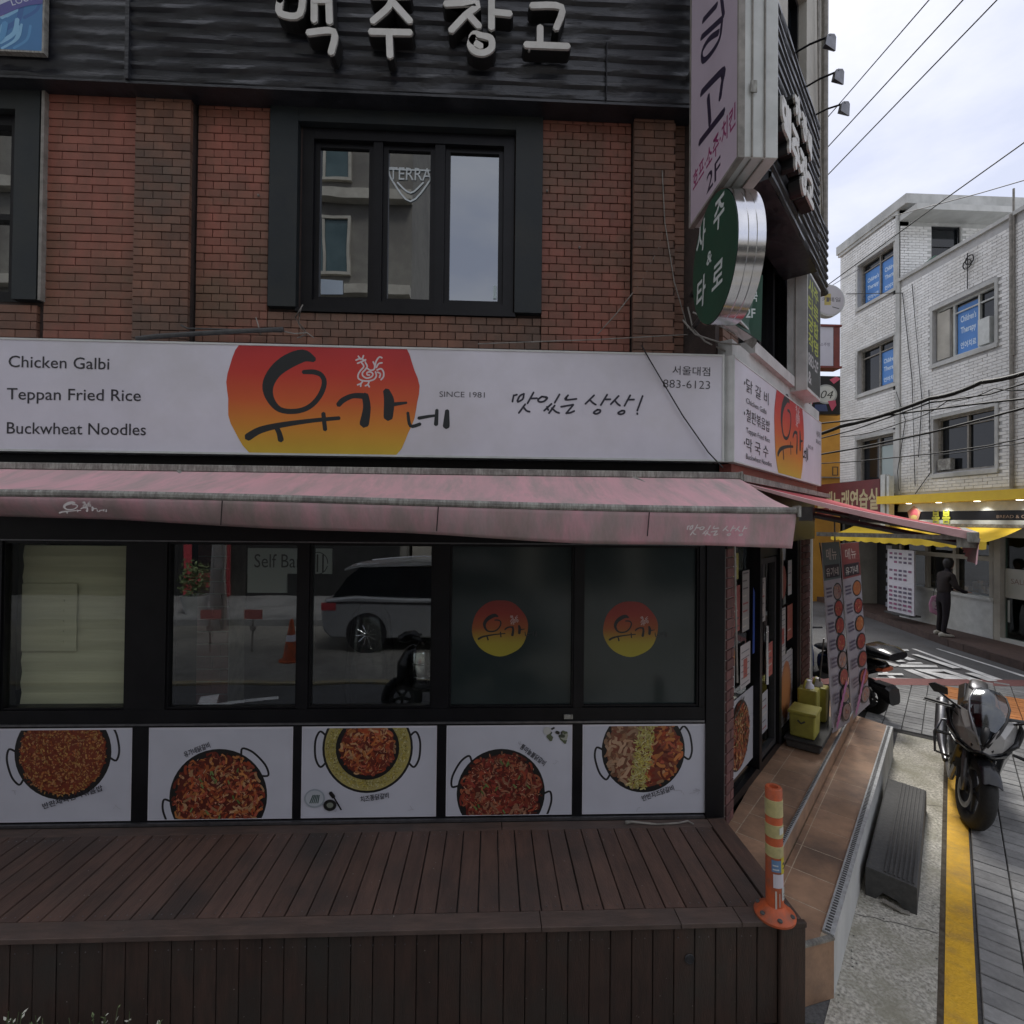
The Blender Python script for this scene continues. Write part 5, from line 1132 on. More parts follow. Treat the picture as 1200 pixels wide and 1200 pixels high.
# ================================================================== FAR WHITE BUILDING
fb = thing('white_brick_building', 'white brick block with blue window banners and a yellow shop fascia across the street', 'building', (12, 9, 0))
def wallgrid(fr, a0, a1, z0, z1, d0, d1, holes, mb):
    """wall with rectangular openings"""
    xs = sorted(set([a0, a1]+[v for h in holes for v in h[:2] if a0 < v < a1])); zs = sorted(set([z0, z1]+[v for h in holes for v in h[2:] if z0 < v < z1]))
    for i in range(len(xs)-1):
        for j in range(len(zs)-1):
            cx, cz = (xs[i]+xs[i+1])/2, (zs[j]+zs[j+1])/2
            if any(h[0] < cx < h[1] and h[2] < cz < h[3] for h in holes): continue
            mb.box(fr, xs[i], xs[i+1], d0, d1, zs[j], zs[j+1], back=True)
W1, W2, W3, W4, W5 = (-14.35, -12.97, 8.80, 10.02), (-14.35, -12.97, 6.28, 7.52), (-14.37, -12.96, 3.70, 4.95), (-11.83, -10.31, 6.41, 7.68), (-11.8, -10.31, 3.77, 5.06)
WX = [(-9.4, -7.9, 6.41, 7.68), (-9.4, -7.9, 3.77, 5.06), (-7.0, -5.4, 6.41, 7.68), (-7.0, -5.4, 3.77, 5.06)]
holes = [W1, W2, W3, W4, W5]+WX
mb = MB(); wallgrid(FB, -15.12, -12.86, 3.25, 10.9, -.25, 0, holes, mb); wallgrid(FB, -12.86, -3.5, 3.25, 8.85, -.25, .0, holes, mb)
wl = mb.build('wall', M_wmort, fb)
bk = MB()
def far_bricks(fr, a0, a1, z0, z1, d, holes, L_=.21, h=.072):
    r = 0; z = z0
    while z+h <= z1:
        a = a0+(0 if r % 2 else -L_/2)
        while a < a1:
            b0, b1 = max(a, a0), min(a+L_, a1); cx = (b0+b1)/2
            if b1-b0 > .04 and not any(h_[0]-.09 < cx < h_[1]+.09 and h_[2]-.16 < z+h/2 < h_[3]+.10 for h_ in holes): bk.box(fr, b0, b1-.012, d, d+.010+random.uniform(0, .004), z, z+h-.012, random.random(), 0, False)
            a += L_
        z += h; r += 1
far_bricks(FB, -15.10, -12.93, 3.35, 10.65, 0, holes); far_bricks(FB, -12.79, -8.9, 3.35, 8.72, 0, holes)
SA = Fr((0, 12.86, 0), (1, 0, 0)); wa = (hyp(1090, 300, 12.9).x, hyp(1124, 300, 12.9).x, hyp(1107, 312, 12.9).z, hyp(1107, 266, 12.9).z)
far_bricks(SA, 10.62, 15.5, 8.9, 10.4, .0, [wa])
bk.build('brick_field', M_wbrick, wl, kind='stuff')
mb = MB(); wallgrid(SA, 10.6, 20, 8.6, 10.9, -.2, 0, [(wa[0], wa[1], wa[2], wa[3])], mb); mb.box(SA, 10.6, 20, -.2, .0, 3, 8.6); mb.build('terrace_wall', M_wcon, fb)
mb = MB(); mb.prism([(10.52, 12.55), (20, 12.55), (20, 15.2), (10.52, 15.2)], 10.75, 11.0); mb.prism([(10.6, 12.3), (20, 12.3), (20, 15.1), (10.6, 15.1)], 10.45, 10.6); mb.prism([(10.7, 3.5), (20, 3.5), (20, 12.8), (10.7, 12.8)], 8.3, 8.5); mb.prism([(10.8, 14.9), (20, 14.9), (20, 15.1), (10.8, 15.1)], 0, 10.7); mb.build('roof', M_wcon, fb)
mb = MB(); mb.box(FB, -12.85, -3.5, -.28, .06, 8.85, 8.93); mb.box(FB, -15.16, -12.86, .001, .05, 10.66, 10.90); mb.build('parapet_coping', M_wcon, fb)
mb = MB(); mb.box(FB, -12.93, -12.80, .001, .05, 3.3, 8.85); mb.box(FB, -12.93, -12.86, .001, .05, 8.85, 10.66); mb.build('corner_strip', M_wcon, fb)
BLUE = (.07, .24, .62)
def far_window(h, banner, kind=0):
    q = MB(); q.frame(FB, h[0]-.07, h[1]+.07, h[2]-.10, h[3]+.07, .07, .001, .035); q.box(FB, h[0]-.07, h[1]+.07, .036, .055, h[2]-.12, h[2]-.03); o = q.build('window', M_wcon, fb)
    q = MB(); q.frame(FB, h[0], h[1], h[2], h[3], .05, -.20, -.10); m_ = (h[0]+h[1])/2 if kind != 4 else h[0]+1.04; q.box(FB, m_-.02, m_+.02, -.19, -.11, h[2]+.05, h[3]-.05); (q.box(FB, h[0]+.40, h[0]+.46, -.19, -.11, h[2]+.05, h[3]-.05) if kind == 4 else 0); q.box(FB, h[0]+.05, h[1]-.05, -.18, -.12, h[3]-.26, h[3]-.23); q.build('frame', M_signe if kind == 4 else M_tube, o)
    q = MB(); q.box(FB, h[0]+.05, h[1]-.05, -.17, -.165, h[2]+.05, h[3]-.05); q.build('pane', M_cargl, o)
    if banner:
        pr = Print(FB, -.155, 3e-4)
        for (b0, b1) in banner:
            zt = h[3]-.27 if kind != 4 else h[3]-.12
            pr.rect(b0, b1, h[2]+.06, zt, BLUE); ww = (b1-b0)*.72; c = (b0+b1)/2; hh = zt-h[2]
            for t, fz, f_ in (("Children's", .68, .17), ('Therapy', .46, .17), ('언어치료', .16, .14)): pr.text(t, c-ww/2, h[2]+hh*fz, hh*f_, (.65, .78, .90), wid=ww, bold=.02)
        pr.build('banner', o)
far_window(W1, [(W1[0]+.08, W1[0]+.66), (W1[0]+.72, W1[1]-.06)]); far_window(W2, [(W2[0]+.68, W2[1]-.06)]); far_window(W3, [])
q = MB(); q.box(FB, W3[0]+.72, W3[1]-.06, -.155, -.15, W3[2]+.06, W3[3]-.28); q.build('pale_blind', pm('pale_blind', (.42, .50, .50), None, rough=.7), fb)
far_window(W4, [(W4[0]+.48, W4[0]+1.0)], 4); far_window(W5, [])
for h in WX: far_window(h, [])
q = MB(); q.box(FB, W4[0]+.05, W4[0]+.38, -.15, -.05, W4[2]+.05, W4[3]-.1); q.build('blank_panel', M_cream, fb); q = MB(); q.box(FB, W4[1]-.42, W4[1]-.16, -.14, -.02, W4[2]+.05, W4[2]+.62); q.build('air_conditioner', M_signe, fb)
q = MB(); q.box(FB, W5[0]+.06, W5[0]+.40, -.13, -.02, W5[2]+.06, W5[2]+.32); q.build('air_conditioner', M_bar, fb)
q = MB(); q.frame(SA, wa[0], wa[1], wa[2], wa[3], .05, -.15, -.04); q.box(SA, wa[0], wa[1], -.1, -.09, wa[2], wa[3]); q.box(SA, wa[0]+.05, wa[1]-.05, -.085, -.06, (wa[2]+wa[3])/2, (wa[2]+wa[3])/2+.04); q.build('terrace_window', M_cargl, fb)
q = MB(); q.tube([FB.p(-9.94, .05, 3.3), FB.p(-9.94, .05, 8.9)], .035, 8); q.tube([FB.p(-9.9, .05, 6.0), FB.p(-9.9, .04, 9.4)], .02, 6); q.build('drain_pipe', M_redw if 0 else M_tube, fb)
q = MB()
for l in ([(-14.8, 9.4), (-12.7, 8.5), (-12.4, 6.2), (-12.3, 3.5)], [(-12.4, 8.6), (-12.1, 5.6), (-12.2, 4.2)], [(-12.9, 6.0), (-12.6, 5.2), (-12.85, 3.9), (-12.8, 3.4)], [(-10.9, 8.6), (-10.9, 7.8)], [(-11.9, 5.8), (-11.85, 3.8), (-12.3, 3.3)]): q.tube([FB.p(a, .05, z) for a, z in l], .010, 5)
q.ring(FB.p(-10.9, .06, 8.35), FB.n, .10, .012, 14, 5); q.ring(FB.p(-10.84, .06, 8.42), FB.n, .10, .012, 14, 5)
q.build('wall_cable', M_cable, fb, kind='stuff')
q = MB(); q.tube([(10.7, 12.3, 8.95), (11.0, 12.25, 9.12), (11.3, 12.2, 9.0), (11.6, 12.2, 8.9)], [.05, .13, .12, .05], 8); tag(q.build('rolled_tarp', pm('green_tarp', (.05, .12, .08), None, rough=.7), smooth=True), 'green rolled tarpaulin on the parapet of the white building terrace', 'tarpaulin')
# shop at street level
mb = MB(); mb.box(FB, -13.05, -3.5, -.2, .46, 3.06, 3.26); mb.build('yellow_fascia', M_yelp, fb)
mb = MB(); mb.box(FB, -13.0, -3.5, -.2, .0, 2.86, 3.058); mb.box(FB, -13.0, -3.5, -.2, .002, 2.30, 2.655); mb.build('white_band', M_signe, fb)
mb = MB(); mb.box(FB, -13.0, -3.5, -.2, .004, 2.657, 2.858); mb.build('black_band', M_blackm, fb)
for x, y in ((1065, 590), (1100, 588.5), (1145, 586.5), (1195, 585)):
    a, z = FB.at(x, y, .22); q = MB(); q.lathe(FB.p(a, .22, 3.058), (0, 0, -1), [(0, .055), (.006, .055), (.007, .045)], 14); o = q.build('downlight', M_lamp, fb)
    sp_ = bpy.data.lights.new('downlight_glow', 'SPOT'); sp_.energy = 14; sp_.spot_size = math.radians(95); sp_.spot_blend = .8; sp_.color = (1, .96, .88); sp_.shadow_soft_size = .04
    so_ = bpy.data.objects.new('downlight_glow', sp_); COL.objects.link(so_); so_.parent = o; so_.location = FB.p(a, .20, 3.04)-WLOC[o.name]; so_.rotation_euler = V(-.35, 0, .94).to_track_quat('Z', 'Y').to_euler()
pr = Print(FB, .02, 3e-4); K_ = lambda x, y: FB.at(x, y, .02)
c0 = K_(1071, 602.5); pr.poly([(c0[0]+.21*math.cos(t), c0[1]+.21*math.sin(t)) for t in [math.radians(18+72*k) for k in range(5)]], (.42, .22, .16)); pr.disc(c0[0], c0[1]+.03, .12, .10, (.45, .10, .12)); pr.disc(c0[0], c0[1]-.08, .10, .06, (.50, .38, .15)); 
for (x, y) in ((1093, 612), (1105, 612)): a, z = K_(x, y); pr.text('봄', a-.02, z-.02, .36, (.55, .58, .06), wid=.21, bold=.03)
a, z = K_(1168, 606); pr.text('BREAD & COFFEE', a, z-.02, .09, (.35, .25, .2), wid=.9)
pr.build('lettering', fb)
mb = MB(); mb.box(FB, -12.85, -10.38, -.15, 0, .15, .96); mb.box(FB, -12.9, -10.36, -.15, .08, .96, 1.02); mb.build('counter_wall', M_signe, fb)
mb = MB()
for a in (-12.85, -12.05, -11.3, -10.44): mb.box(FB, a-.04, a+.04, -.1, -.02, 1.02, 2.3)
mb.box(FB, -12.9, -10.36, -.1, -.018, 1.78, 1.88); mb.box(FB, -10.36, -10.22, -.15, .01, .15, 2.3); mb.build('window_frame', M_cream, fb)
mb = MB(); mb.box(FB, -12.9, -10.4, -.13, -.125, 1.02, 2.3); mb.build('pane', M_glass, fb)
mb = MB(); mb.prism([(11.6, 3.5), (11.7, 3.5), (11.7, 15.1), (11.6, 15.1)], 0, 3.3); mb.prism([(10.86, 3.5), (11.6, 3.5), (11.6, 15.1), (10.86, 15.1)], 2.9, 3.0); mb.prism([(10.6, 15.0), (11.9, 15.0), (11.9, 15.1), (10.6, 15.1)], 0, 3.2); mb.prism([(10.75, 12.9), (11.6, 12.9), (11.6, 12.97), (10.75, 12.97)], 0, 2.89); mb.build('inner_wall', M_dark, fb)
mb = MB()
for k in range(22): a = -12.6+2.0*random.random(); mb.box(FB, a, a+random.uniform(.06, .16), -.5, -.4, 1.03, 1.03+random.uniform(.06, .28), random.random())
mb.build('bread_display', pm('bakery_goods', (.34, .18, .08), (.30, .30, .32), 9, .6, rnd=.5), fb, kind='stuff')
mb = MB(); mb.box(FB, -10.2, -3.5, -.1, -.095, .20, 2.3); mb.build('shop_glass', M_teal, fb)
mb = MB(); mb.box(FB, -10.22, -3.5, -.12, .01, .15, .22); mb.box(FB, -8.6, -8.5, -.12, 0, .22, 2.3); mb.box(FB, -7.2, -7.1, -.12, 0, .22, 2.3); mb.build('door_frame', M_signe, fb)
pr = Print(FB, -.09, 3e-4); a, z = FB.at(1178, 700, -.09); a1, z1 = FB.at(1199, 668, -.09); pr.rect(a, a+.62, z, z1, (.40, .40, .36)); pr.text('SALE', a+.12, z+.3, .15, (.2, .12, .1)); pr.rect(a+.05, a+.1, z-.5, z-.05, (.4, .42, .4)); pr.build('notice', fb)
mb = MB(); mb.box(FB, -15.1, -14.9, -.3, 0, .15, 3.2); mb.box(FB, -13.1, -12.9, -.3, 0, .15, 3.2); mb.box(FB, -15.1, -12.9, -.3, 0, 2.75, 3.2); mb.build('entrance_surround', M_darkg, fb)
mb = MB(); 
for k in range(9): mb.box(FB, -13.5+.02*(k % 2), -13.2, -.3, -.15, .3+k*.22, .42+k*.22, random.random())
mb.build('stacked_goods', pm('stacked_boxes', (.10, .12, .16), (.30, .30, .32), 6, .7, rnd=.5), fb, kind='stuff')
# yellow awning
ya = thing('yellow_awning', 'yellow fabric awning with a scalloped valance over the corner shop counter', 'awning', tuple(FB.p(-12, .4, 2.1)))
mb = MB(); n = 20
for i in range(n+1):
    a = -14.35+4.63*i/n
    for j in range(5): t = j/4; mb.v.append(FB.p(a, .02+.78*t, 2.52-.30*t-.03*math.sin(math.pi*t)))
for i in range(n):
    for j in range(4): mb.f.append((i*5+j, (i+1)*5+j, (i+1)*5+j+1, i*5+j+1)); mb.r.append(0)
mb.build('canopy', M_yelf, ya, smooth=True)
mb = MB(); n = 80
for i in range(n+1):
    a = -14.35+4.63*i/n; ph = (a*3.2) % 1
    for j in range(4): t = j/3; mb.v.append(FB.p(a, .80+.02*math.sin(a*9)*t, 2.22-t*(.13+.035*math.sin(math.pi*ph))))
for i in range(n):
    for j in range(3): mb.f.append((i*4+j, (i+1)*4+j, (i+1)*4+j+1, i*4+j+1)); mb.r.append(0)
mb.build('valance', M_yelf, ya, smooth=True)
q = MB(); q.box(FB, -14.4, -9.68, 0.0, .08, 2.50, 2.57); q.build('cassette', M_bar, ya)
# far pavement
fp = [(8.6, 5.0), (9.47, 8.71), (9.65, 10.33), (10.0, 11.97), (10.45, 14.0), (10.6, 15.3), (10.6, 18), (20, 18), (20, -5), (7.6, -5), (8.2, 2)]
mb = MB(); mb.prism(fp, 0, .15); mb.build('far_pavement', pm('brown_paving', (.10, .062, .052), (.075, .05, .043), 12, .8, .3, 60), kind='structure')
mb = MB(); kp = [(8.6, 5.0), (9.47, 8.71), (9.65, 10.33), (10.0, 11.97), (10.45, 14.0)]
for i in range(4):
    a, b = V(*kp[i], 0), V(*kp[i+1], 0); d_ = (b-a).normalized(); f_ = Fr(a, -d_); L_ = (b-a).length
    s_ = 0
    while s_ < L_-.05: l2 = min(.62, L_-s_); mb.box(f_, -s_-l2+.008, -s_, -.002, .07, 0, .148+random.uniform(0, .006), random.random()); s_ += .62
mb.build('far_kerb', pm('dark_kerb', (.06, .04, .035), (.09, .06, .05), 9, .8, .3, 60, rnd=.2), kind='structure')
# menu board by the dark doorway
mbd = thing('menu_board', 'tall white printed price list board leaning beside the dark doorway across the side street', 'board', (10.2, 12.4, .15))
c0, c1 = hz(1040, 724, .15), hz(1071, 731.5, .15); f_ = Fr(c0, (c1-c0)); L_ = (c1-c0).length; zt = 1.76
q = MB(); q.box(f_, 0, L_, -.04, 0, .19, zt); q.build('panel', M_signw, mbd); q = MB(); q.box(f_, .02, L_-.02, -.2, .1, .152, .188); q.build('base', M_rib, mbd)
pr = Print(f_, .001, 3e-4)
for r in range(14):
    z = zt-.13-r*.105
    if r in (3, 7): continue
    for c in range(5):
        if random.random() < .9: w_ = L_*.12; x = L_*(.08+c*.18); pr.rect(x, x+w_, z, z+.055, random.choice([(.12, .1, .16), (.2, .14, .2), (.3, .1, .2)]))
pr.build('lettering', mbd)
# red karaoke sign
ks = thing('karaoke_sign', 'long dark red sign with cream Korean letters on the far street corner', 'sign', (10.3, 14.5, 3.2))
KF = Fr((10.3, 0, 0), (0, -1, 0)); a0, z0 = KF.at(957, 607); a1, z1 = KF.at(1031, 562); at_, zt_ = KF.at(957, 578)
z0 = KF.at(1031, 604)[1]; z1 = KF.at(1031, 561)[1]
q = MB(); q.box(KF, a0, a1, -.12, 0, z0, z1); q.build('board', pm('maroon_board', (.16, .022, .025), (.12, .02, .02), 4, .5), ks)
q = MB(); q.box(KF, a1+.05, a1+.20, -.12, .02, z0-.3, z1+.1); q.box(KF, a1+.26, a1+.34, -.12, .02, z0-.25, z1+.05); q.build('post', M_signe, ks)
pr = Print(KF, .002, 3e-4); pr.text('그래노래연습실', a0+.05, z0+.22, .62*(z1-z0), (.55, .46, .26), wid=(a1-a0)-.12, bold=.03); pr.rect(a0, a1, z0+.02, z0+.05, (.35, .1, .08)); pr.build('lettering', ks)
# ================================================================== ORANGE BUILDING, 04 SIGN, NEIGHBOUR
og = thing('orange_building', 'plain orange rendered building closing the side street behind the cables', 'building', (8, 17, 0))
q = MB(); q.prism([(8.9, 16.2), (12.5, 16.2), (12.5, 24), (8.9, 24)], 0, 6.25); q.build('wall', M_owall, og)
q = MB(); q.prism([(9.3, 16.15), (9.32, 16.15), (9.32, 16.199), (9.3, 16.199)], 0, 6.2); q.prism([(8.9, 16.12), (12.5, 16.12), (12.5, 16.198), (8.9, 16.198)], 4.0, 4.04); q.build('joint', M_tube, og)
pr = Print(Fr((0, 16.2, 0), (1, 0, 0)), .002, 3e-4); f_ = pr.fr; a, z = f_.at(975, 560); pr.text('미', a, z, .5, (.1, .06, .03)); pr.build('lettering', og)
s4 = thing('round_number_sign', 'black square sign with a pale disc reading 04 and pink arrows', 'sign', (10, 15.8, 6.2))
F4 = Fr((0, 15.7, 0), (1, 0, 0)); a0, z0 = F4.at(945, 485); a1, z1 = F4.at(986, 441)
q = MB(); q.box(F4, a0, a1, -.2, 0, z0, z1); q.build('board', M_blackm, s4)
pr = Print(F4, .002, 4e-4); c0 = F4.at(968, 462); pr.disc(c0[0], c0[1], .36, .31, (.30, .32, .32)); pr.disc(c0[0], c0[1], .31, .26, (.50, .52, .50)); pr.text('04', c0[0]-.18, c0[1]-.13, .36, (.02, .02, .02), wid=.42, shear=.3)
for l in (((972, 445), (980, 441), (985, 444), (977, 450)), ((970, 470), (979, 469), (980, 475), (975, 482)), ((945, 472), (953, 471), (949, 480), (947, 478))): pr.poly([F4.at(*p) for p in l], (.45, .06, .12))
pr.poly([F4.at(*p) for p in ((955, 474), (968, 474), (970, 482), (954, 482))], (.03, .05, .14)); pr.build('lettering', s4)
nb_ = thing('neighbour_building', 'low grey building behind the corner building along the side street', 'building', tuple(SD.p(6, -3, 0)))
q = MB(); q.box(SD, 3.6, 8.4, -6, -1.0, 0, 6.5); q.build('wall', M_cream, nb_)
q = MB(); q.box(SD, 3.62, 8.3, -.999, -.95, .3, 2.4); q.build('shop_glass', M_film, nb_)
gp = thing('green_glass_screen', 'green tinted glass screen beside the scooter beyond the brick pillar', 'screen', tuple(SD.p(3.6, 0, 0)))
q = MB(); q.box(SD, 3.3, 4.6, -.32, -.31, .5, 2.35); q.build('pane', M_film, gp); q = MB(); q.frame(SD, 3.27, 4.63, .35, 2.4, .03, -.34, -.29); q.build('frame', M_signe, gp)
# round sign and red framed sign
rs = thing('round_white_sign', 'round white sign with a yellow mark on a bracket high over the side street', 'sign', tuple(hyp(973, 352, 9)))
RF = Fr((0, 9, 0), (1, 0, 0)); c0 = RF.at(972, 352); q = MB(); q.lathe(RF.p(c0[0], -.12, c0[1]), RF.n, [(0, .27), (.002, .29), (.12, .29), (.125, .27)], 36); q.build('drum', M_signe, rs, smooth=40)
pr = Print(RF, .008, 3e-4); pr.disc(c0[0], c0[1], .265, .265, (.58, .56, .58)); pr.rect(c0[0]-.10, c0[0]+.02, c0[1]-.09, c0[1]+.12, (.50, .40, .10)); pr.rect(c0[0]-.06, c0[0]-.01, c0[1]-.03, c0[1]+.05, (.12, .1, .1)); pr.text('카페일', c0[0]-.14, c0[1]-.02, .09, (.06, .05, .06), wid=.34); pr.stroke([(c0[0]+.05, c0[1]-.12), (c0[0]+.17, c0[1]-.15)], .015, (.1, .1, .1)); pr.build('lettering', rs)
q = MB(); q.tube([RF.p(c0[0]-.5, -.06, c0[1]), RF.p(c0[0]-.27, -.06, c0[1])], .02, 6); q.tube([RF.p(c0[0]+.05, -.06, c0[1]+.28), RF.p(c0[0]+.6, -.06, c0[1]+.62)], .006, 5); q.build('bracket', M_steel, rs)
rd = thing('red_framed_sign', 'white sign in a dark red wooden frame hanging over the side street', 'sign', tuple(hyp(972, 430, 10)))
DF = Fr((0, 10, 0), (1, 0, 0)); a0, z0 = DF.at(950, 431); a1, z1 = DF.at(984, 381)
q = MB(); q.box(DF, a0, a1-.13, -.2, 0, z0+.04, z1-.04); q.build('board', M_signw, rd); q = MB(); q.box(DF, a1-.128, a1, -.22, .01, z0+.04, z1-.04); q.box(DF, a0, a1+.03, -.24, .03, z0, z0+.038); q.box(DF, a0, a1+.03, -.24, .03, z1-.038, z1); q.build('frame', M_redw, rd)
pr = Print(DF, .001, 3e-4); pr.text('소주방', a0+.2, z0+.45, .08, (.15, .12, .2), wid=.2); pr.build('lettering', rd)

# ================================================================== OVERHEAD CABLES
def wire(name, label, pts, r, sag=.0):
    P = [hyp(*p) for p in pts]; L_ = []
    for i in range(len(P)-1):
        for k in range(6):
            t = k/6; q_ = P[i].lerp(P[i+1], t); q_ = q_-V(0, 0, sag*4*t*(1-t)); L_.append(q_)
    L_.append(P[-1]); b = MB(); b.tube(L_, r, 5); tag(b.build(name, M_cable, smooth=True), label, 'cable', 'overhead cables across the side street')
wire('overhead_cable', 'leftmost thin cable rising steeply across the sky', [(940, 172, 9), (1092, -4, 5.5), (1200, -130, 4.5)], .008)
wire('overhead_cable', 'second steep thin cable crossing the sky right of the floodlights', [(940, 205, 9), (1132, -4, 5.5), (1230, -110, 4.5)], .009)
wire('overhead_cable', 'third steep thin cable reaching the top edge furthest right', [(940, 236, 9), (1172, -4, 5.5), (1260, -95, 4.5)], .009)
wire('overhead_cable', 'thin cable passing in front of the white building roof corner', [(940, 356, 11), (1105, 235, 8), (1210, 160, 6.5)], .010)
wire('overhead_cable', 'short thin cable at the right edge above the white building roof', [(1040, 255, 12), (1150, 226, 9), (1215, 207, 8)], .009)
wire('overhead_cable', 'thick black cable bundle crossing the white building below its second floor windows', [(930, 515, 11), (985, 500, 9.5), (1090, 467, 8), (1150, 448, 7.3), (1230, 427, 6.6)], .035, .04)
wire('overhead_cable', 'cable running just above the thick bundle', [(930, 499, 11), (985, 494, 9.5), (1060, 484, 8.5), (1140, 474, 7.5), (1230, 464, 6.6)], .016)
wire('overhead_cable', 'cable hugging the underside of the thick bundle', [(930, 522, 11), (1000, 504, 9.5), (1090, 472, 8), (1160, 462, 7.3), (1230, 440, 6.6)], .013)
wire('overhead_cable', 'cable crossing the upper part of the first floor windows', [(930, 538, 11), (1000, 526, 9.5), (1090, 507, 8), (1160, 489, 7.3), (1230, 470, 6.6)], .018)
wire('overhead_cable', 'faint cable crossing the middle of the first floor windows', [(930, 545, 11), (1000, 541, 9.5), (1090, 532, 8), (1160, 522, 7.3), (1230, 507, 6.6)], .010)
wire('overhead_cable', 'slack cable looping from the bundle past the right hand window', [(985, 512, 9.5), (1060, 494, 8.5), (1110, 470, 7.9), (1165, 455, 7.2), (1230, 452, 6.6)], .009, .05)
wire('overhead_cable', 'lowest faint cable dipping toward the yellow fascia at the right', [(1095, 533, 8.5), (1160, 524, 7.4), (1230, 512, 6.6)], .008, .02)
# ================================================================== MOTORCYCLE
class Bk:
    def __init__(s, c, ang, lean, sq=1.0): 
        s.sq = sq
        s.c = Vector(c); s.f = Vector((math.sin(ang), math.cos(ang), 0)); s.l = UPV.cross(s.f); s.cl, s.sl = math.cos(lean), math.sin(lean)
    def __call__(s, f, l, z):
        z = z if z < .6 else .6+(z-.6)*s.sq
        return s.c+s.f*f+s.l*(l*s.cl+z*s.sl)+UPV*(z*s.cl-l*s.sl)
    def dir(s, f, l, z): return s(f, l, z)-s(0, 0, 0)
def rings(B, secs, n=16, e=2.4):
    """secs: (f, l, z, half width, half height[, rise of the width point])"""
    out = []
    for q in secs:
        f, l, z, hw, hh = q[:5]; R_ = []
        for k in range(n):
            t = 2*math.pi*k/n; c, s_ = math.cos(t), math.sin(t); R_.append(B(f, l+hw*math.copysign(abs(c)**(2/e), c), z+hh*math.copysign(abs(s_)**(2/e), s_)))
        out.append(R_)
    return out
def part(parent, nm, mat, fn, **k): q = MB(); fn(q); return q.build(nm, mat, parent, **k)
M_bsil = pm('pale_silver_paint', (.40, .395, .39), (.33, .325, .32), 8, .3, metal=.25)
B = Bk((4.117, 4.286, 0), math.radians(43+180), math.radians(9))
bike = thing('motorcycle', 'silver and black sport motorcycle leaning on its stand at the end of the yellow line', 'motorcycle', tuple(B(-.7, 0, 0)-V(0, 0, B(-.7, 0, 0).z)))
st_ = math.radians(16); cs, sn = math.cos(st_), math.sin(st_)
def BS(f, l, z):          # steered front end: turns about an axis through (-.10)
    x, y = f+.10, l; return B(-.10+x*cs-y*sn, x*sn+y*cs, z)
def BSd(f, l, z): return BS(f, l, z)-BS(0, 0, 0)
def wheel(parent, P, D, R_, r_, nm):
    c = P(0, 0, R_+r_); ax = D(0, 1, 0)
    t = part(parent, nm, M_tyre, lambda q: q.ring(c, ax, R_, r_, 36, 12, .95), smooth=True)
    def rim(q):
        q.ring(c, ax, R_-.05, .012, 32, 8, 3.0); q.lathe(c-ax*.06, ax, [(0, .03), (.12, .03)], 14)
        for k in range(5):
            a = 2*math.pi*k/5+.3; u_ = ax.cross(UPV).normalized(); v_ = ax.cross(u_); d_ = u_*math.cos(a)+v_*math.sin(a); q.tube([c+d_*.02, c+d_*(R_-.05)], [.02, .013], 6)
    part(t, 'rim', M_matte, rim, smooth=30)
    part(t, 'brake_disc', M_steel, lambda q: (q.ring(c-ax*.075, ax, .125, .022, 28, 4, .12), q.ring(c+ax*.075, ax, .125, .022, 28, 4, .12)))
    return t
wheel(bike, BS, BSd, .24, .062, 'front_wheel')
wheel(bike, lambda f, l, z: B(f-1.38, l, z), B.dir, .235, .072, 'rear_wheel')
for sd_ in (-1, 1):
    part(bike, 'fork', M_steel, lambda q: q.tube([BS(0, .085*sd_, .29), BS(-.03, .085*sd_, .42), BS(-.19, .085*sd_, .84)], [.026, .028, .022], 10), smooth=True)
    part(bike, 'brake_caliper', M_matte, lambda q: q.tube([BS(-.08, .095*sd_, .36), BS(-.11, .095*sd_, .44)], [.03, .028], 8))
def fender(q):
    secs = []
    for k in range(9):
        t = math.radians(38+k*11); r1, r2 = .325, .31; w_ = .065
        secs.append([BS(r1*math.cos(t), w_*m, .302+r1*math.sin(t)-(.02 if abs(m) == 1 else 0)) for m in (-1, -.5, .5, 1)]+[BS(r2*math.cos(t), w_*m*.95, .302+r2*math.sin(t)-(.02 if abs(m) == 1 else 0)) for m in (1, .5, -.5, -1)])
    q.loft(secs)
part(bike, 'front_fender', M_gloss, fender, smooth=40)
part(bike, 'fender_trim', M_silver, lambda q: q.loft([[BS(.02-.05*k, .068+.004, .62-.02*k+dz) for dz in (-.05, 0)]+[BS(.02-.05*k, .080, .62-.02*k+dz) for dz in (0, -.05)] for k in range(4)]))
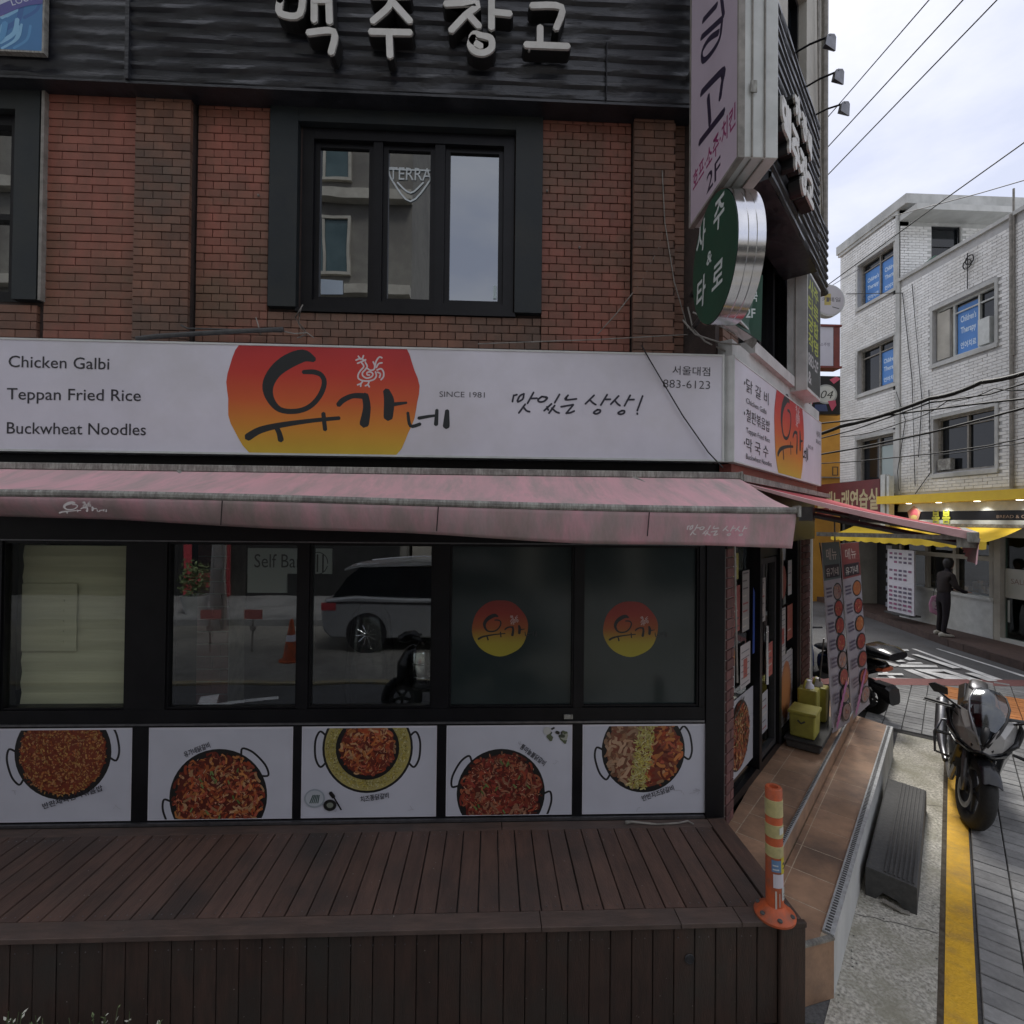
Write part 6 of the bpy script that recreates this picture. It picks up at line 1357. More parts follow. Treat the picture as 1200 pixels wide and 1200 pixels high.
# nose and fairings
part(bike, 'nose_fairing', M_gloss, lambda q: q.loft(rings(B, [(.10, 0, .70, .02, .02), (.07, 0, .72, .07, .05), (.01, 0, .74, .12, .075), (-.08, 0, .77, .16, .10), (-.2, 0, .80, .18, .11), (-.28, 0, .82, .17, .08)], 18, 2.2)), smooth=True)
for sd_ in (-1, 1):
    def shoulder(q):
        A1 = [(.115, .006, .70), (.095, .045, .80), (.05, .075, .88), (-.05, .115, .95), (-.15, .19, .955), (-.22, .215, .87), (-.14, .20, .77), (.0, .13, .705), (.08, .05, .675)]
        o_ = [B(f, l*sd_, z) for f, l, z in A1]; c_ = B(.035, .125*sd_, .83)
        for k in range(len(o_)): q.poly([o_[k], o_[(k+1) % len(o_)], c_])
        i_ = [B(f-.03, (l-.01)*sd_, z-.01) for f, l, z in A1]
        for k in range(len(o_)): q.poly([o_[k], i_[k], i_[(k+1) % len(o_)], o_[(k+1) % len(o_)]])
    part(bike, 'side_fairing', M_bsil, shoulder)
    part(bike, 'fairing_edge', M_gloss, lambda q: (q.tube([B(-.02, .13*sd_, .69), B(-.14, .215*sd_, .76), B(-.22, .24*sd_, .87), B(-.16, .21*sd_, .95)], [.014, .024, .028, .014], 8), q.tube([B(.115, .0, .69), B(.08, .05*sd_, .67), B(.0, .13*sd_, .695)], .012, 6)), smooth=True)
    def lamp(q):
        A1 = [(.10, .03, .665), (.05, .11, .675), (-.02, .17, .70), (-.03, .165, .665), (.05, .08, .645)]
        q.loft([[B(f-.03, l*sd_, z) for f, l, z in A1], [B(f+.006, (l)*sd_, z) for f, l, z in A1]])
    part(bike, 'headlight', M_cargl, lamp, bevel=.003)
    def lower(q):
        A1 = [(-.05, .14, .64), (-.2, .20, .68), (-.55, .24, .70), (-.85, .20, .62), (-.80, .15, .34), (-.45, .13, .24), (-.24, .15, .38)]
        q.loft([[B(f, (l-.05)*sd_, z) for f, l, z in A1], [B(f, (l+.015)*sd_, z) for f, l, z in A1]])
    part(bike, 'lower_fairing', M_gloss, lower, bevel=.01)
    part(bike, 'indicator', M_matte, lambda q: q.tube([B(-.06, .20*sd_, .70), B(-.03, .30*sd_, .70)], [.010, .018], 6))
    def mirror(q):
        q.tube([B(-.12, .16*sd_, .93), B(-.08, .27*sd_, 1.0), B(-.10, .33*sd_, 1.03)], .010, 6)
        q.loft([[B(-.10+.0*k, (.30+dx)*sd_, 1.055+dz) for dx, dz in ((-.03, -.03), (.07, -.035), (.12, .02), (.08, .045), (-.02, .03))] for k in (0,)]+[[B(-.15, (.30+dx)*sd_, 1.055+dz) for dx, dz in ((-.025, -.025), (.065, -.03), (.11, .018), (.075, .04), (-.015, .025))]])
    part(bike, 'mirror', M_gloss, mirror, bevel=.006)
    part(bike, 'handlebar', M_matte, lambda q: (q.tube([BS(-.25, .08*sd_, .90), BS(-.28, .22*sd_, .91), BS(-.36, .36*sd_, .895)], [.014, .014, .019], 8), q.tube([BS(-.22, .16*sd_, .915), BS(-.24, .25*sd_, .905), BS(-.33, .38*sd_, .89)], .006, 5)))
    part(bike, 'tail_panel', M_gloss, lambda q: q.loft([[B(f, l*sd_, z+dz) for l, dz in ((.03, -.04), (.13, -.05), (.15, .0), (.10, .05), (.03, .04))] for f, l0, z in ((-1.0, 0, .68), (-1.25, 0, .72), (-1.55, 0, .80))]), bevel=.006)
def wsc(q):
    for f, z, w_, bu in ((.04, .86, .075, .01), (-.03, .96, .115, .02), (-.12, 1.05, .125, .03), (-.22, 1.11, .10, .03), (-.28, 1.13, .06, .02)):
        q_ = [B(f+bu*(1-c*c), w_*c, z+.012*(1-c*c)) for c in (-1, -.6, -.2, .2, .6, 1)]; q.v += q_
    for i in range(4):
        for k in range(5): q.f.append((i*6+k, i*6+k+1, (i+1)*6+k+1, (i+1)*6+k)); q.r.append(0)
part(bike, 'windscreen', M_screen, wsc, smooth=True)
part(bike, 'instrument_panel', M_matte, lambda q: q.loft(rings(B, [(-.10, 0, .92, .09, .03), (-.22, 0, .96, .10, .04), (-.26, 0, .95, .09, .03)], 12)))
for sd_ in (-1, 1): part(bike, 'screen_rim', M_matte if sd_ > 0 else M_silver, lambda q: q.tube([B(.10, .02*sd_, .74), B(.045, .08*sd_, .86), B(-.03, .12*sd_, .96), B(-.12, .13*sd_, 1.05), B(-.22, .104*sd_, 1.11), B(-.285, .06*sd_, 1.132)], [.016, .013, .010, .008, .007, .006], 6), smooth=True)
part(bike, 'nose_vent', M_matte, lambda q: q.tube([B(.095, 0, .745), B(.07, 0, .82), B(.03, 0, .88)], [.012, .028, .03], 8, flat=.5), smooth=True)
part(bike, 'fuel_tank', M_gloss, lambda q: q.loft(rings(B, [(-.34, 0, .80, .08, .05), (-.42, 0, .82, .14, .09), (-.56, 0, .83, .16, .11), (-.72, 0, .79, .13, .10), (-.84, 0, .74, .08, .06)], 18)), smooth=True)
part(bike, 'seat', M_matte, lambda q: q.loft(rings(B, [(-.82, 0, .74, .09, .03), (-.95, 0, .73, .13, .04), (-1.12, 0, .76, .11, .05), (-1.3, 0, .81, .10, .045), (-1.52, 0, .85, .08, .035), (-1.6, 0, .86, .04, .015)], 14)), smooth=True)
part(bike, 'seat_cowl', M_steel, lambda q: q.loft(rings(B, [(-1.26, 0, .83, .04, .02), (-1.36, 0, .86, .08, .035), (-1.5, 0, .89, .075, .035), (-1.62, 0, .88, .04, .02)], 14)), smooth=True)
part(bike, 'engine', M_steel, lambda q: (q.loft(rings(B, [(-.35, 0, .45, .12, .14), (-.5, 0, .45, .17, .18), (-.8, 0, .42, .18, .17), (-.95, 0, .40, .12, .12)], 12, 4)), q.tube([B(-.3, -.1, .55), B(-.22, -.12, .4), B(-.4, -.12, .2), B(-.8, -.14, .18)], .022, 8)), smooth=30)
part(bike, 'exhaust', M_steel, lambda q: q.tube([B(-.8, -.16, .2), B(-1.05, -.20, .26), B(-1.2, -.23, .38), B(-1.6, -.25, .56)], [.025, .035, .055, .058], 12), smooth=40)
part(bike, 'crash_guard', M_steel, lambda q: q.tube([B(-.35, -.14, .40), B(-.33, -.27, .42), B(-.36, -.30, .58), B(-.42, -.27, .70), B(-.46, -.16, .72)], .012, 8), smooth=True)
part(bike, 'swing_arm', M_matte, lambda q: (q.tube([B(-.9, .1, .36), B(-1.38, .11, .31)], .028, 8), q.tube([B(-.9, -.1, .36), B(-1.38, -.11, .31)], .028, 8)))
part(bike, 'side_stand', M_steel, lambda q: q.tube([B(-.75, .14, .25), B(-.72, .30, -.04)], .012, 6))
part(bike, 'radiator', M_rib, lambda q: q.loft([[B(-.16, l, z) for l, z in ((-.13, .40), (.13, .40), (.14, .66), (-.14, .66))], [B(-.2, l, z) for l, z in ((-.13, .40), (.13, .40), (.14, .66), (-.14, .66))]]))
part(bike, 'cable', M_cable, lambda q: (q.tube([BS(-.22, .2, .9), BS(-.08, .12, .84), BS(-.06, .09, .6), BS(-.05, .09, .4)], .005, 5), q.tube([BS(-.22, -.2, .9), BS(-.08, -.12, .84), BS(-.06, -.09, .6), BS(-.05, -.09, .4)], .005, 5)))
# ================================================================== PARKED SCOOTER behind the banners
B2 = Bk((4.95, 8.0, 0), math.radians(-12), math.radians(7), .8)
sc_ = thing('parked_scooter', 'dark delivery scooter with a black rear carrier parked behind the menu banners', 'scooter', tuple(B2(-.6, 0, 0)-V(0, 0, B2(-.6, 0, 0).z)))
wheel(sc_, lambda f, l, z: B2(f, l, z), B2.dir, .19, .05, 'front_wheel'); wheel(sc_, lambda f, l, z: B2(f-1.25, l, z), B2.dir, .19, .055, 'rear_wheel')
part(sc_, 'leg_shield', M_vanw, lambda q: q.loft(rings(B2, [(.06, 0, .55, .06, .1), (-.05, 0, .6, .19, .25), (-.12, 0, .62, .2, .27), (-.16, 0, .62, .18, .25)], 14)), smooth=True)
part(sc_, 'headset', M_vanw, lambda q: q.loft(rings(B2, [(.06, 0, .98, .05, .04), (-.02, 0, 1.0, .12, .08), (-.14, 0, 1.02, .12, .07), (-.2, 0, 1.0, .06, .03)], 14)), smooth=True)
part(sc_, 'handlebar', M_matte, lambda q: q.tube([B2(-.22, -.33, .98), B2(-.12, -.1, 1.0), B2(-.12, .1, 1.0), B2(-.22, .33, .98)], .017, 8))
part(sc_, 'floor_board', M_matte, lambda q: q.loft(rings(B2, [(-.12, 0, .36, .16, .05), (-.5, 0, .33, .17, .05), (-.6, 0, .36, .15, .08)], 12, 4)))
part(sc_, 'rear_body', M_gloss, lambda q: q.loft(rings(B2, [(-.5, 0, .5, .1, .16), (-.65, 0, .55, .17, .2), (-1.1, 0, .62, .18, .17), (-1.45, 0, .72, .12, .09), (-1.52, 0, .74, .06, .04)], 14)), smooth=True)
part(sc_, 'seat', M_matte, lambda q: q.loft(rings(B2, [(-.45, 0, .78, .08, .03), (-.6, 0, .8, .15, .06), (-1.0, 0, .86, .16, .06), (-1.3, 0, .88, .15, .06), (-1.42, 0, .88, .08, .03)], 14)), smooth=True)
part(sc_, 'rear_box', M_gloss, lambda q: q.loft(rings(B2, [(-1.25, 0, .98, .12, .05), (-1.34, 0, 1.0, .19, .09), (-1.58, 0, .99, .19, .085), (-1.70, 0, .97, .15, .06)], 16, 3)), smooth=40)
part(sc_, 'tail_light', M_orange, lambda q: q.loft(rings(B2, [(-1.46, 0, .70, .11, .035), (-1.54, 0, .70, .09, .03)], 10, 4)))
part(sc_, 'rear_guard', M_gloss, lambda q: q.loft(rings(B2, [(-1.35, 0, .42, .09, .06), (-1.55, 0, .36, .10, .12), (-1.6, 0, .34, .09, .11)], 10, 4)))
part(sc_, 'hung_jacket', pm('blue_cloth', (.05, .08, .25), (.03, .05, .16), 8, .8), lambda q: q.loft(rings(B2, [(-.35, .05, .25, .02, .02), (-.33, .08, .55, .1, .03), (-.3, .08, .9, .12, .03)], 10)), smooth=True)
r_ = sc_.copy(); COL.objects.link(r_); r_.location = (-.45, .30, 0); r_.rotation_euler = (0, 0, math.radians(70)); r_.scale = (1.12, 1.12, 1.12); r_['label'] = 'dark scooter standing close to the restaurant, mirrored in the window over the car'; WLOC[r_.name] = V(-.45, .3, 0)
for c_ in list(sc_.children):
    d_ = c_.copy(); COL.objects.link(d_); d_.parent = r_
    if c_.name.startswith(('leg_shield', 'headset', 'hung')): d_.data = d_.data.copy(); d_.data.materials[0] = M_gloss
    for g_ in c_.children: e_ = g_.copy(); COL.objects.link(e_); e_.parent = d_
# ================================================================== MENU BANNERS
def banner(lab, bl_, br_, tl_, tr_, items, head):
    tr_ = tl_+(br_-bl_)
    t = thing('menu_banner', lab, 'banner', tuple((bl_+br_)/2), 'menu banners by the side entrance')
    class Q4:
        n = (br_-bl_).cross(tl_-bl_).normalized()
        if (CAM-bl_).dot(n) < 0: n = -n
        def p(s, a, d, z): return bl_.lerp(br_, a).lerp(tl_.lerp(tr_, a), z)+s.n*d
    F_ = Q4(); q = MB(); q.box(F_, 0, 1, -.006, 0, 0.02, 1); q.build('sheet', M_signw, t)
    pr = Print(F_, .001, 1.5e-4); pr.rect(0, 1, .02, 1, (.33, .30, .33)); pr.rect(0, 1, .80, 1, head); pr.rect(.08, .92, .81, .88, (.03, .02, .03)); pr.text('유가네', .15, .822, .05, (.6, .55, .5), wid=.7)  # white sheet inked grey, shade put into the print colour
    pr.text('메뉴', .2, .91, .07, (.6, .5, .45), wid=.6)
    for i in range(items):
        z = .75-i*.73/items; a = .72 if (i+len(lab)) % 2 or 1 else .3; pr.disc(a, z-.02, .26, .047, (.02, .02, .02)); pr.disc(a, z-.02, .22, .040, rndm.choice([(.36, .07, .04), (.30, .05, .04), (.42, .14, .05), (.28, .18, .16)]))
        for k in range(14): x, y = rndm.uniform(-.15, .15), rndm.uniform(-.025, .025); pr.stroke([(a+x, z-.02+y), (a+x+rndm.uniform(-.06, .06), z-.02+y+rndm.uniform(-.01, .01))], .008, rndm.choice([(.45, .12, .05), (.2, .03, .02), (.5, .25, .12)]))
        for k in range(3): pr.rect(.08, .38, z+.0-.02*k, z+.010-.02*k, (.10, .08, .12))
    for k in range(6): pr.stroke([(.1+.1*k, .05+.03*k), (.3+.1*k, .09+.03*k)], .03, (.45, .15, .32))
    pr.build('printed_menu', t)
    q = MB(); m0 = (bl_+br_)/2; q.tube([bl_.lerp(tl_, .5)-F_.n*.03, m0-F_.n*.25-V(0, 0, .0)], .008, 6); q.tube([tl_-F_.n*.02, br_-F_.n*.05], .007, 6); q.tube([tr_-F_.n*.02, bl_-F_.n*.05], .007, 6); q.build('stand', M_steel, t)
banner('nearer tall white menu banner with food photos leaning by the side entrance', hz(976, 864, .462), hz(996, 850, .462), hyp(963, 636, 5.06), hyp(985, 636, 5.36), 8, (.10, .13, .13))
banner('further tall white menu banner with large dish photos and a dark red head', hz(999, 848, .336), hz(1019, 829, .336), hyp(985, 637, 5.60), hyp(1008, 638, 6.0), 7, (.22, .05, .05))
# ================================================================== CRATES AND CANISTERS
cr0 = SD.p(2.02, .03, 0)
pt_ = thing('planter_tray', 'low dark trough on the upper step behind the menu banner', 'tray', tuple(SD.p(2.3, .1, .462)))
def fbox(q, s0, s1, d0, d1, z0, z1, tp=.012): 
    q.loft([[SD.p(s0+tp, d0+tp, z0), SD.p(s1-tp, d0+tp, z0), SD.p(s1-tp, d1-tp, z0), SD.p(s0+tp, d1-tp, z0)], [SD.p(s0, d0, z1), SD.p(s1, d0, z1), SD.p(s1, d1, z1), SD.p(s0, d1, z1)]])
q = MB(); fbox(q, 1.74, 2.6, .0, .30, .462, .54); q.build('tray', M_rib, pt_, bevel=.01); q = MB(); q.box(SD, 1.73, 2.61, -.01, .31, .53, .552); q.build('rim', M_matte, pt_, bevel=.004)
def crate(lab, s0, s1, d0, d1, z0, z1, can=False):
    t = thing('yellow_canister' if can else 'yellow_box', lab, 'canister' if can else 'box', tuple(SD.p((s0+s1)/2, (d0+d1)/2, z0)))
    q = MB(); fbox(q, s0, s1, d0, d1, z0, z1-.03, .006); q.build('body', M_crate, t, bevel=.014)
    if can:
        q = MB(); c = SD.p((s0+s1)/2, (d0+d1)/2, z1-.03); q.lathe(c, (0, 0, 1), [(0, .05), (.03, .045), (.05, .028), (.075, .028), (.08, .02)], 16); q.build('cap', M_signw, t, smooth=40)
        q = MB(); q.tube([SD.p(s0+.03, d0+.05, z1-.04), SD.p(s0+.03, d0+.07, z1+.04), SD.p(s1-.03, d0+.07, z1+.04), SD.p(s1-.03, d0+.05, z1-.04)], .012, 6); q.build('handle', M_crate, t, smooth=True)
    else:
        q = MB(); fbox(q, s0-.01, s1+.01, d0-.01, d1+.01, z1-.03, z1, .0); q.build('lid', M_crate, t, bevel=.006); q = MB(); q.tube([SD.p(s0-.02, d0+.08, z1-.08), SD.p(s0-.03, (d0+d1)/2, z1-.1), SD.p(s0-.02, d1-.08, z1-.08)], .008, 5); q.build('handle', M_matte, t)
crate('square yellow plastic box on the trough beside the glass door', 1.80, 2.06, .02, .24, .553, .80)
crate('yellow canister with a white cap just behind the yellow box', 2.14, 2.30, .02, .20, .553, .95, True)
crate('right hand yellow canister between the yellow box and the menu banner', 2.36, 2.52, .06, .24, .553, .93, True)
# ================================================================== PERSON at the counter
pe = thing('person', 'person in dark clothes seen from behind leaning at the counter of the corner shop', 'person', (9.80, 10.69, .15))
def skin_body(name, verts, edges, radii, mat, parent, root=0, sub=2):
    me = bpy.data.meshes.new(name); o_ = WLOC[parent.name]; me.from_pydata([tuple(Vector(v)-o_) for v in verts], edges, []); me.materials.append(mat)
    o = bpy.data.objects.new(name, me); COL.objects.link(o); o.parent = parent; WLOC[o.name] = o_.copy()
    sk = o.modifiers.new('skin', 'SKIN'); sk.use_smooth_shade = True
    for i, r_ in enumerate(radii):
        v = me.skin_vertices[0].data[i]; v.radius = r_ if isinstance(r_, tuple) else (r_, r_); v.use_root = (i == root)
    ms = o.modifiers.new('sub', 'SUBSURF'); ms.levels = sub; ms.render_levels = sub; return o
PF = V(.96, -.15, 0).normalized(); PS = UPV.cross(PF)        # faces the counter; PS = left side
PP_ = lambda f, s_, z: V(9.80, 10.69, .15)+PF*f+PS*s_+UPV*z
bv_ = [PP_(0, 0, .86), PP_(.01, 0, 1.0), PP_(.03, 0, 1.18), PP_(.06, 0, 1.33), PP_(.08, 0, 1.41), PP_(.10, 0, 1.47),
       PP_(.05, .16, 1.31), PP_(.10, .23, 1.08), PP_(.30, .20, .98), PP_(.37, .18, .98), PP_(.05, -.16, 1.31), PP_(.08, -.24, 1.08), PP_(.28, -.20, .97), PP_(.35, -.18, .97),
       PP_(0, .09, .78), PP_(.02, .11, .46), PP_(-.02, .12, .09), PP_(.10, .13, .04), PP_(0, -.09, .78), PP_(-.02, -.11, .46), PP_(-.08, -.12, .09), PP_(.05, -.13, .04)]
be_ = [(0, 1), (1, 2), (2, 3), (3, 4), (4, 5), (3, 6), (6, 7), (7, 8), (8, 9), (3, 10), (10, 11), (11, 12), (12, 13), (0, 14), (14, 15), (15, 16), (16, 17), (0, 18), (18, 19), (19, 20), (20, 21)]
br_ = [(.14, .10), (.13, .09), (.15, .10), (.13, .085), (.05, .05), (.05, .05), .06, .048, .036, .03, .06, .048, .036, .03, .09, .062, .045, .032, .09, .062, .045, .032]
skin_body('body', bv_, be_, br_, M_cloth, pe)
q = MB(); hc = PP_(.12, 0, 1.56)
q.loft([[hc+V(math.cos(t)*r_*.88, math.sin(t)*r_*.8, z) for t in [2*math.pi*k/16 for k in range(16)]] for z, r_ in ((-.12, .035), (-.10, .065), (-.05, .088), (0, .10), (.05, .098), (.09, .07), (.11, .02))]); q.build('head', M_skin, pe, smooth=True)
q = MB(); hc2 = hc-PF*.018+V(0, 0, .012)
q.loft([[hc2+V(math.cos(t)*r_*.92, math.sin(t)*r_*.86, z) for t in [2*math.pi*k/16 for k in range(16)]] for z, r_ in ((-.13, .05), (-.08, .085), (-.02, .105), (.04, .108), (.085, .085), (.115, .03))]); q.build('hair', M_hair, pe, smooth=True)
sh_v = [PP_(0, 0, .90), PP_(.01, 0, 1.0), PP_(.03, 0, 1.18), PP_(.06, 0, 1.33), PP_(.08, 0, 1.40), PP_(.05, .17, 1.31), PP_(.09, .24, 1.10), PP_(.2, .22, 1.02), PP_(.05, -.17, 1.31), PP_(.07, -.25, 1.10), PP_(.18, -.22, 1.02)]
skin_body('shirt', sh_v, [(0, 1), (1, 2), (2, 3), (3, 4), (3, 5), (5, 6), (6, 7), (3, 8), (8, 9), (9, 10)], [(.165, .12), (.15, .11), (.165, .115), (.15, .10), (.06, .06), .072, .062, .05, .072, .062, .05], M_cloth2, pe)
for sd_, fx in ((1, 0), (-1, -.06)):
    q = MB()
    for k, (dy, L_) in enumerate(((-.026, .055), (-.009, .065), (.009, .062), (.026, .05))): q.tube([PP_(.37-.02*(sd_ < 0), .18*sd_+dy, .975), PP_(.37+L_*.6, .18*sd_+dy, .97), PP_(.37+L_, .18*sd_+dy, .955)], [.0095, .009, .007], 6)
    q.tube([PP_(.35, .18*sd_-.03*sd_, .97), PP_(.39, .18*sd_-.055*sd_, .96)], [.011, .008], 6); q.loft(rings(PP_, [(.31, .18*sd_, .975, .025, .018), (.35, .18*sd_, .975, .038, .016), (.385, .18*sd_, .972, .038, .013)], 10)); q.build('hand', M_skin, pe, smooth=True)
    q = MB(); q.loft(rings(PP_, [(-.10+fx, .12*sd_, .045, .03, .04), (-.05+fx, .12*sd_, .05, .045, .05), (.08+fx, .13*sd_, .035, .05, .035), (.17+fx, .135*sd_, .025, .035, .02)], 12)); q.build('shoe', M_cream, pe, smooth=True)

# ================================================================== ACROSS THE STREET (mirrored in the glass)
car = thing('parked_car', 'silver white family car parked on the opposite side of the street, mirrored in the windows', 'car', (-.8, -3.7, 0))
M_cars = pm('silver_car_paint', (.44, .45, .46), (.38, .39, .40), 3, .25, metal=.3)
CY0, CY1 = -2.85, -4.7
low = [(-3.2, .42), (-3.24, .70), (-3.16, 1.02), (-2.6, 1.06), (-1.0, 1.03), (.55, 1.00), (1.35, .88), (1.62, .70), (1.62, .40), (1.45, .26), (-3.05, .28)]
def ysec(pr_, y, k): cx = -.8; return [(cx+(x-cx)*k, y, z if z < .5 else .5+(z-.5)*(1-(1-k)*.8)) for x, z in pr_]
mb = MB(); mb.loft([ysec(low, CY0-.06, .96), ysec(low, CY0, .985) if 0 else ysec(low, CY0-.0, .98), ysec(low, CY0-.12, 1.0), ysec(low, CY1+.12, 1.0), ysec(low, CY1, .98)][1:]); mb.build('body', M_cars, car, smooth=25, bevel=.03)
gh = [(-3.12, 1.0), (-2.85, 1.42), (-2.6, 1.60), (.1, 1.60), (.85, 1.10), (.95, 1.0)]
mb = MB(); mb.loft([[(x*(.97)-.02, CY0-.10-(z-1.0)*.28, z) for x, z in gh], [(x*.97-.02, CY1+.10+(z-1.0)*.28, z) for x, z in gh]]); mb.build('window_band', M_cargl, car)
rfp = [(-2.85, 1.58), (-2.55, 1.66), (-1.0, 1.70), (.0, 1.66), (.35, 1.57)]
mb = MB(); mb.loft([[(x, CY0-.25, z-.01) for x, z in rfp]+[(x, CY0-.25, z-.05) for x, z in rfp[::-1]], [(x, (CY0+CY1)/2, z+.03) for x, z in rfp]+[(x, (CY0+CY1)/2, z-.05) for x, z in rfp[::-1]], [(x, CY1+.25, z-.01) for x, z in rfp]+[(x, CY1+.25, z-.05) for x, z in rfp[::-1]]]); mb.build('roof', M_cars, car, smooth=40)
for y in (CY0-.27, CY1+.27): mb = MB(); mb.tube([(-2.6, y, 1.66), (-1.5, y, 1.72), (.1, y, 1.66)], .02, 6); mb.build('roof_rail', M_chrome, car)
mb = MB(); mb.box(Fr((0, CY0, 0), (-1, 0, 0)), -1.55, 3.1, -.01, .012, .93, .97); mb.build('belt_trim', M_chrome, car)
mb = MB(); mb.box(Fr((0, CY0, 0), (-1, 0, 0)), 2.92, 3.2, -.02, .015, .80, .95); mb.build('tail_light', MATS['deep_red_canvas'], car)
for x in (-2.35, .72):
    for y, s_ in ((CY0-.08, 1), (CY1+.08, -1)):
        mb = MB(); mb.ring((x, y, .345), (0, 1, 0), .27, .075, 36, 10, 1.3); w_ = mb.build('wheel', M_tyre, car, smooth=True)
        mb = MB(); mb.lathe((x, y+.02*s_, .345), (0, s_, 0), [(0, .21), (.05, .21), (.055, .19), (.035, .18)], 28)
        for k in range(10): a = math.pi*2*k/10; mb.tube([(x+.03*math.cos(a), y+.075*s_, .345+.03*math.sin(a)), (x+.19*math.cos(a+.1), y+.085*s_, .345+.19*math.sin(a+.1))], [.016, .012], 5)
        mb.build('rim', M_chrome, w_, smooth=30)
        mb = MB(); mb.lathe((x, y+.06*s_, .37), (0, s_, 0), [(0, .38), (.025, .38)], 28); mb.build('wheel_arch', M_matte, car)
op = thing('opposite_tower', 'tall beige tiled apartment tower with rows of balconies across the street behind the viewer', 'building', (-10, -10, 0))
mb = MB(); mb.prism([(-24, -9), (-2.6, -9), (-2.6, -22), (-24, -22)], 0, 26); mb.build('wall', M_fac, op)
OF = Fr((0, -9, 0), (-1, 0, 0)); n0 = MB(); n0.box(Fr((0, 0, 0), (-1, 0, 0)), 0, 1.5, .0, .05, 0, 1.7); wme = bpy.data.meshes.new('window'); wme.from_pydata([tuple(v) for v in n0.v], [], n0.f); wme.materials.append(M_win)
n1 = MB(); n1.frame(Fr((0, 0, 0), (-1, 0, 0)), -.08, 1.58, -.08, 1.78, .09, .0, .12); n1.box(Fr((0, 0, 0), (-1, 0, 0)), .71, .79, .052, .1, .01, 1.69); wfm = bpy.data.meshes.new('frame'); wfm.from_pydata([tuple(v) for v in n1.v], [], n1.f); wfm.materials.append(M_cream)
mb = MB()
for fl_ in range(7):
    z = 4.3+fl_*3.0; mb.box(OF, 2.6, 24, 0, .35, z-.75, z-.45)
    for c in range(6):
        x = -4.6-c*2.7; wv = bpy.data.objects.new('window', wme); COL.objects.link(wv); wv.parent = op; wv.location = V(x, -9, z)-V(-10, -10, 0); WLOC[wv.name] = V(x, -9, z)
        wf = bpy.data.objects.new('frame', wfm); COL.objects.link(wf); wf.parent = wv
mb.build('floor_band', M_cream, op)
mb = MB(); mb.box(OF, 2.6, 24, 0, .1, 3.0, 3.4); mb.box(OF, 2.8, 8, 0, .06, .1, 2.9); mb.box(OF, 9, 15, 0, .06, .1, 2.9); mb.build('street_shopfront', M_dark, op)
for x0, x1, c_ in ((3.0, 7.8, (.30, .10, .08)), (9.2, 14.5, (.12, .2, .3))): mb = MB(); mb.box(OF, x0, x1, .1, .3, 2.5, 3.1); mb.build('shop_sign', pm('far_sign%d' % int(x0), c_, None, rough=.5), op)
ol = thing('opposite_shop_block', 'low grey block with dark shop windows across the street behind the viewer', 'building', (5, -11, 0))
mb = MB(); mb.prism([(-2.5, -9.5), (14, -9.5), (14, -20), (-2.5, -20)], 0, 7.6); mb.build('wall', M_cream, ol)
OG = Fr((0, -9.5, 0), (-1, 0, 0))
for x in (-1.8, 1.6, 5.0, 8.4):
    for z0, z1 in ((.3, 2.7), (4.0, 6.2)): mb = MB(); mb.box(OG, -x-2.8, -x, 0, .05, z0, z1); mb.build('window', M_cargl, ol)
mb = MB(); mb.box(OG, -14, 2.5, 0, .25, 2.9, 3.5); mb.build('shop_sign', pm('dull_sign', (.22, .20, .17), (.14, .12, .11), 1, .6), ol)
mb = MB(); mb.prism([(-40, -5.2), (30, -5.2), (30, -9), (-40, -9)], 0, .15); mb.build('opposite_pavement', M_pav, kind='structure')
# weeds at the foot of the deck
mb, mc = MB(), MB()
for cx, n in ((-2.12, 24), (-1.80, 12), (-1.60, 10)):
    for k in range(n):
        x0 = cx+random.uniform(-.14, .14); y0 = 2.50+random.uniform(-.05, .03); h_ = random.uniform(.17, .29); tx, ty = random.uniform(-.06, .06), random.uniform(-.04, .03); P0 = V(x0, y0, 0); P1 = V(x0+tx, y0+ty, h_)
        mb.tube([P0, P0.lerp(P1, .5)+V(0, 0, .01), P1], .0018, 3, cap=False)
        for j in range(5):
            b = P0.lerp(P1, random.uniform(.3, 1)); d_ = V(random.uniform(-1, 1), random.uniform(-1, 1), random.uniform(.1, .9)).normalized()*random.uniform(.012, .03); s_ = d_.cross(V(0, 0, 1)).normalized()*.006
            (mc if (h_ > .20 and random.random() < .6) else mb).poly([b, b+d_*.5+s_, b+d_, b+d_*.5-s_], random.random())
wd_ = thing('flowering_weed', 'scruffy weed with pale flowers growing from the gutter against the deck front', 'weed', (-1.95, 2.5, 0))
mb.build('leaves', M_weed, wd_, kind='stuff'); mc.build('flowers', M_petal, wd_, kind='stuff')

# forecourt, pole, planters and vending machine across the street
mb = MB(); mb.poly([(-40, -1.1, .004), (30, -1.1, .004), (30, -5.2, .004), (-40, -5.2, .004)]); mb.build('forecourt', M_wcon if 0 else pm('forecourt_concrete', (.20, .19, .17), (.27, .26, .23), 8, .9, .2, 60, c3=(.14, .135, .12), s3=.8), kind='structure')
mb = MB(); mb.prism([(-40, -1.12), (30, -1.12), (30, -.98), (-40, -.98)], 0, .03); mb.build('opposite_kerb', pm('kerb_ochre', (.34, .28, .16), (.26, .24, .18), 9, .9), kind='structure')
up_ = thing('utility_pole', 'grey concrete utility pole standing across the street, mirrored in the left windows', 'pole', (-6.2, -4.9, 0))
q = MB(); q.tube([(-6.2, -4.9, 0), (-6.2, -4.9, 9)], [.16, .11], 14); q.build('shaft', M_wcon, up_, smooth=True); q = MB(); q.box(Fr((-6.2, -4.9, 0), (1, 0, 0)), -.7, .7, -.05, .05, 7.6, 7.7); q.build('cross_arm', M_steel, up_)
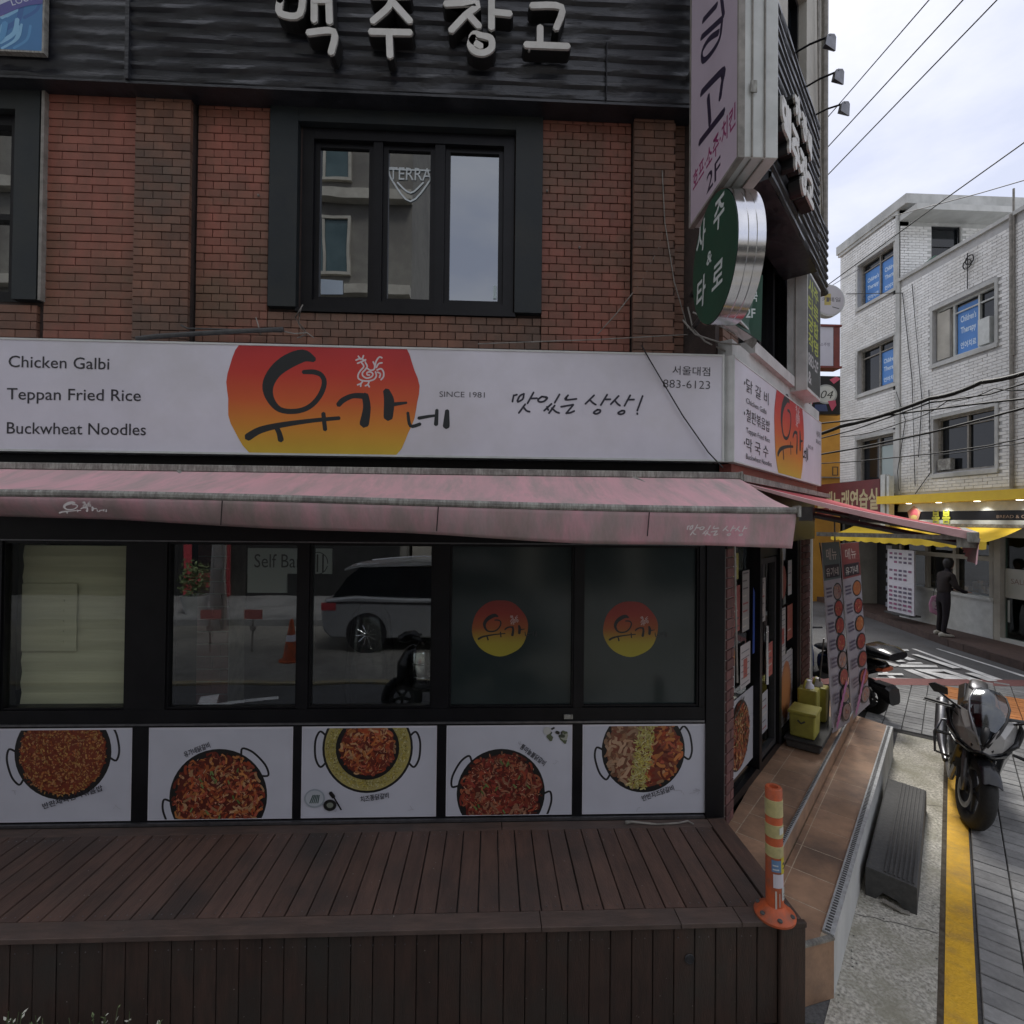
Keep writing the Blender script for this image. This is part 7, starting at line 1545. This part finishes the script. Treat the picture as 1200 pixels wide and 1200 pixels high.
q = MB(); q.tube([(-6.0, -4.8, 0), (-6.02, -4.8, 7.5)], .02, 6); q.build('conduit', M_tube, up_)
vm = thing('vending_machine', 'red drinks vending machine against the tower wall across the street', 'vending machine', (-8.4, -8.6, .15))
q = MB(); q.box(OF, 7.9, 8.9, .12, .8, .15, 2.0); q.build('cabinet', M_fabr, vm, bevel=.02); q = MB(); q.box(OF, 8.0, 8.65, .8, .81, .9, 1.85); q.build('front_glass', M_cargl, vm); q = MB(); q.box(OF, 8.05, 8.6, .8, .82, .3, .5); q.build('tray', M_matte, vm)
for i, (x, lab) in enumerate(((-7.3, 'round grey planter with a bushy green shrub beside the utility pole'),)):
    t = thing('planter', lab, 'planter', (x, -6.0, .15))
    q = MB(); q.lathe((x, -6, .15), (0, 0, 1), [(0, .22), (.4, .32), (.46, .34), (.46, .30), (.42, .29)], 20); q.build('pot', M_wcon, t, smooth=40)
    q = MB()
    for k in range(420):
        d_ = V(random.gauss(0, 1), random.gauss(0, 1), random.gauss(0, 1)).normalized()*random.uniform(.2, .48)*random.uniform(.7, 1.15); c = V(x, -6, 1.0)+V(d_.x*.85, d_.y*.85, d_.z*1.1); u_ = V(random.gauss(0, 1), random.gauss(0, 1), random.gauss(0, 1)).normalized()*.06; v_ = u_.cross(V(random.gauss(0, 1), random.gauss(0, 1), 1)).normalized()*.03
        q.poly([c-u_, c-v_, c+u_, c+v_], random.random())
    q.build('leaves', M_weed, t, kind='stuff')

hb = thing('handbag', 'small pale pink bag with purple pattern hanging from the arm of the dark-clad person', 'bag', (9.9, 10.95, .5))
HF = Fr((9.90, 10.95, 0), (.72, -.70, 0))
q = MB(); o_ = [(-.13, .60), (-.15, .78), (-.10, .95), (.0, .99), (.10, .95), (.14, .78), (.11, .60), (.0, .54)]; q.ext([HF.p(a, -.03, z) for a, z in o_], HF.n*.06); q.build('bag_body', pm('pink_leather', (.52, .26, .38), (.42, .20, .32), 9, .6), hb, bevel=.015)
q = MB(); q.tube([HF.p(-.07, 0, .95), HF.p(-.05, 0, 1.12), HF.p(.0, 0, 1.25), HF.p(.05, 0, 1.12), HF.p(.07, 0, .95)], .008, 6); q.build('strap', M_matte, hb)
pr = Print(HF, .0305, 2e-4); pr.disc(0, .77, .09, .14, (.50, .40, .46), 20, .1)
for l in ([(-.04, .86), (.04, .82), (-.03, .74)], [(.05, .88), (.05, .70)], [(-.05, .68), (.03, .66)]): pr.stroke(l, .022, (.30, .06, .22))
pr.build('pattern', hb)
